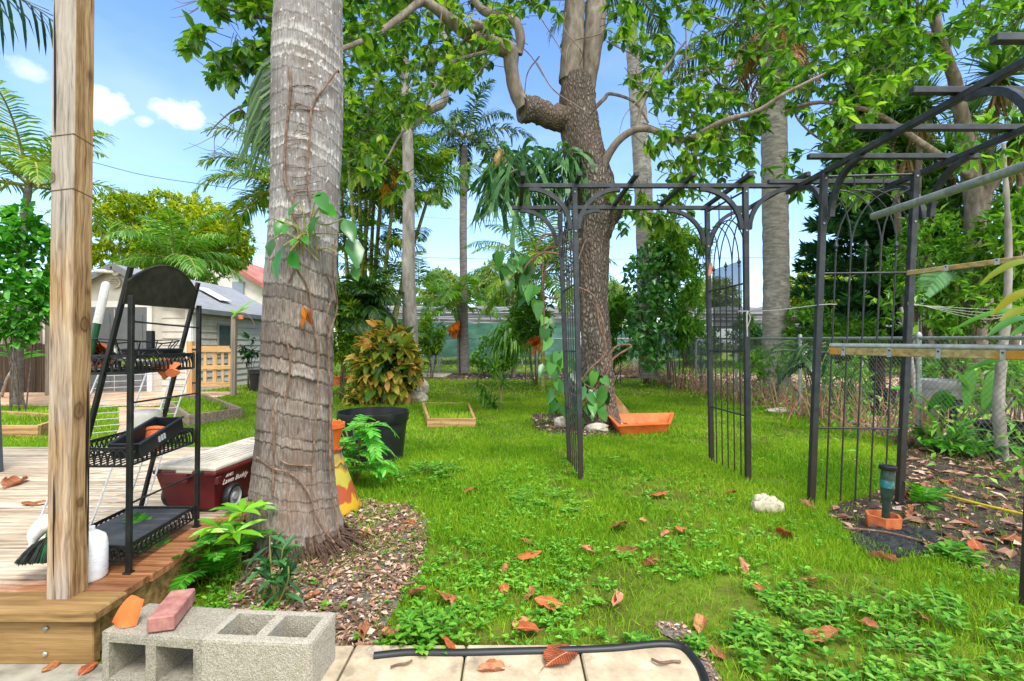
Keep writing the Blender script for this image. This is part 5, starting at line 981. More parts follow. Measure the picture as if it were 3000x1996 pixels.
for lab, bx_, d, heads in sets:
    b = G(bx_, CY+H*F/d); th = thing('yucca_tree', lab, 'tree', b); mb = MB(); hm = MB(); dm = MB()
    for k, (px, py, L) in enumerate(heads):
        c = P(px, py, d+rng.normal()*.4); s = b+V(rng.normal()*.2, rng.normal()*.2, 0); tube(mb, smooth_path([s, s*.5+c*.5+V(rng.normal()*.15, 0, -.2), c], 8), np.linspace(.085, .05, 17), 9); strap_head(hm, dm, c, 75, L*1.15, .05)
    mb.build('trunk', M_bark_limb, th, True); hm.build('crown', M_lf_strap, th); dm.build('dead_leaves', M_dry, th)
# ================= shrubs beyond the fence
def shrub(lab, px, py, rx, ry, d, n, k, L, ratio, mat, T=T2, name='shrub', cat='shrub', thr=.40, stems=7, dz=None, group=None):
    b = G(px, CY+H*F/d); th = thing(name, lab, cat, b, group); a = rng.random(n)*6.283; r = np.sqrt(rng.random(n)); q = rdir(n)*((.35+.65*rng.random(n)**.5)[:, None])
    c = P(px, py, d); R_ = V(rx/F*d, (dz or rx/F*d*.8), ry/F*d); tips = c+q*R_; kk = fbm(tips*1.6/max(.3, R_[0]), 3, int(px)); tips = tips[(kk > thr) & (tips[:, 2] > .03)]
    mb = MB(); crown(mb, tips, c-V(0, 0, R_[2]*.6), k, L, ratio, T); sm = MB()
    for s in range(stems): e = tips[rng.integers(len(tips))]; s0 = b+V(rng.normal()*.12, rng.normal()*.12, 0)*R_[0]; tube(sm, smooth_path([s0, s0*.5+e*.5+V(0, 0, .1), e], 5), np.linspace(.02, .006, 11)*max(.6, R_[0]), 6, False)
    sm.build('stems', M_twig, th); mb.build('foliage', mat, th); return th
BY = 'shrubs and small trees beyond the chain-link fence'
shrub('light green bushy shrub above the grey pot beyond the fence', 2720, 760, 120, 150, 8.6, 330, 8, .13, .4, M_lf_shrub)
shrub('leafy shrub under the upper rail at the right edge', 2860, 900, 130, 110, 8., 300, 8, .14, .4, M_lf_shrub)
shrub('dense shrub showing through the right-hand lattice', 2500, 985, 90, 60, 9.5, 200, 8, .13, .38, M_lf_bright)
shrub('tangled yellow green shrub right of the broad royal palm trunk', 2370, 960, 70, 90, 10.5, 230, 8, .13, .35, M_lf_shrub)
shrub('low shrub left of the broad royal palm trunk', 2190, 1000, 60, 80, 12., 220, 8, .13, .35, M_lf_shrub)
shrub('low leafy undergrowth bush behind the waist height rail', 2760, 1090, 90, 80, 8., 120, 7, .14, .4, M_lf_shrub)
shrub('thin leafy bush at the fence foot inside the lattice', 2480, 1110, 70, 100, 7.9, 150, 7, .10, .4, M_lf_shrub)
shrub('bushy plant behind the fence by the far log border', 2050, 1010, 70, 70, 14., 220, 8, .14, .35, M_lf_shrub)
shrub('bright bush by the fence between the two arbors', 2250, 1060, 90, 50, 9.5, 130, 7, .11, .4, M_lf_shrub)
shrub('dark bush filling the gap under the strap leaved trees', 2730, 640, 90, 110, 11.8, 260, 8, .17, .35, M_lf_dark)
shrub('shrub with large leaves near the right edge of the view', 2990, 690, 110, 150, 7.6, 200, 8, .19, .4, M_lf_bright)
shrub('low mixed bush along the fence at the far right', 2930, 1110, 100, 90, 6.6, 130, 7, .12, .4, M_lf_shrub)
shrub('round yellow green shrub past the nursery roof', 2380, 850, 90, 55, 24., 420, 9, .24, .4, M_lf_yg)
shrub('bushy green understorey right of the cane clump', 1000, 960, 60, 110, 10.5, 260, 8, .16, .3, M_lf_areca)
shrub('tall leafy thicket growing behind the lawn arbor', 1990, 880, 75, 140, 13.2, 330, 8, .2, .3, M_lf_shrub)
shrub('thin bush with light leaves left of the drooping plant', 1420, 1040, 45, 60, 18., 120, 7, .14, .4, M_lf_shrub)
shrub('dense understorey thicket right of the gold leaved shrub trunk', 1265, 985, 45, 60, 17., 170, 8, .2, .3, M_lf_areca)
shrub('hanging foliage behind the dangling heart leaved vine', 1560, 930, 70, 90, 14., 220, 8, .24, .25, M_lf_bright)
shrub('dim leafy thicket behind the lopped tree trunk', 1800, 960, 70, 110, 14.5, 260, 8, .22, .3, M_lf_bright)
shrub('feathery bush between royal palm and lawn arbor post', 2030, 740, 60, 90, 14., 180, 8, .24, .2, M_lf_bright, TST)
shrub('low bush under the drooping plant near the gate', 1460, 1060, 50, 30, 17.5, 130, 8, .15, .4, M_lf_shrub)
# seedling shrubs left of the post
M_lf_round = leafmat('rounded_leaves', ['2a6a18', '44902a', '66b040', '90c860'], .4, .35, .45, .6, 1.)
shrub('rounded leaf shrub in front of the plank fence at left', 60, 800, 100, 210, 8.6, 420, 7, .15, .6, M_lf_round, T6)
shrub('yellowish shrub over the plank fence beside the post', 190, 830, 60, 70, 9.5, 150, 7, .14, .5, M_lf_yg)
th = thing('young_tree', 'young frangipani with whorl of leaves by the plank fence', 'young tree', G(8, 1165)); mb = MB(); d = 10.5; tube(mb, smooth_path([G(4, 1165), P(20, 1110, d), P(50, 1062, d)], 6), np.linspace(.03, .02, 13), 8); mb.build('trunk', M_bark_grey, th, True); mb = MB(); n = 16; c = P(52, 1055, d)
a = np.arange(n)*2.4; scatter(mb, T6, np.tile(c, (n, 1)), np.c_[np.cos(a), np.sin(a)*.6, .15+.5*rng.random(n)], np.tile(V(0, -.2, 1), (n, 1)), .5, .13); mb.build('crown', M_lf_round, th)
# tree behind the shed
def big_tree(lab, px, py, rx, ry, d, n, L, mat, thr=.4, lobes=14, seed=0):
    b = G(px, CY+H*F/d); th = thing('background_tree', lab, 'tree', b); r2 = np.random.default_rng(seed); mb = MB(); cm = MB(); tips = []; c = P(px, py, d)
    tube(mb, smooth_path([b, b*.5+c*.5, c], 5), np.linspace(.22, .1, 11), 10)
    for k in range(lobes):
        q = nrm(r2.normal(size=3)*V(1, .8, .75)+V(0, 0, .25)); lc = c+q*V(rx/F*d, rx/F*d*.8, ry/F*d)*.72; lr = (.30+.2*r2.random())*rx/F*d; tube(mb, [b*.4+c*.6, lc], [.09, .03], 6, False)
        m = n//lobes; dd = rdir(m, .35); rad = lr*(.72+.3*rng.random(m)); tips.append(lc+dd*rad[:, None]*V(1, 1, .8))
    tips = np.concatenate(tips); tips = tips[tips[:, 2] > .4]; crown(cm, tips, c, 9, L, .42, T2); mb.build('trunk', M_bark_limb, th); cm.build('crown', mat, th)
big_tree('spreading yellow green tree behind the garden shed', 480, 730, 235, 140, 22., 2400, .24, M_lf_yg, seed=2, lobes=22)
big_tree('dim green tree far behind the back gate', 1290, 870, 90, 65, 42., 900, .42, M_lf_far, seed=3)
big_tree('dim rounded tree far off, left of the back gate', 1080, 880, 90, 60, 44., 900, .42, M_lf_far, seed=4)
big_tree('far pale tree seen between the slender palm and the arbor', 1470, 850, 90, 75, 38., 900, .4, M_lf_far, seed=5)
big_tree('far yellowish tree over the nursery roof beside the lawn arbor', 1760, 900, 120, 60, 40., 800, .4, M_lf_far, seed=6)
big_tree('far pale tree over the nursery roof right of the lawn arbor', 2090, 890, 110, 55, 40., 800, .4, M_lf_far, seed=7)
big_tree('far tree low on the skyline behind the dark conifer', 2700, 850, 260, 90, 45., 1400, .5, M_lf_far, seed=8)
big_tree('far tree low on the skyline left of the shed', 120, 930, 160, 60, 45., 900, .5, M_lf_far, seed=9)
# ================= plants in the yard
# gold and red leaved shrub
M_croton = leafmat('gold_red_leaves', ['2f561c', '547c24', '8a9c2c', 'c8b848', 'd8a058', 'c87868'], .3, .4, .4, .5, 1.5, (1.15, 1., .5))
b = G(1140, 1182); th = thing('variegated_shrub', 'rounded shrub of gold, green and reddish leaves on the lawn', 'shrub', b); d = b[1]; mb = MB(); gm_ = MB(); n = 300
q = rdir(n); r_ = .72+.3*rng.random(n); ctr = P(1138, 1062, d); R_ = V(.68, .6, .80); tips = ctr+q*r_[:, None]*R_; tips = tips[tips[:, 2] > .05]; crown(mb, tips, ctr-V(0, 0, .35), 6, .25, .5, T6, droop=.6)
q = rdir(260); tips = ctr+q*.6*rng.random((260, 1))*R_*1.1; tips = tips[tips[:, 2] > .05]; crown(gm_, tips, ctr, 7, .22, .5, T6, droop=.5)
c2 = P(1050, 1160, d-.3); q = rdir(90); tips = c2+q*V(.33, .3, .2)*(.6+.4*rng.random((90, 1))); tips = tips[tips[:, 2] > .02]; crown(mb, tips, c2-V(0, 0, .2), 7, .11, .48, T6, droop=.4)
sm = MB()
for k in range(16): e = ctr+rdir(1)[0]*R_*.6; tube(sm, smooth_path([b+V(rng.normal()*.1, rng.normal()*.1, 0), b*.4+e*.6, e], 4), .014, 5, False)
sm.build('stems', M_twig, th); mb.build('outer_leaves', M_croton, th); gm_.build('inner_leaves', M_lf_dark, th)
# drooping strap shrub on a short trunk
b = G(1503, 1106); th = thing('drooping_shrub', 'weeping dark green shrub on a short bare trunk near the back', 'shrub', b); d = b[1]; mb = MB(); limb(mb, [(1503, 1106, d), (1505, 1060, d), (1503, 1000, d)], [7, 6, 5], 10, 5); mb.build('trunk', M_bark_grey, th, True); mb = MB(); c = P(1503, 990, d); n = 420
q = rdir(n, .25); p = c+V(0, 0, .12)+q*V(.9, .9, .6)*(.4+.6*rng.random((n, 1))); scatter(mb, TST, p, q*V(.5, .5, .15)+V(0, 0, -.85), q+rdir(n)*.4, .55+.35*rng.random(n), .06); q = rdir(120, .8); scatter(mb, TST, c+q*.2, q, rdir(120), .55, .07); mb.build('crown', M_lf_bright, th)
# small two-headed plant on the lawn
b = G(1466, 1202); d = b[1]; th = thing('lawn_plant', 'small thin stemmed plant with drooping leaf tuft on the lawn', 'plant', b); mb = MB(); hm = MB()
for pts, hd in (([(1466, 1202), (1466, 1150), (1450, 1090)], (1450, 1080)), ([(1468, 1202), (1470, 1160), (1472, 1130)], (1474, 1125)), ([(1465, 1202), (1440, 1150), (1410, 1125), (1396, 1130)], (1400, 1128))): limb(mb, [(a, q, d) for a, q in pts], [2.2, 2, 1.6, 1.4][:len(pts)], 6, 5)
for hd, n, s in (((1450, 1082), 34, .34), ((1473, 1122), 26, .27)): q = rdir(n, .6); scatter(hm, TST, np.tile(P(*hd, d), (n, 1)), q, V(0, 0, 1)+rdir(n)*.2, s*(.8+.4*rng.random(n)), .04)
pp = smooth_path([P(1396, 1126, d), P(1412, 1150, d), P(1440, 1180, d), P(1455, 1192, d)], 6); n = 80; k = rng.integers(len(pp), size=n); q = rdir(n, -.5); scatter(hm, TST, pp[k], q, V(0, 0, 1)+rdir(n)*.3, .26, .035)
mb.build('stems', M_stem, th); hm.build('leaves', M_lf_bright, th)
# staghorn fern on the tree
c = P(1478, 500, 7.0); th = thing('staghorn_fern', 'big staghorn fern hanging on the rough barked tree', 'fern', P(1490, 640, 7.)); mb = MB(); hm = MB()
v_, f_ = ico(4); mb.add(c+V(-.02, .05, 0)+v_*V(.16, .16, .34)*(1+.35*(fbm(v_*3, 3, 2)-.5))[:, None], f_); mb.build('base_shield', surf('tan_fern_shield', ['6a4a2a', '9a7848', 'b89a68', '8a9a50'], (5, 5, 5), .85, .4), th, True)
def antler(mb, s, a, L, W_):
    p = [s]; d_ = nrm(a)
    for k in range(5): p.append(p[-1]+d_*L/5); d_ = nrm(d_+V(0, 0, -.38))
    p = np.array(p); side = nrm(np.cross(p[-1]-p[0], rdir(1)[0]))
    for k in range(5): w0, w1 = W_*(.35+.18*k), W_*(.35+.18*(k+1)); mb.add([p[k]-side*w0/2, p[k]+side*w0/2, p[k+1]+side*w1/2, p[k+1]-side*w1/2], [(0, 1, 2, 3)])
    for t_ in (-1, 0, 1): e = p[-1]+nrm(d_+side*t_*.7)*L*.35; q0 = p[-1]+side*W_*.36*t_; mb.add([q0-side*W_*.2, q0+side*W_*.2, e+side*W_*.05, e-side*W_*.05], [(0, 1, 2, 3)])
for k in range(250): s = P(1440+rng.random()*260, 430+rng.random()*150, 6.95+rng.random()*.35); antler(hm, s, V(rng.normal()*.8-.15, rng.normal()*.7-.2, -.1+.5*rng.normal()), .22+.3*rng.random(), .07)
for k in range(40): s = P(1430+rng.random()*120, 430+rng.random()*150, 6.72); antler(hm, s, V(rng.normal()*.6-.2, rng.normal()*.5, -.6), .3+.45*rng.random(), .06)
hm.build('fronds', leafmat('staghorn_green', ['1f4a22', '3a6a3a', '5c8850', '8cae74'], .3, .4, .4, .6, 2.), th)
# philodendron with dangling heart leaves
M_phd = leafmat('dark_philodendron_leaves', ['1f4c20', '346c2e', '50903c', '80b050'], .3, .3, .5, .6, 2.)
def hearts(lab, name, region, d0, d1, n, L, mat, base, stems=10, roots=None, loose=.55):
    th = thing(name, lab, 'vine', base); mb = MB(); sm = MB(); poly = np.array(region, float); tp = canopy(region, d0, d1, n, .0, seed=1); m = len(tp)
    ax = rdir(m)*loose+V(0, -.15, -.9); scatter(mb, THT, tp, ax, V(0, -1, .35)+rdir(m)*loose, L*(.6+.7*rng.random(m)), L*.62)
    for k in range(stems): e = tp[rng.integers(m)]; e2 = tp[rng.integers(m)]; tube(sm, smooth_path([base+V(rng.normal()*.1, 0, 0), e2*.6+base*.4, e], 6), .009, 5, False)
    for r_ in (roots or []): tube(sm, smooth_path([P(*q) for q in r_], 6), .016, 7)
    sm.build('stems', M_vine, th, True); mb.build('leaves', mat, th, True); return th
hearts('heart leaved vine dangling left of the lawn arbor posts', 'climbing_vine', [(1450, 740), (1570, 700), (1600, 900), (1640, 1000), (1600, 1000), (1560, 880), (1500, 850)], 6.8, 7.6, 40, .24, M_phd, P(1690, 700, 7.1), 10, [[(1690, 760, 7.1), (1600, 740, 7.), (1550, 770, 7.), (1530, 800, 7.)], [(1640, 690, 7.1), (1590, 690, 7.), (1570, 740, 7.)]])
hearts('large heart leaved plant at the foot of the rough barked tree', 'philodendron', [(1580, 1050), (1660, 1010), (1700, 1100), (1760, 1080), (1790, 1200), (1700, 1235), (1650, 1200), (1590, 1180)], 6.5, 7.1, 52, .21, M_phd, G(1720, 1245), 16, [[(1690, 840, 7.05), (1740, 870, 7.), (1755, 950, 7.), (1775, 1030, 7.), (1730, 1080, 7.), (1700, 1120, 7.)], [(1760, 1100, 7.), (1800, 1020, 7.), (1850, 1015, 7.), (1790, 1060, 7.), (1770, 1150, 7.)], [(1750, 900, 7.05), (1765, 940, 7.), (1770, 1000, 7.)]])
hearts('vine tree mass of glossy leaves wrapped round the royal palm foot', 'climbing_vine', [(1820, 780), (1900, 700), (1990, 720), (1990, 900), (1960, 1060), (1900, 1090), (1850, 1040), (1840, 900)], 12.4, 13.6, 1300, .15, M_phd, G(1895, 1125), 20, None, 1.1)
shrub('hanging leafy vine beside the royal palm trunk', 1960, 730, 60, 110, 13., 240, 8, .2, .3, M_lf_bright, name='climbing_vine', cat='vine')
# ferns and seedlings round the palm foot
def fernfrond(mb, b, az, el, L, droop=1.3, ll=.06, lw=.016, n=30): frond(mb, b, az, el, L, droop, n, ll, lw, .1, .05, .0025, start=.08)
for lab, px, py, nf, L, azr, dd in (('green fern arching over the cinder blocks', 470, 1760, 9, .40, (.2, 3.4), 0), ('fern growing at the left foot of the palm trunk', 640, 1700, 12, .32, (0, 6.28), 0), ('fern growing between the deck edge and palm foot', 560, 1640, 8, .28, (0, 6.28), 0), ('fern by the stem of the seedling at the fence bed', 2760, 1320, 12, .5, (0, 6.28), 0), ('small fern beside the timber patch under the right lattice', 2700, 1480, 8, .25, (0, 6.28), 0), ('fern low in the far right fence bed', 2870, 1340, 9, .42, (0, 6.28), 0)):
    b = G(px, py); th = thing('fern', lab, 'fern', b); mb = MB()
    for k in range(nf): fernfrond(mb, b+V(rng.normal()*.03, rng.normal()*.03, .03), azr[0]+(azr[1]-azr[0])*k/nf+rng.normal()*.15, .75+rng.normal()*.25, L*(.8+.4*rng.random()), 1.2, L*.2, L*.042, 28)
    mb.build('fronds', [M_fern, M_stem], th)
def seedling(lab, px, py, tops, mat, kind, L, name='seedling', nl=8, T=T6, ratio=.3, dd=0):
    b = G(px, py); th = thing(name, lab, 'plant', b); sm = MB(); mb = MB()
    for (tx, ty, dz) in tops:
        e = P(tx, ty, b[1]+dz); sp_ = smooth_path([b, b*.5+e*.5+V(rng.normal()*.01, 0, .02), e], 6); tube(sm, sp_, np.linspace(.006, .003, len(sp_)), 6)
        if kind == 'whorl':
            a = np.arange(nl)*6.283/nl+rng.random(); scatter(mb, T, np.tile(e, (nl, 1)), np.c_[np.cos(a), np.sin(a), -.1+.5*rng.random(nl)], np.tile(V(0, -.3, 1), (nl, 1)), L*(.8+.4*rng.random(nl)), L*ratio)
        else:
            k = rng.integers(len(sp_)//4, len(sp_), nl); q = rdir(nl, .25); scatter(mb, T, sp_[k], q, V(0, 0, 1)+rdir(nl)*.2, L*(.7+.5*rng.random(nl)), L*ratio)
    sm.build('stems', M_stem, th); mb.build('leaves', mat, th); return th
M_lf_lime = leafmat('lime_leaves', ['4a8c10', '6cac1c', '8cc434', 'a8d454'], .4, .35, .4, .4, 3.)
seedling('lime green hand leaved seedling leaning over the deck edge', 700, 1660, [(712, 1500, -.1), (640, 1545, -.15), (735, 1490, 0), (600, 1600, -.15), (690, 1560, -.2)], M_lf_lime, 'whorl', .145, nl=7, ratio=.26)
seedling('dark leaved seedling with drooping leaves before the palm roots', 812, 1775, [(790, 1570, 0), (830, 1600, .02), (845, 1660, -.02), (770, 1640, .03)], leafmat('blue_green_leaves', ['1f4a26', '336a36', '4c8448', '6a9c5c'], .3, .3, .5), 'stem', .115, nl=13, ratio=.3)
M_lf_mim = leafmat('mimosa_leaflets', ['3a8a24', '54ac34', '74c648', '9cd868'], .4, .45, .35, .4, 2.)
b = G(1045, 1420); th = thing('feathery_plant', 'feathery leaved green plant in front of the black tub', 'plant', b); mb = MB(); sm = MB(); d = 4.0
for k in range(30):
    e = P(985+rng.random()*95, 1235+rng.random()*150, d-.15+.3*rng.random()); tube(sm, smooth_path([b, b*.5+e*.5+V(0, 0, .08), e], 4), .004, 5, False); frond(mb, e, rng.random()*6.28, .35+rng.normal()*.3, .26+.1*rng.random(), 1.2, 12, .062, .024, .1, .02, .003, start=.1, taper=False)
sm.build('stems', M_stem, th); mb.build('fronds', [M_mim if False else M_lf_mim, M_stem], th)
def clump(lab, px, py, R_, hgt, n, L, mat, ratio=.5):
    b = G(px, py); th = thing('weed_clump', lab, 'weed', b); sm = MB(); mb = MB()
    for k in range(n):
        a, r = rng.random()*6.283, R_*math.sqrt(rng.random()); s = b+V(r*math.cos(a)*.7, r*math.sin(a)*.7, 0); e = b+V(r*math.cos(a)*1.2, r*math.sin(a)*1.2, hgt*(1-.6*(r/R_)**2)*(.6+.5*rng.random())); tube(sm, [s, e], .0018, 4, False)
        m = 9; z = np.linspace(.35, 1, m)[:, None]; p = s*(1-z)+e*z; az = np.arange(m)*2.4+a; ax = np.c_[np.cos(az), np.sin(az), .15+.3*rng.random(m)]; scatter(mb, T6, p, ax, np.tile(V(0, 0, 1), (m, 1))+rdir(m)*.15, L*(.7+.5*rng.random(m)), L*ratio)
    sm.build('stems', M_stem, th); mb.build('leaves', mat, th)
M_lf_weed = leafmat('weed_clump_leaves', ['35701a', '508e24', '6ea834', '92bc4c'], .38, .42, .35, .4, 3.)
clump('bushy bright weed clump behind the hose over the mulch edge', 1255, 1875, .13, .12, 46, .042, M_lf_weed); clump('leafy weed beside the charred patch at right', 2790, 1640, .1, .09, 16, .06, M_lf_weed); clump('weed tuft poking up at the hose bend', 2030, 1905, .05, .05, 12, .03, M_lf_weed); clump('small weed rooted against the slab joint by the hose', 1870, 1900, .05, .05, 12, .03, M_lf_weed)
clump('leafy green weed on the lawn right of the black tub', 1250, 1395, .3, .1, 50, .05, M_lf_weed); clump('weed patch spreading at the left arbor post foot', 1600, 1480, .3, .07, 45, .045, M_lf_weed)
clump('leafy weeds at the front right corner of the lawn', 2800, 1850, .35, .07, 70, .04, M_lf_weed); clump('thick weeds growing where the lawn meets the bare patch', 2440, 1860, .36, .06, 70, .038, M_lf_weed); clump('tufted weeds growing right of the hose end', 2250, 1930, .16, .06, 30, .038, M_lf_weed)
# ginger with long blades by the right edge
def bladeplant(lab, b, blades, mat, W_=.09):
    th = thing('ginger_plant', lab, 'plant', b); mb = MB(); sm = MB()
    for (x0, y0, x1, y1, d0, d1) in blades:
        A, B = P(x0, y0, d0), P(x1, y1, d1); n = 12; s = nrm(np.cross(B-A, V(0, -.5, 1))); L = np.linalg.norm(B-A); vs = []
        for k in range(n+1):
            q = k/n; c = A*(1-q)+B*q+V(0, 0, L*.16*math.sin(q*math.pi)); w = W_*(math.sin(math.pi*min(1, q*.95+.04))**.7)/2; vs += [c-s*w+V(0, 0, w*.25), c-V(0, 0, w*.15), c+s*w+V(0, 0, w*.25)]
        mb.add(vs, [(3*k, 3*k+1, 3*k+4, 3*k+3) for k in range(n)]+[(3*k+1, 3*k+2, 3*k+5, 3*k+4) for k in range(n)]); tube(sm, smooth_path([b, b*.4+A*.6, A], 5), .008, 6, False)
    sm.build('stems', M_stem, th); mb.build('leaves', mat, th, True)
M_gin = leafmat('ginger_leaves', ['2f6a14', '4a8a1e', '6aa82c'], .35, .35, .45)
bladeplant('tall ginger with long arching blades at the right edge', G(3080, 1560), [(3090, 930, 2780, 975, 2.9, 3.1), (3080, 960, 2890, 990, 2.9, 2.8), (3100, 1085, 2820, 1093, 2.9, 3.0), (3120, 1000, 2960, 985, 2.7, 2.6)], M_gin, .06); bladeplant('yellowing long leaved plant at the right edge above the rails', G(3110, 1600), [(3070, 850, 2905, 925, 2.6, 2.7), (3080, 770, 2870, 835, 2.8, 2.9), (3080, 930, 2930, 940, 2.6, 2.6)], leafmat('yellowing_blades', ['6a8414', '94981c', 'b89a2c'], .4, .4, .4), .07)
bladeplant('broad leaved ginger growing beside the fence under the rails', G(2755, 1300), [(2760, 1230, 2610, 1140, 5.6, 5.5), (2770, 1200, 2790, 1160, 5.6, 5.4), (2720, 1200, 2790, 1150, 5.6, 5.5), (2830, 1200, 2850, 1080, 5.5, 5.5), (2850, 1190, 2780, 1080, 5.6, 5.4), (2880, 1200, 2940, 1080, 5.4, 5.4), (2860, 1230, 2960, 1170, 5.5, 5.3), (2760, 1290, 2680, 1190, 5.6, 5.4)], M_gin, .13)
th = thing('banana_plant', 'banana plant with torn pale leaf right of the far arbor lattice', 'banana plant', V(7.4, 8.2, 0)); mb = MB(); tube(mb, [V(7.4, 8.2, 0), P(2800, 800, 8.2)], [.09, .05], 10); mb.build('trunk', M_stem, th); mb = MB()
for (x0, y0, x1, y1) in ((2790, 800, 2925, 755), (2800, 800, 2700, 880), (2810, 800, 2990, 820), (2960, 700, 3010, 560), (2990, 720, 2950, 620)):
    A, B = P(x0, y0, 8.2), P(x1, y1, 7.8); L = np.linalg.norm(B-A); n = 40; q = np.repeat(np.linspace(0, .97, n), 2); p = A+(B-A)*q[:, None]+V(0, 0, 1)*(L*.18*np.sin(q*3.14))[:, None]; s = nrm(np.cross(B-A, V(0, -.8, .7))); sg = np.tile([1., -1.], n); scatter(mb, TST, p, s*sg[:, None]+nrm(B-A)*.35+V(0, 0, -.35), np.tile(V(0, -.6, 1), (2*n, 1)), .22*np.sin(q*2.8+.25)+.03, L/n*1.7)
mb.build('leaves', leafmat('banana_leaf', ['4f8a4a', '78a878', 'a0c49c'], .35, .4, .4), th)
# orchid on its post, tendrils
# ================= shed
sx1, sx0, sy0, sy1, hz_e, hz_r = -8.02, -11.75, 12.1, 16.9, 2.2, 3.2; xm = (sx0+sx1)/2
M_side = surf('cream_siding', ['aaa498', 'bab4a9', 'c4bfb4'], (3, 3, 3), .7, .05, .003, dirt=('a39c8e', .62), dirts=1.5)
M_trim = surf('white_trim', ['cfcdc8', 'dedcd8'], (4, 4, 4), .6, .03, .002)
M_door = surf('grey_shed_door', ['5d6062', '6b6e70'], (3, 3, 3), .6, .05, .002)
t = NT('grey_shingles'); br = t.n('TexBrick', Vector=t.coord((1, 1, 1), 'UV') if False else t.n('Mapping', Vector=t.n('TexCoord', _out='Object'), Rotation=(0, 0, R(90))), Color1=lin('74767b'), Color2=lin('888a90'), Mortar=lin('55575b'), Scale=4.2, Mortar__Size=.012, Row__Height=.62, Brick__Width=1.1)
M_shing = t.pbr(t.mix(t.n('TexNoise', Vector=t.coord((9, 9, 9)), Scale=1., Detail=5.), br, lin('9a9ca0')), .9, t.bump(br, .3, .01), 0, .15)
sh = thing('garden_shed', 'grey doored garden shed with pale siding and shingled gable roof', 'shed', (xm, 14.5, 0))
mb = MB(); n = int(hz_e/.17)
prism(mb, [(sx0-xm, 0), (sx1-xm, 0), (sx1-xm, hz_e), (0, hz_r-.07), (sx0-xm, hz_e)], .1, V(xm, sy0+.06, 0), np.array([[1, 0, 0], [0, 0, 1], [0, -1, 0.]])); prism(mb, [(sx0-xm, 0), (sx1-xm, 0), (sx1-xm, hz_e), (0, hz_r-.07), (sx0-xm, hz_e)], .1, V(xm, sy1, 0), np.array([[1, 0, 0], [0, 0, 1], [0, -1, 0.]]))
for k in range(n):
    for xs, s in ((sx1, 1), (sx0, -1)): a = V(xs+.012*s, 0, k*.17); mb.add([V(xs-.03*s, sy0+.05, k*.17+.17), V(xs-.03*s, sy1, k*.17+.17), V(xs+.0*s, sy1, k*.17), V(xs, sy0+.05, k*.17), V(xs-.03*s, sy0+.05, k*.17), V(xs-.03*s, sy1, k*.17)], [(0, 1, 2, 3), (3, 2, 5, 4)])
    if k*.17+.17 < 2.18: mb.add([V(-8.75, sy0+.0, k*.17+.17), V(-8.15, sy0+.0, k*.17+.17), V(-8.15, sy0-.022, k*.17), V(-8.75, sy0-.022, k*.17), V(-8.75, sy0+.005, k*.17), V(-8.15, sy0+.005, k*.17)], [(0, 1, 2, 3), (3, 2, 5, 4)])
mb.build('wall', M_side, sh)
for s, xa in ((1, sx1), (-1, sx0)):
    e0, e1 = V(xm, 0, hz_r), V(xa+.16*s, 0, hz_e-.09); mb = MB(); mb.add([V(xm, sy0-.15, hz_r), V(xm, sy1+.1, hz_r), V(xa+.16*s, sy1+.1, hz_e-.09), V(xa+.16*s, sy0-.15, hz_e-.09), V(xm, sy0-.15, hz_r-.05), V(xm, sy1+.1, hz_r-.05), V(xa+.16*s, sy1+.1, hz_e-.14), V(xa+.16*s, sy0-.15, hz_e-.14)], [(0, 1, 2, 3), (7, 6, 5, 4), (0, 3, 7, 4), (3, 2, 6, 7), (2, 1, 5, 6)]); rf = mb.build('roof', M_shing, sh)
    mb = MB(); beam(mb, V(xm, sy0-.165, hz_r-.05), V(xa+.16*s, sy0-.165, hz_e-.14), .028, .15, up=(0, 0, 1)); beam(mb, V(xa+.17*s, sy0-.15, hz_e-.15), V(xa+.17*s, sy1+.1, hz_e-.15), .03, .13); mb.build('fascia', surf('grey_fascia', ['6b6d70', '7c7e80'], (4, 4, 4), .6, 0), rf)
mb = MB(); cbox(mb, V(-8.75, 14.2, 2.68), V(.42, .28, .012), np.array([nrm(V(1, 0, -.55)), [0, 1, 0], nrm(V(.55, 0, 1))]), .006); mb.build('skylight', surf('skylight_white', ['d8d8d6', 'ececea'], (5, 5, 5), .3, 0), sh)
for k, (a, b) in enumerate(((-10.67, -9.93), (-9.915, -9.12))):
    mb = MB(); box(mb, a, b, sy0-.03, sy0+.005, .05, 2.1)
    for z0, z1 in ((.2, .95), (1.08, 1.95)): box(mb, a+.1, b-.1, sy0-.045, sy0-.028, z0, z1, .012)
    dr_ = mb.build('door', M_door, sh); mb = MB(); box(mb, (b-.05) if k == 0 else (a+.03), (b-.03) if k == 0 else (a+.05), sy0-.08, sy0-.03, .95, 1.1); mb.build('handle', M_white, dr_)
mb = MB(); 
for a, b, z0, z1 in ((-9.11, -8.99, 0, 2.13), (-8.15, -8.0, 0, 2.16), (-10.8, -10.68, 0, 2.13), (-9.927, -9.918, .05, 2.1)): box(mb, a, b, sy0-.04, sy0, z0, z1)
box(mb, -10.8, -8.99, sy0-.045, sy0, 2.131, 2.26); box(mb, sx0, sx1, sy0-.02, sy0+.005, 2.265, 2.29); box(mb, sx1-.0, sx1+.03, sy0, sy0+.13, 0, 2.16); mb.build('trim_board', M_trim, sh)
mb = MB(); c = P(338, 828, sy0-.02); lathe(mb, [(.14, 0), (.14, .02), (.115, .025), (.115, .0)], c, 28, np.array([[1, 0, 0], [0, 0, 1], [0, -1, 0.]]))
for k in range(5): w_ = math.sqrt(max(.001, .115**2-(k*.045-.09)**2)); beam(mb, c+V(-w_, -.006, k*.045-.09), c+V(w_, -.006, k*.045-.09), .02, .022)
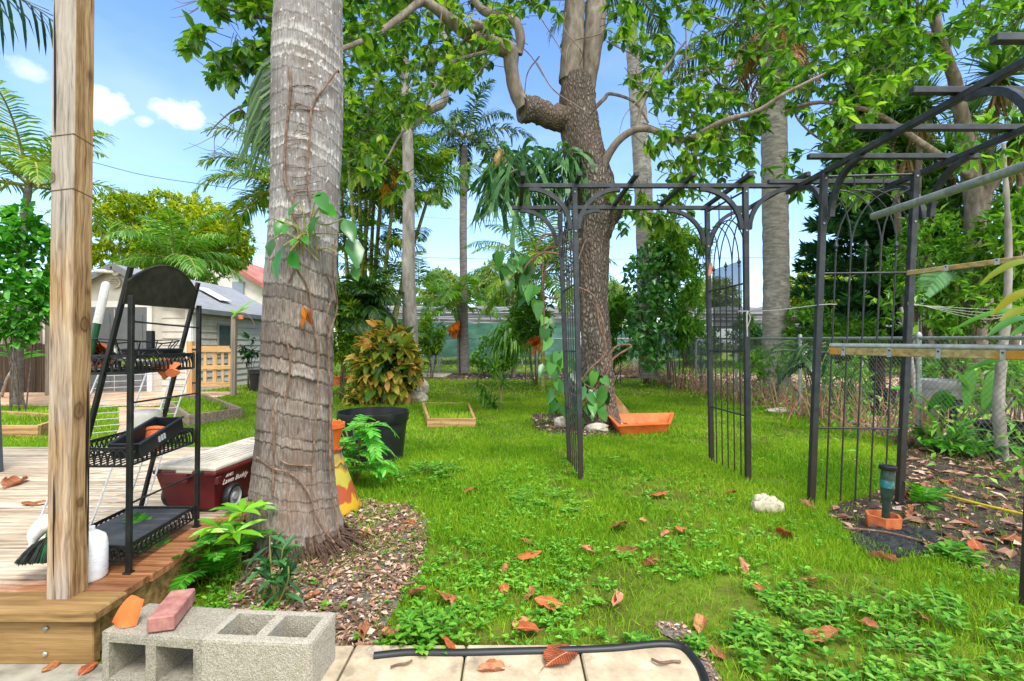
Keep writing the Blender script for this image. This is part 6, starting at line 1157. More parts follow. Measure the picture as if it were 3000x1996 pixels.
mb.build('gable_vent', surf('beige_vent', ['a39c8c', 'b5ae9e'], (5, 5, 5), .6, 0), sh)
mb = MB(); c = P(334, 796, sy0-.1); tube(mb, [c+V(.0, .06, 0), c, c+V(-.36, -.12, 0)], [.05, .05, .045], 12); lathe(mb, [(0, .05), (.09, .04), (.1, 0)], c+V(0, .06, 0), 16, np.array([[1, 0, 0], [0, 0, 1], [0, -1, 0.]])); mb.build('gable_lamp', M_white, sh, True)
mb = MB(); box(mb, sx1-.005, sx1+.03, 13.15, 13.75, .95, 1.78); wn = mb.build('window', surf('grey_window_frame', ['77797a', '8a8c8d'], (5, 5, 5), .6, 0), sh); mb = MB(); box(mb, sx1+.02, sx1+.036, 13.2, 13.7, 1.0, 1.73); mb.build('pane', surf('dark_pane', ['2e3236', '454a4e'], (4, 4, 4), .1, 0), wn)
# neighbouring house
M_hw = surf('white_stucco', ['cfcac0', 'dedad2'], (3, 3, 3), .85, .1); M_hr = surf('red_tile_roof', ['8f5244', 'a4685a', 'b88274'], (2, 2, 2), .85, .3)
ho = thing('neighbour_house', 'white neighbouring house with red tiled roof edge behind the shed', 'house', (-19, 33, 0)); mb = MB(); yh = 30.
a, b, c_ = P(640, 742, yh), P(800, 840, yh), P(800, 1010, yh); prism(mb, [(-25, -.5), (b[0], -.5), (b[0], b[2]-.2), (a[0], a[2]-.2), (-25, a[2]-2.9)], 6, V(0, yh+3, 0), np.array([[1, 0, 0], [0, 0, 1], [0, -1, 0.]])); mb.build('wall', M_hw, ho)
mb = MB(); mb.add([a+V(-.1, -.4, .0), b+V(.6, -.4, -.5), b+V(.6, 6.4, -.5), a+V(-.1, 6.4, 0), a+V(-.1, -.4, -.28), b+V(.6, -.4, -.78), b+V(.6, 6.4, -.78), a+V(-.1, 6.4, -.28)], [(0, 1, 2, 3), (7, 6, 5, 4), (0, 4, 5, 1), (1, 5, 6, 2), (2, 6, 7, 3), (3, 7, 4, 0)])
mb.add([a+V(-.1, -.4, .0), V(-25.5, yh-.4, a[2]-3), V(-25.5, yh+6.4, a[2]-3), a+V(-.1, 6.4, 0), a+V(-.1, -.4, -.28), V(-25.5, yh-.4, a[2]-3.3), V(-25.5, yh+6.4, a[2]-3.3), a+V(-.1, 6.4, -.28)], [(0, 1, 2, 3), (7, 6, 5, 4), (0, 4, 5, 1), (1, 5, 6, 2), (2, 6, 7, 3), (3, 7, 4, 0)]); mb.build('roof', M_hr, ho)
mb = MB(); p = P(697, 842, yh-.1); box(mb, p[0]-.35, p[0]+.35, p[1]-.02, p[1]+.2, p[2]-.5, p[2]+.35); mb.build('window', surf('blue_grey_window', ['6f7c88', '8b98a4'], (4, 4, 4), .2, 0), ho)
# ================= fences
M_fence = woodm('grey_fence_boards', ['5b5348', '84796a', 'a59a8a'], 2, 22., .85, .22, False)
def boards(label, x0, x1, y, z0, z1, w_, mat):
    th = thing('plank_fence', label, 'fence', ((x0+x1)/2, y, 0)); mb = MB(); x = x0
    while x < x1: h_ = z1+rng.normal()*.01; box(mb, x, x+w_*.94, y-.012+rng.normal()*.003, y+.012, z0, h_); x += w_
    mb.build('boards', mat, th); mb = MB()
    for z in (z0+.3, (z0+z1)/2, z1-.25): box(mb, x0, x1, y+.014, y+.06, z-.045, z+.045)
    mb.build('rail', mat, th); return th
boards('weathered tall plank fence beyond the young frangipani', -18., -11.9, 12.6, .02, 2.05, .14, M_fence); boards('low plank fence before the taller one, shade painted into its boards', -16., -11.0, 12.0, 0.02, 1.22, .14, woodm('shaded_fence_boards', ['241c14', '3d3124', '57483a'], 2, 22., .85, .2, False))  # shadow on the lower fence is put into the dark board colour
mb = MB(); box(mb, -10.92, -10.72, 11.3, 11.45, 0, 1.95); tag(mb.build('fence_post', M_fence), 'stout fence post seen just left of the deck post', 'post')
M_gate = woodm('new_pallet_wood', ['a07a4c', 'c09a68', 'd4b486'], 2, 24., .8, .12, False)
gt2 = thing('pallet_gate', 'pale pallet wood gate with black hinges beside the shed', 'gate', P(620, 1130, 11.3)*V(1, 1, 0)); yg = 11.3
def pxz(px, py): q = P(px, py, yg); return q[0], q[2]
mb = MB()
for xa, xb, ya, yb_ in ((565, 682, 1014, 1032), (575, 680, 1070, 1082), (575, 680, 1120, 1133)): (x0, z1), (x1, z0) = pxz(xa, ya), pxz(xb, yb_); box(mb, x0, x1, yg-.03, yg, max(.02, z0), z1)
mb.build('gate_rail', woodm('gate_rail_wood', ['a07a4c', 'c09a68', 'd4b486'], 0, 24., .8, .12, False), gt2)
for xa, xb in ((575, 586), (594, 604), (622, 634), (647, 655), (668, 680)):
    (x0, z1), (x1, z0) = pxz(xa, 1016), pxz(xb, 1128); mb = MB(); box(mb, x0, x1, yg+.002, yg+.025, max(.02, z0), z1); mb.build('slat', M_gate, gt2)
for py in (1024, 1122): x, z = pxz(574, py); mb = MB(); box(mb, x-.08, x+.06, yg-.045, yg-.03, z-.02, z+.02); mb.build('hinge', M_black, gt2)
x, z = pxz(678, 1016); mb = MB(); box(mb, x-.02, x+.05, yg-.045, yg-.03, z-.03, z+.03); mb.build('latch', M_black, gt2)
x0, x1 = pxz(550, 0)[0], pxz(566, 0)[0]; mb = MB(); box(mb, x0, x1, yg-.05, yg+.07, 0, 1.28); tag(mb.build('fence_post', M_gate), 'pale short post carrying the pallet gate hinges', 'post')
x0, x1 = pxz(680, 0)[0], pxz(693, 0)[0]; mb = MB(); beam(mb, V((x0+x1)/2-.02, yg, 0), V((x0+x1)/2+.0, yg, 1.86), .10, .10); tag(mb.build('fence_post', M_fence), 'taller mossy post at the latch side of the pallet gate', 'post')
c = V((x0+x1)/2, yg-.05, 1.84); th = thing('orchid', 'strap leaved orchid rooted on top of the mossy gate post', 'orchid', c); mb = MB(); A = P(690, 918, yg-.1); scatter(mb, TST, [A, A, A, A, A], [P(742, 880, yg)-A, P(745, 895, yg)-A, P(675, 940, yg)-A, P(720, 905, yg)-A, P(668, 905, yg)-A], np.tile(V(0, -1, .4), (5, 1)), [.55, .4, .25, .35, .25], .055); mb.build('leaves', M_lf_lime, th)
mb = MB(); tube(mb, smooth_path([A, P(720, 918, yg-.1), P(740, 940, yg-.1), P(748, 960, yg-.1)], 5), .008, 5); mb.build('flower_stalk', M_vine, th)
mb = MB(); cbox(mb, P(706, 930, yg-.12), V(.05, .03, .05), None, .01); mb.build('bark_mount', M_terra, th)
# chain-link fence and gate
def chain(label, A, B, hA, hB, step=.065, r=.0022, posts=6, name='chain_link_fence'):
    th = thing(name, label, 'fence', (A+B)/2); L = np.linalg.norm(B-A); d = (B-A)/L; mb = MB(); m = int(L/step)
    for s in (1, -1):
        for k in range(-18, m+18):
            s0 = k*step; pts = []
            u0, z0, u1, z1 = s0, .03, s0+s*1.22, 1.25
            if s < 0: u0, u1 = s0, s0-1.22
            lo_, hi_ = sorted((u0, u1))
            if hi_ < 0 or lo_ > L: continue
            def cl(u): return (u-u0)/(u1-u0)
            t0, t1 = 0., 1.
            for lim in (0., L):
                q = cl(lim)
                if 0 < q < 1:
                    inside1 = 0 <= u1 <= L
                    if inside1: t0 = max(t0, q)
                    else: t1 = min(t1, q)
            hh = lambda u: (hA*(1-u/L)+hB*u/L-.01)/1.25
            for q in np.linspace(t0, t1, 3): u = u0+(u1-u0)*q; zz_ = (z0+(z1-z0)*q)*hh(u); pts.append(A+d*u+V(0, 0, zz_)+V(.003*s, 0, 0))
            tube(mb, pts, r, 3, False)
    mb.build('wire_mesh', M_zinc, th); mb = MB(); tube(mb, [A+V(0, 0, hA), (A+B)/2+V(0, 0, (hA+hB)/2-.01), B+V(0, 0, hB)], .021, 10); mb.build('top_rail', M_zinc, th, True)
    for k in range(posts):
        p = A+(B-A)*k/(posts-1); h_ = hA+(hB-hA)*k/(posts-1); mb = MB(); tube(mb, [p, p+V(0, 0, h_+.02)], .028, 10); lathe(mb, [(.034, -.02), (.034, .01), (.02, .035), (0, .045)], p+V(0, 0, h_+.03), 10); mb.build('fence_post', M_zinc, th, True)
    return th
chain('chain-link fence running from the far corner to the right edge', V(4.78, 3.3, 0), V(5.12, 20.4, 0), 1.25, 1.46, .065, .0021, 8)
chain('far chain-link fence across the back of the yard', V(-3.0, 20.5, 0), V(5.1, 20.5, 0), 1.46, 1.46, .09, .003, 5)
chain('chain-link fence across the back left of the cane clump', V(-8.0, 20.5, 0), V(-4.2, 20.5, 0), 1.46, 1.46, .09, .003, 3)
cg = thing('chain_link_gate', 'narrow chain-link gate with ball topped posts at the back', 'gate', (-3.6, 20.45, 0)); mb = MB()
for px in (1271, 1284): p = P(px, 0, 20.4)*V(1, 1, 0); tube(mb, [p, p+V(0, 0, 1.52)], .05, 10); lathe(mb, [(0, -.06), (.06, -.03), (.065, 0), (.045, .045), (0, .06)], p+V(0, 0, 1.56), 12)
mb.build('gate_post', M_zinc, cg, True); mb = MB(); x0, x1 = P(1212, 0, 20.4)[0], P(1268, 0, 20.4)[0]
tube(mb, [V(x0, 20.4, .1), V(x0, 20.4, 1.42), V(x1, 20.4, 1.42), V(x1, 20.4, .1), V(x0, 20.4, .1)], .028, 8); p = P(1264, 0, 20.4)*V(1, 1, 0); tube(mb, [p, p+V(0, 0, 1.95)], .03, 8)
mb.build('gate_frame', M_zinc, cg, True)
mb = MB(); c = P(1238, 1018, 20.3); box(mb, c[0]-.19, c[0]+.19, c[1]-.01, c[1]+.01, c[2]-.17, c[2]+.17); sg = tag(mb.build('sign', M_white), 'small white notice with a red mark on the back gate', 'sign'); 
mb = MB(); cbox(mb, c+V(.02, -.014, .02), V(.06, .003, .04), np.array([nrm(V(1, 0, .5)), [0, 1, 0], nrm(V(-.5, 0, 1))]), .002); mb.build('red_mark', surf('red_paint', ['a83028', 'c04038'], (9, 9, 9), .6, 0), sg)
# green windscreen and nursery shade roofs behind
t = NT('green_windscreen'); nz = t.n('TexNoise', Vector=t.coord((.8, .8, 2.5)), Scale=1., Detail=5.); M_wind = t.pbr(t.ramp(nz, [(.3, lin('2f5346')), (.5, lin('426b5d')), (.7, lin('5f877a'))]), .85, t.bump(nz, .3, .05), 0, .2)
def screen(label, x0, x1, y, z0, z1, seed):
    n = 60; xs_ = np.linspace(x0, x1, n); w_ = (fbm(np.c_[xs_*1.2, xs_*0+seed, xs_*0], 3)-.5)*.12; mb = MB(); v = []
    for k in range(n): v += [V(xs_[k], y+w_[k], z0+w_[k]*.6), V(xs_[k], y+w_[k]*.4, z1+w_[k]*.7-.05*abs(math.sin(k*.55))), V(xs_[k], y+w_[k]+.01, z0+w_[k]*.6), V(xs_[k], y+w_[k]*.4+.01, z1+w_[k]*.7-.05*abs(math.sin(k*.55)))]
    mb.add(v, [(4*k, 4*k+4, 4*k+5, 4*k+1) for k in range(n-1)]+[(4*k+2, 4*k+3, 4*k+7, 4*k+6) for k in range(n-1)]); th = tag(mb.build('windscreen', M_wind, smooth=True), label, 'windscreen'); return th
screen('long green windscreen hung behind the back fence and gate', -8.2, 3.3, 25., .55, 2.35, 1); screen('grey green windscreen section behind the royal palm foot', 3.6, 9.5, 25.2, .5, 2.1, 2); screen('green screen glimpsed beyond the right-hand arbor lattice', 9.9, 22, 21, .9, 2.0, 3)
t = NT('shade_cloth'); wv = t.n('TexNoise', Vector=t.coord((.5, .5, 14)), Scale=1., Detail=5.); M_shade = t.pbr(t.ramp(wv, [(.3, lin('3d3f40')), (.5, lin('6d6f70')), (.66, lin('a0a2a2'))]), .9, t.bump(wv, .4, .05), 0, .15)
def nursery(label, x0, x1, y0, y1, z0, z1):
    th = thing('shade_house', label, 'shade house', ((x0+x1)/2, (y0+y1)/2, 0)); mb = MB(); n = 40; xs_ = np.linspace(x0, x1, n); v = []
    sg_ = (fbm(np.c_[xs_*.9, xs_*0, xs_*0+z0], 3)-.5)*.25
    for k in range(n): s = .10*abs(math.sin(k*.8))+sg_[k]; v += [V(xs_[k], y0, z0-s), V(xs_[k], y0, z1-s*.6), V(xs_[k], (y0+y1)/2, z1+.5-s), V(xs_[k], y1, z1+.2-s)]
    mb.add(v, [(4*k+q, 4*k+4+q, 4*k+5+q, 4*k+1+q) for k in range(n-1) for q in range(3)]); mb.build('shade_cloth', M_shade, th, True); mb = MB()
    for k in range(3):
        z = z0+(z1-z0)*(k+.3)/3; tube(mb, [V(x0, y0-.06, z), V((x0+x1)/2, y0-.06, z-.06), V(x1, y0-.06, z+.03)], .022, 5)
    mb.build('pipe_rail', M_grey, th); 
    for x in np.linspace(x0+.3, x1-.3, max(3, int((x1-x0)/3))): mb = MB(); tube(mb, [V(x, y0, 0), V(x, y0, z1)], .05, 8); mb.build('post', M_zinc, th)
nursery('grey shade cloth nursery roof behind the green windscreen', -9., 5.5, 27, 36, 2.25, 3.25); nursery('dark shade cloth roof seen past the broad royal palm trunk', 8.5, 30, 23.5, 34, 2.05, 2.95); nursery('distant shade roof over the cluttered nursery beyond the rails', 12, 22, 17, 22, 1.55, 1.95)
# utility lines
def line(label, pts, r, d): 
    mb = MB(); p = smooth_path([P(a, b, d) for a, b in pts], 10); tube(mb, p, r, 5); tag(mb.build('power_line', M_bplast), label, 'power line')
line('long straight black power line low across the sky', [(-200, 742), (700, 738), (1500, 760), (2500, 752), (3200, 745)], .018, 34.); line('twisted service wire sloping down behind the deck post', [(-60, 400), (140, 448), (265, 474), (430, 515), (650, 548), (850, 575)], .009, 14.); line('thin pale wire crossing before the yellow green tree', [(-100, 590), (260, 640), (500, 680), (760, 712), (900, 725)], .009, 20.); line('second thin wire below, crossing the yellow green tree', [(-100, 650), (260, 680), (560, 712), (860, 740)], .007, 20.); line('faint high wire over the foxtail palm area', [(700, 590), (1300, 640), (1800, 660)], .008, 36.)
# ================= pots and small things
mb = MB(); c = G(1070, 1368); pot(mb, c+V(-.0, .28, -.01), .295, .355, .52, .022, None, .008, 48); tag(mb.build('plant_tub', M_bplast, smooth=True), 'big black plastic nursery tub on the lawn beside the palm', 'tub')
tp = thing('stacked_pot', 'bright orange terracotta pot on its saucer right beside the palm trunk', 'pot', V(-1.31, 3.72, 0)); mb = MB(); c = V(-1.345, 3.52, .44); pot(mb, c, .075, .118, .19, .018); mb.build('pot_body', M_terra2, tp, True); mb = MB(); lathe(mb, [(0, -.005), (.075, -.005), (.09, .015), (.085, .015), (.07, .003), (0, .003)], c+V(.02, 0, -.01), 24); mb.build('saucer', M_terra, tp, True)
# painted column the pot stands on
t = NT('painted_bands'); nz = t.n('TexNoise', Vector=t.coord((9, 9, 9)), Scale=1., Detail=2.); f = t.math('ADD', t.math('MULTIPLY', t.n('SeparateXYZ', _out=None, Vector=t.n('TexCoord', _out='Object')).outputs[2], 2.2), t.math('MULTIPLY', t.math('SUBTRACT', nz, .5), .55))
M_paint = t.pbr(t.ramp(f, [(.0, lin('b08a1c')), (.22, lin('c09a20')), (.26, lin('9c4a26')), (.42, lin('a04c28')), (.46, lin('a8a03a')), (.62, lin('b4a440')), (.66, lin('bd9626')), (.74, lin('3f4640')), (.8, lin('c29a2a')), (.92, lin('5a625a'))]), .65, None); mb = MB(); cx_ = V(-1.305, 3.42, 0); lathe(mb, [(.265, 0), (.265, .015), (.25, .02), (.115, .42), (.12, .43), (0, .43)], V(-1.365, 3.52, -.005), 32); tag(mb.build('painted_pedestal', M_paint, smooth=True), 'yellow pedestal painted with leaf shapes under the orange pot', 'pedestal')
mb = MB(); pot(mb, G(985, 1128), .13, .19, .28, .03); th = tag(mb.build('terracotta_pot', M_terra, smooth=True), 'terracotta pot at the bed edge left of the variegated shrub', 'pot')
mb = MB(); c = G(985, 1128)+V(0, 0, .26); q = rdir(12, 1.); scatter(mb, TST, np.tile(c, (12, 1)), q, V(0, 0, 1)+rdir(12)*.2, .2, .03); tag(mb.build('young_plant', M_lf_areca, origin=c), 'thin green sprout growing in the far terracotta pot', 'plant')
mb = MB(); c = G(757, 1146); pot(mb, c, .17, .23, .55, .03); tag(mb.build('black_bucket', M_bplast, smooth=True), 'black bucket by the shed holding a white stick', 'bucket'); mb = MB(); tube(mb, [c+V(.02, 0, .1), P(781, 975, c[1]+.2), P(790, 930, c[1]+.25)], .03, 8); tag(mb.build('pole', M_white), 'white pole standing in the black bucket', 'pole')
shrub('spindly dark vine climbing the shed wall by the bucket', 730, 1020, 22, 40, 12.6, 30, 6, .16, .45, M_lf_dark, T6, 'wall_vine', 'vine')
# planters of timber
M_tim = woodm('raw_timber', ['7a5a34', 'a07c50', 'b89466', 'c9aa80'], 0, 24., .85, .1, False); M_timg = woodm('grey_timber', ['5b4f40', '837564', 'a19484'], 0, 24., .9, .12, False)
def planter(label, cs, h, th_, mat, soil=True, name='planter_box'):
    cs = [np.asarray(c, float)*V(1, 1, 0) for c in cs]; o = thing(name, label, 'planter', sum(cs)/4)
    for k in range(4):
        a, b = cs[k], cs[(k+1) % 4]; d = nrm(b-a); e = th_*.5 if k % 2 == 0 else -th_*.5; mb = MB(); beam(mb, a-d*e+V(0, 0, h/2), b+d*e+V(0, 0, h/2), th_, h, b=.004); mb.build('side_board', mat, o)
    mb = MB(); mb.add([c+V(0, 0, h*.35) for c in cs], [(0, 1, 2, 3)]); mb.build('soil', M_soil, o)
    pl = np.array([c[:2] for c in cs]); lo, hi = pl.min(0), pl.max(0); n = int(2600*abs(np.cross(cs[1][:2]-cs[0][:2], cs[3][:2]-cs[0][:2]))+300); q = lo+rng.random((n, 2))*(hi-lo); q = q[inpoly(q[:, 0], q[:, 1], pl)]; kk = fbm(np.c_[q*2.5, q[:, :1]*0], 2, 3) > .42; q = q[kk]; m = len(q)
    mb = MB(); scatter(mb, TGR, np.c_[q, np.full(m, h*.34)], rdir(m, 1.9), rdir(m), .09+.07*rng.random(m), .011); s_ = mb.build('grass_tuft', M_grass, o); s_['kind'] = 'stuff'
planter('square raw timber planter with grass inside on the lawn', [G(1256, 1252), G(1390, 1252), G(1372, 1200, .0), G(1240, 1200, .0)], .13, .04, M_tim)
planter('grey timber raised bed full of weeds beyond the cart', [G(555, 1249), G(706, 1226), G(600, 1180), G(478, 1190)], .17, .05, M_timg)
planter('low timber raised bed behind the deck post', [G(-80, 1280), G(110, 1280), G(205, 1245), G(0, 1232)], .15, .05, M_tim)
# orange trough and leaning board
c0, c1, c2, c3 = G(1812, 1280), G(1962, 1272), G(1972, 1238), G(1780, 1242); tr = MB(); h = .15
def trough(mb, cs, h, th_):
    cs = [np.asarray(c)*V(1, 1, 0) for c in cs]; ctr = sum(cs)/4; out = lambda k, s, z: ctr+(cs[k]-ctr)*s+V(0, 0, z); v = []
    for s, z in ((.88, 0), (.99, h*.9), (1.04, h*.9), (1.04, h), (.95, h), (.84, .02)): v += [out(k, s, z) for k in range(4)]
    mb.add(v, [(4*r+k, 4*r+(k+1) % 4, 4*r+4+(k+1) % 4, 4*r+4+k) for r in range(5) for k in range(4)]+[(20, 21, 22, 23), (3, 2, 1, 0)])
trough(tr, (c0, c1, c2, c3), h, .01); tag(tr.build('plant_trough', M_terra2), 'orange rectangular plastic trough on the lawn by the leaning board', 'trough')
mb = MB(); A = [G(1795, 1238), G(1858, 1238)]; zt_ = P(1790, 1132, 7.45); prism(mb, [(0, 0), (.36, 0), (.31, .16), (.03, .54), (0, .54)], .018, G(1790, 1240)+V(.0, .08, .01), np.array([nrm(V(1, .15, 0)), nrm(V(-.02, .25, 1)), nrm(np.cross(V(1, .15, 0), V(-.02, .25, 1)))])); tag(mb.build('leaning_board', surf('stained_board', ['6a5030', '94744a', 'b0946a'], (5, 5, 5), .9, .2)), 'stained brown board leaning on the base of the rough barked tree', 'board')
M_rock = surf('pale_limestone', ['8f877a', 'b5ac9c', 'd0c8b8'], (14, 14, 14), .95, .6, .02, dirt=('6d675c', .58), dirts=6)
for (px, py, hx, hy, hz_, sd, lab) in ((1235, 1150, .2, .18, .22, 1, 'rounded pale rock at the right foot of the variegated shrub'), (1213, 1178, .28, .2, .15, 2, 'low tan rock at the front of the variegated shrub'), (1748, 1262, .16, .11, .07, 3, 'low crusty rock before the rough barked tree'), (1648, 1250, .12, .1, .1, 4, 'small rock half buried left of the rough barked tree'), (2290, 1212, .26, .1, .07, 9, 'flat grey stone at the lawn edge between the arbors')):
    mb = MB(); rock(mb, G(px, py)+V(0, 0, hz_*.5), V(hx, hy, hz_), sd, 4, .4, 1.7); tag(mb.build('rock', M_rock, smooth=True), lab, 'rock')
# white coral lump (knobbly, low dog-like outline)
mb = MB(); c = G(2252, 1500)
for (dx, dy, dz, r) in ((0, 0, .04, .07), (-.06, .0, .045, .055), (.06, .0, .035, .05), (-.075, 0, .10, .03), (-.03, .01, .09, .035), (.03, 0, .075, .035), (.085, 0, .02, .03)): rock(mb, c+V(dx, dy, dz), V(r, r*.8, r), int(abs(dx)*1000), 3, .4, 2.2)
tag(mb.build('coral_rock', surf('bleached_coral', ['8f866e', 'b5ac94', 'd0c8b2'], (20, 20, 20), .95, .6, .015, dirt=('8a7f66', .6), dirts=14), smooth=True), 'bleached knobbly coral rock sitting in the grass', 'rock')
mb = MB(); rock(mb, G(1068, 1572)+V(0, 0, .02), V(.04, .035, .03), 8, 3, .4); tag(mb.build('brick_chunk', surf('pink_brick', ['b0705c', 'c98a76'], (20, 20, 20), .9, .4)), 'pink broken brick chunk on the mulch by the palm roots', 'brick chunk')
# hex pot with sprinkler
c = G(2588, 1548); hp2 = thing('hexagonal_pot', 'low six sided terracotta pot sunk beside the sprinkler', 'pot', c); mb = MB(); lathe(mb, [(0, .015), (.07, .015), (.088, .09), (.105, .09), (.098, 0), (.09, -.01)], c, 6); mb.build('pot_shell', M_terra, hp2); mb = MB(); lathe(mb, [(0, .05), (.078, .05)], c, 6); mb.build('soil', M_soil, hp2)
sp2 = thing('sprinkler', 'dark green pop-up sprinkler standing tilted in the hexagonal pot', 'sprinkler', c+V(0, 0, .05)); b0 = c+V(.015, 0, .05); d = nrm(V(.06, .02, 1)); AXS = axes_from(d)
mb = MB(); lathe(mb, [(0, 0), (.022, 0), (.022, .12), (.03, .13), (.03, .155), (.034, .16), (.038, .30), (.036, .33), (.0, .33)], b0, 18, AXS); mb.build('body', surf('weathered_green_plastic', ['20302a', '2c423a', '43564a'], (20, 20, 20), .5, .1), sp2, True); mb = MB(); lathe(mb, [(0, .33), (.047, .33), (.050, .335), (.050, .355), (.044, .36), (.03, .352), (0, .352)], b0, 20, AXS); mb.build('cap', M_bplast, sp2, True); mb = MB(); lathe(mb, [(.0383, .215), (.039, .22), (.039, .26), (.0383, .265)], b0, 18, AXS); mb.build('label_band', surf('teal_band', ['12545c', '1d6f78', '9a8a4a'], (40, 40, 40), .5, 0), sp2, True)
# charred ground mat
pl = blobpoly([G(2500, 1590), G(2560, 1555), G(2700, 1560), G(2735, 1590), G(2690, 1625), G(2560, 1630)], 8, .03, 9); mb = MB(); n = 700; lo, hi = pl.min(0), pl.max(0); q = lo+rng.random((n*2, 2))*(hi-lo); q = q[inpoly(q[:, 0], q[:, 1], pl)]
for p in q[:330]: v_, f_ = ico(2); r = .012+.02*rng.random(); mb.add(V(*p, r*.5)+v_*V(r*1.3, r, r*.8)*(1+.3*(fbm(v_*2+p[0]*50, 2)-.5))[:, None], f_)
tag(stuff(mb.build('charcoal_patch', surf('charred_lumps', ['0e0f10', '1d1f20', '34373a'], (30, 30, 30), .8, .5))), 'black charred lumps spread on the ground by the sprinkler', 'charcoal')
for lab, pts, r in (('brown stick lying across the charred patch', [(2470, 1555), (2600, 1570), (2760, 1612)], .007), ('pale curved stick on the bed behind the sprinkler', [(2690, 1468), (2740, 1462), (2790, 1470)], .012), ('yellow hose trailing over the right bed', [(2650, 1425), (2740, 1450), (2850, 1480), (3010, 1520)], .009), ('dry twig lying on the right-hand paving slab', [(1910, 1948), (1935, 1962), (1970, 1952), (1996, 1955)], .005), ('crooked twig on the middle paving slab', [(1145, 1972), (1165, 1962), (1190, 1962), (1207, 1952)], .004), ('thin root curving over the mulch', [(1070, 1690), (1130, 1698), (1180, 1720), (1215, 1716)], .006), ('thick stick under the hand leaved seedling', [(530, 1680), (600, 1640), (660, 1600)], .018)):
    mb = MB(); tube(mb, smooth_path([G(a, b, .02)+V(0, 0, .02+.004*rng.normal()) for a, b in pts], 7), r, 7); tag(mb.build('hose' if 'hose' in lab else 'stick', surf('yellow_hose', ['9a8a1c', 'c4b02c'], (9, 9, 9), .5, 0) if 'hose' in lab else M_vine, smooth=True), lab, 'hose' if 'hose' in lab else 'stick')
# border logs and brush by the fence
for lab, pts, r in (('thin log edging the lawn, running to the fence', [(1900, 1110), (2000, 1135), (2080, 1152)], .06), ('pale timber plank edging the bed behind the tree', [(1790, 1110), (1900, 1103)], .07)):
    mb = MB(); p = [G(a, b)+V(0, 0, r*.6) for a, b in pts]; tube(mb, smooth_path(p, 5), r, 9); tag(mb.build('border_log', M_timg, smooth=True), lab, 'log')
mb = MB()
for k in range(160): a = G(1780+rng.random()*90, 1108); b = a+V(rng.normal()*.3+.4, .6*rng.random(), .05+.5*rng.random()); tube(mb, [a+V(rng.normal()*.1, 0, .05), (a+b)/2, b], .012, 4, False)
tag(stuff(mb.build('brush_pile', M_vine)), 'heap of dry cut brush behind the rough barked tree', 'brush')
mb = MB()
for k in range(480):
    y = 5.5+rng.random()*10; x = 4.95-.04*(y-5)+rng.normal()*.28+.01*y; a = V(x, y, 0); h = .25+.45*rng.random(); b = a+V(rng.normal()*.14, rng.normal()*.14, h); tube(mb, [a, (a+b)/2+rng.normal(size=3)*.03, b], [.008, .006, .003], 4, False)
tag(stuff(mb.build('dry_stems', surf('dry_brown_stems', ['7a5642', 'a47a60', 'c09a80'], (9, 9, 9), .9, .2))), 'bare dry brown stems standing along the fence', 'dry stems')
mb = MB(); n = 1700; y = 3.8+rng.random(n)*13; x = 4.9+rng.normal(size=n)*.55+.2; q = rdir(n, .5); scatter(mb, T2, np.c_[x, y, .03+.45*rng.random(n)**2], q, V(0, 0, 1)+rdir(n)*.4, .05+.09*rng.random(n), .045); n = 3200; y = 4+rng.random(n)*15; x = 5.3+rng.random(n)**1.3*y*.55; kk = fbm(np.c_[x*.9, y*.9, x*0], 3, 5) > .55; x, y = x[kk], y[kk]; n = len(x); scatter(mb, T2, np.c_[x, y, .02+.35*rng.random(n)**1.5], rdir(n, .5), V(0, 0, 1)+rdir(n)*.4, .07+.1*rng.random(n), .06)
tag(stuff(mb.build('undergrowth', M_lf_shrub, origin=(0, 0, 0))), 'low weedy undergrowth along and beyond the chain-link fence', 'undergrowth')
# young trunks beside the fence, pots beyond
for lab, pts, r in (('pale crooked sapling trunk inside the fence at right', [(2935, 1372), (2932, 1280), (2925, 1180), (2935, 1050), (2950, 900), (2955, 700), (2940, 420)], 5.0), ('thin grey sapling trunk beyond the lattice', [(2690, 1240), (2680, 1150), (2668, 1050), (2640, 900)], 6.9)):
    th = thing('sapling', lab, 'sapling', G(pts[0][0], CY+H*F/r)); mb = MB(); pp = [(a, b, r) for a, b in pts]; pp[0] = (pts[0][0], CY+H*F/r, r); limb(mb, pp, [17, 14, 14, 12, 11, 8, 5][:len(pp)] if r < 6 else [8, 7, 6, 4], 10, 6, lambda v, n_: (fbm(v*9, 3, 2)-.5)*.02); mb.build('trunk', M_bark_grey, th, True); mb = MB(); e = P(pts[-1][0], pts[-1][1], r); q = rdir(22)*.35; crown(mb, e+q, e, 7, .13, .4, T2); mb.build('crown', M_lf_bright, th)
for (px, py, d, r0, r1, h, lab, m_) in ((2755, 0, 7.2, .24, .32, .5, 'large grey garden pot beyond the fence', M_grey), (2790, 0, 6.7, .14, .17, .26, 'black nursery pot before the large grey pot', M_bplast), (2585, 0, 8.2, .15, .19, .3, 'black nursery pot seen through the lattice bars', M_bplast), (2960, 0, 5.4, .26, .3, .32, 'wide black tub against the fence at the far right', M_bplast)):
    mb = MB(); z0 = {7.2: .30, 6.7: .28, 8.2: .25, 5.4: .0}[d]; pot(mb, V((px-CX)/F*d, d, 0), r0, r1, h+z0*.6, .02); tag(mb.build('plant_pot', m_, smooth=True), lab, 'pot')
mb = MB(); p = V(7.55, 9.4, 0); tube(mb, [p, P(2715, 880, 9.)], .05, 8); cbox(mb, P(2715, 872, 9.), V(.09, .09, .05), None, .01); cbox(mb, P(2715, 890, 9.), V(.06, .06, .06), None, .01); tag(mb.build('white_post', M_white), 'white capped post standing in the shrubs beyond the fence', 'post')
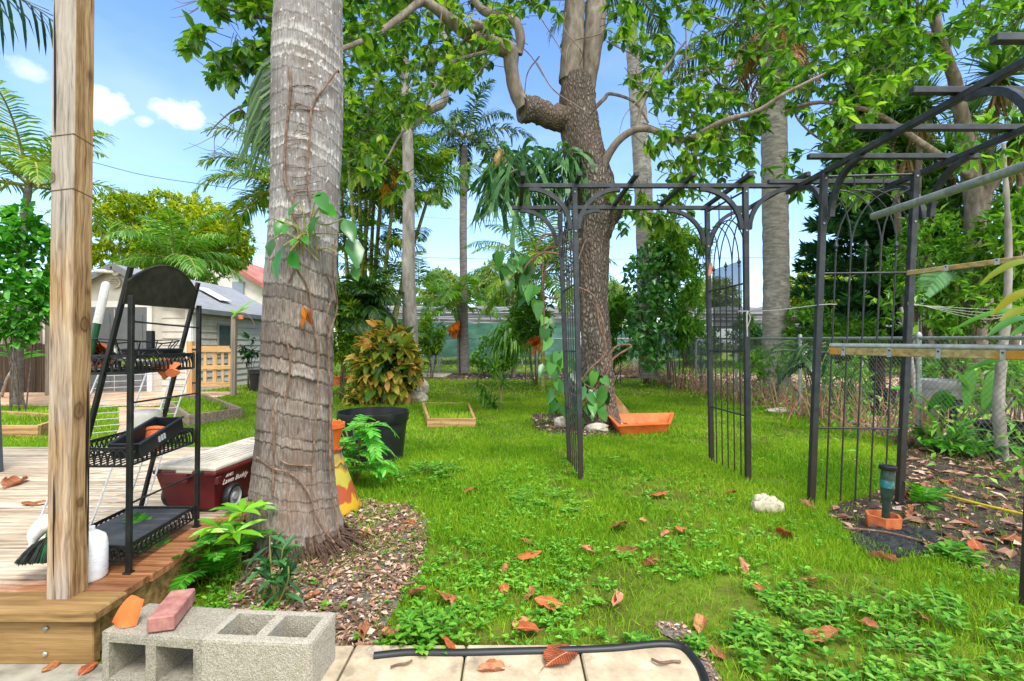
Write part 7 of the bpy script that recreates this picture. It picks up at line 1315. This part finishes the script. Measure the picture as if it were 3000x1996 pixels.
# caught leaf on the arbor, vine tendril on right post
M_dead = leafmat('fallen_leaf', ['8a4a20', 'b0683a', 'c47a48', 'd08c58', 'b4522a'], .12, .65, .25, .9, 3., (1.1, .9, .6))
# ================= fallen leaves, one by one
def leafmesh(seed):
    r2 = np.random.default_rng(seed); mb = MB(); n, m = 12, 6; cu, cr = [(-.9, .5), (.7, -1.1), (1.6, .4), (.4, 1.3), (-.5, -.6), (3.2, .1)][seed]; v = []
    for i in range(n+1):
        u = i/n; w_ = .30*math.sin(math.pi*u**.85)**.75*(1+.10*math.sin(u*30+seed))
        for j in range(m+1):
            s = j/m*2-1; y = u-.5; x = w_*s; z = .10*cr*(y*y*2-.2)+abs(x)*.0; a = cu*s*w_*2.2
            x = w_*s*math.cos(abs(a)*.9); z += cu*.22*abs(s)**1.5*w_*1.6+.03*math.sin(u*14+s*5+seed)*abs(s); v.append((x, y, z+.05))
    v = np.array(v); v[:, 2] -= v[:, 2].min(); f = [(i*(m+1)+j, i*(m+1)+j+1, (i+1)*(m+1)+j+1, (i+1)*(m+1)+j) for i in range(n) for j in range(m)]; mb.add(v, f); tube(mb, [V(0, -.5, v[m//2, 2]), V(.03, -.62, v[m//2, 2]+.03), V(.05, -.72, v[m//2, 2]+.02)], .009, 5, False)
    o = mb.build('fallen_leaf', M_deads[seed % len(M_deads)], None, True, origin=(0, 0, 0)); return o
def deadmat(name, cols):
    t = NT(name); ob = t.n('SeparateXYZ', _out=None, Vector=t.n('TexCoord', _out='Object')); rn = t.n('ObjectInfo', _out='Random'); nz = t.n('TexNoise', Vector=t.coord((5, 3, 5)), Scale=1.3, Detail=6., Roughness=.7)
    v_ = t.n('TexWave', _wave_type='BANDS', _bands_direction='DIAGONAL', Vector=t.n('CombineXYZ', X=t.math('ABSOLUTE', ob.outputs[0]), Y=t.math('MULTIPLY', ob.outputs[1], 1.), Z=0.), Scale=9., Distortion=.6)
    col = t.ramp(t.math('ADD', nz, t.math('MULTIPLY', t.math('SUBTRACT', rn, .5), .35)), [(.25+.5*i/(len(cols)-1), lin(c)) for i, c in enumerate(cols)]); col = t.mix(t.ramp(v_, [(.9, (0, 0, 0)), (1., (.35,)*3)]), col, lin('d8a880')); mid = t.ramp(t.math('ABSOLUTE', ob.outputs[0]), [(.006, (.6,)*3), (.014, (0, 0, 0))]); col = t.mix(mid, col, lin('dcae84'))
    b = t.n('BsdfPrincipled', Base__Color=col, Roughness=.6, Specular__IOR__Level=.3, Normal=t.bump(v_, .25, .02)); tr = t.n('BsdfTranslucent', Color=col); return t.end(t.n('MixShader', i0=.15, i1=b, i2=tr))
M_deads = [deadmat('fallen_leaf_tan', ['6a3c20', 'a8683c', 'c88a5c']), deadmat('fallen_leaf_rust', ['5a2812', '9c4a22', 'c06a38']), deadmat('fallen_leaf_pink', ['8a5438', 'c07e58', 'd69c78'])]
DL = [(1428, 1213, 60, 'dark edged fallen leaf on the grass in front of the lawn arbor'), (1568, 1220, 40, 'narrow fallen leaf lying at the grass and weed border, mid lawn'), (1533, 1231, 28, 'small pink fallen leaf beside the narrow one, mid lawn'), (1214, 1248, 40, 'flat fallen leaf at the left weed border, upper of a pair'), (1219, 1279, 52, 'broad fallen leaf at the left weed border, lower of a pair'), (1352, 1268, 30, 'small dull leaf alone among the middle weeds'), (1440, 1269, 52, 'curled rust leaf touching the tip of a paler one'), (1496, 1294, 58, 'long pale leaf pointing at the curled rust one'), (1706, 1305, 42, 'leaf tipped on edge in the weeds, right centre'), (1865, 1337, 40, 'rust leaf poking out of weeds below the coral rock'), (1742, 1353, 34, 'small leaf sunk in weeds, right of centre'), (1161, 1316, 34, 'leaf standing upright near the mulch edge'), (1220, 1367, 42, 'tan leaf above the folded pair in the front grass'), (1262, 1388, 56, 'folded leaf resting against another in the front grass'), (1422, 1392, 58, 'leaf rolled like a cigar in the front weeds'), (1026, 1378, 62, 'twisted leaf at the back of the bright weed clump'), (1212, 1450, 60, 'brown leaf half sunk in grass above the paving slabs'), (1613, 1440, 56, 'dark brown domed leaf by the bare patch'), (1887, 1465, 86, 'large pointed pink brown leaf in the front right weeds'), (1035, 1483, 54, 'orange leaf leaning on the front of the bright weed clump'), (905, 1466, 62, 'round orange leaf at the left of the bright weed clump'), (1012, 1522, 40, 'orange brown leaf fallen over the hose end'), (1292, 1515, 92, 'largest ragged fallen leaf, lying over the hose and slab'), (1132, 1542, 62, 'brown ribbed leaf lying flat on the paving slab'), (1652, 1505, 50, 'rust leaf by the hose bend on sandy soil'), (1805, 1230, 56, 'rust leaf in the grass below the coral rock'), (1857, 1168, 42, 'orange leaf at the foot of the right arbor post'), (1684, 1135, 34, 'leaf with dark shadowed underside before the lawn arbor right post'), (1083, 1130, 34, 'orange leaf in the grass right of the mulch bed'), (2030, 1290, 60, 'long bronze leaf below the charred patch'), (2160, 1256, 66, 'long leaf lying at the right end of the charred patch'), (2226, 1205, 52, 'flat pale leaf on the bed right of the sprinkler'), (2090, 1187, 46, 'leaf propped behind the sprinkler pot'), (2325, 1248, 64, 'curled bronze leaf near the far right post'), (2180, 1110, 44, 'tan leaf on the bed near the crossing hose'), (35, 1115, 60, 'curled brown leaf on the deck boards near the chair'), (85, 1161, 48, 'flat brown leaf on the deck just before the post'), (1520, 1138, 40, 'dry yellowish leaf in the grass between the arbor posts'), (845, 1460, 60, 'reddish torn leaf on the mulch by the pale block'), (118, 1536, 42, 'brown leaf on the concrete pad under the deck edge'), (204, 1541, 36, 'brown leaf on the concrete pad against the cinder block'), (960, 1366, 50, 'dark leaf behind the bright weed clump on mulch'), (1302, 1085, 26, 'yellow leaf resting against the left arbor post foot'), (2250, 1265, 50, 'pinkish leaf on dark soil near the right edge'), (1040, 1390, 40, 'small torn leaf between the weed clump and the grass'), (1195, 1437, 40, 'leaf folded under the half sunk brown one'), (2285, 1230, 40, 'thin leaf on the bed beside the edge post'), (2000, 1440, 40, 'flat orange leaf deep in the right front weeds'), (1480, 1198, 26, 'speckled leaf in the grass, far middle of the lawn'), (940, 1205, 34, 'wood coloured leaf on the mulch beyond the brick chunk'), (2090, 1145, 44, 'dry leaf by the back of the sprinkler bed'), (2120, 1420, 36, 'sunken brown leaf in the grass below the edge post'), (1160, 1355, 34, 'amber leaf beside the weed clump in the front grass'), (720, 1375, 40, 'orange brown leaf among the ferns by the blocks'), (455, 1330, 60, 'ribbed orange brown leaf hanging in the ferns')]
protos = [leafmesh(s) for s in range(6)]
for k, (px, py, lp, lab) in enumerate(DL):
    o = protos[k] if k < 6 else protos[(k*7+3) % 6].copy()
    if k >= 6: COL.objects.link(o)
    px, py = px*1.2728, py*1.2728; h_ = DZ if lab.find('deck boards') >= 0 or 'on the deck' in lab else (.03 if 'slab' in lab else .012); on_grass = any(w_ in lab for w_ in ('grass', 'weed', 'lawn')) and 'slab' not in lab
    if 'pad' in lab: h_ = .015
    p = G(px, py, h_+(.022 if on_grass else 0)); L = lp*1.2728*(.95+.3*rng.random())/F*p[1]; o.location = p; o.scale = (L*1.15, L, L*(.9+.5*rng.random())); o.rotation_euler = (rng.normal()*.22+(.25 if on_grass else 0), rng.normal()*.2, rng.random()*6.28)
    if 'upright' in lab or 'tipped' in lab or 'propped' in lab or 'hanging' in lab: o.rotation_euler = (1.0, .2, rng.normal()*.7)
    tag(o, lab, 'fallen leaf', 'dead leaves fallen over the yard')
o = protos[2].copy(); COL.objects.link(o); o.location = V(1.97, 4.82, P(0, 790, 4.82)[2]); o.scale = (.12, .14, .12); o.rotation_euler = (1.5, .2, .1); tag(o, 'pinkish brown leaf caught on the right arch post of the lawn arbor', 'dry leaf')
# ferny stems hung over the fence before the lattice
mb = MB()
for k in range(16): frond(mb, P(2330+rng.random()*110, 1000+rng.random()*60, 5.1+rng.random()*.3), 3.6+rng.normal()*.9, -.3+rng.normal()*.3, .42, .9, 26, .07, .012, .4, 0, .003)
tag(mb.build('asparagus_fern', [M_lf_dark, M_stem], origin=G(2380, 1310)), 'wispy dark fern trailing left of the right-hand lattice', 'fern')
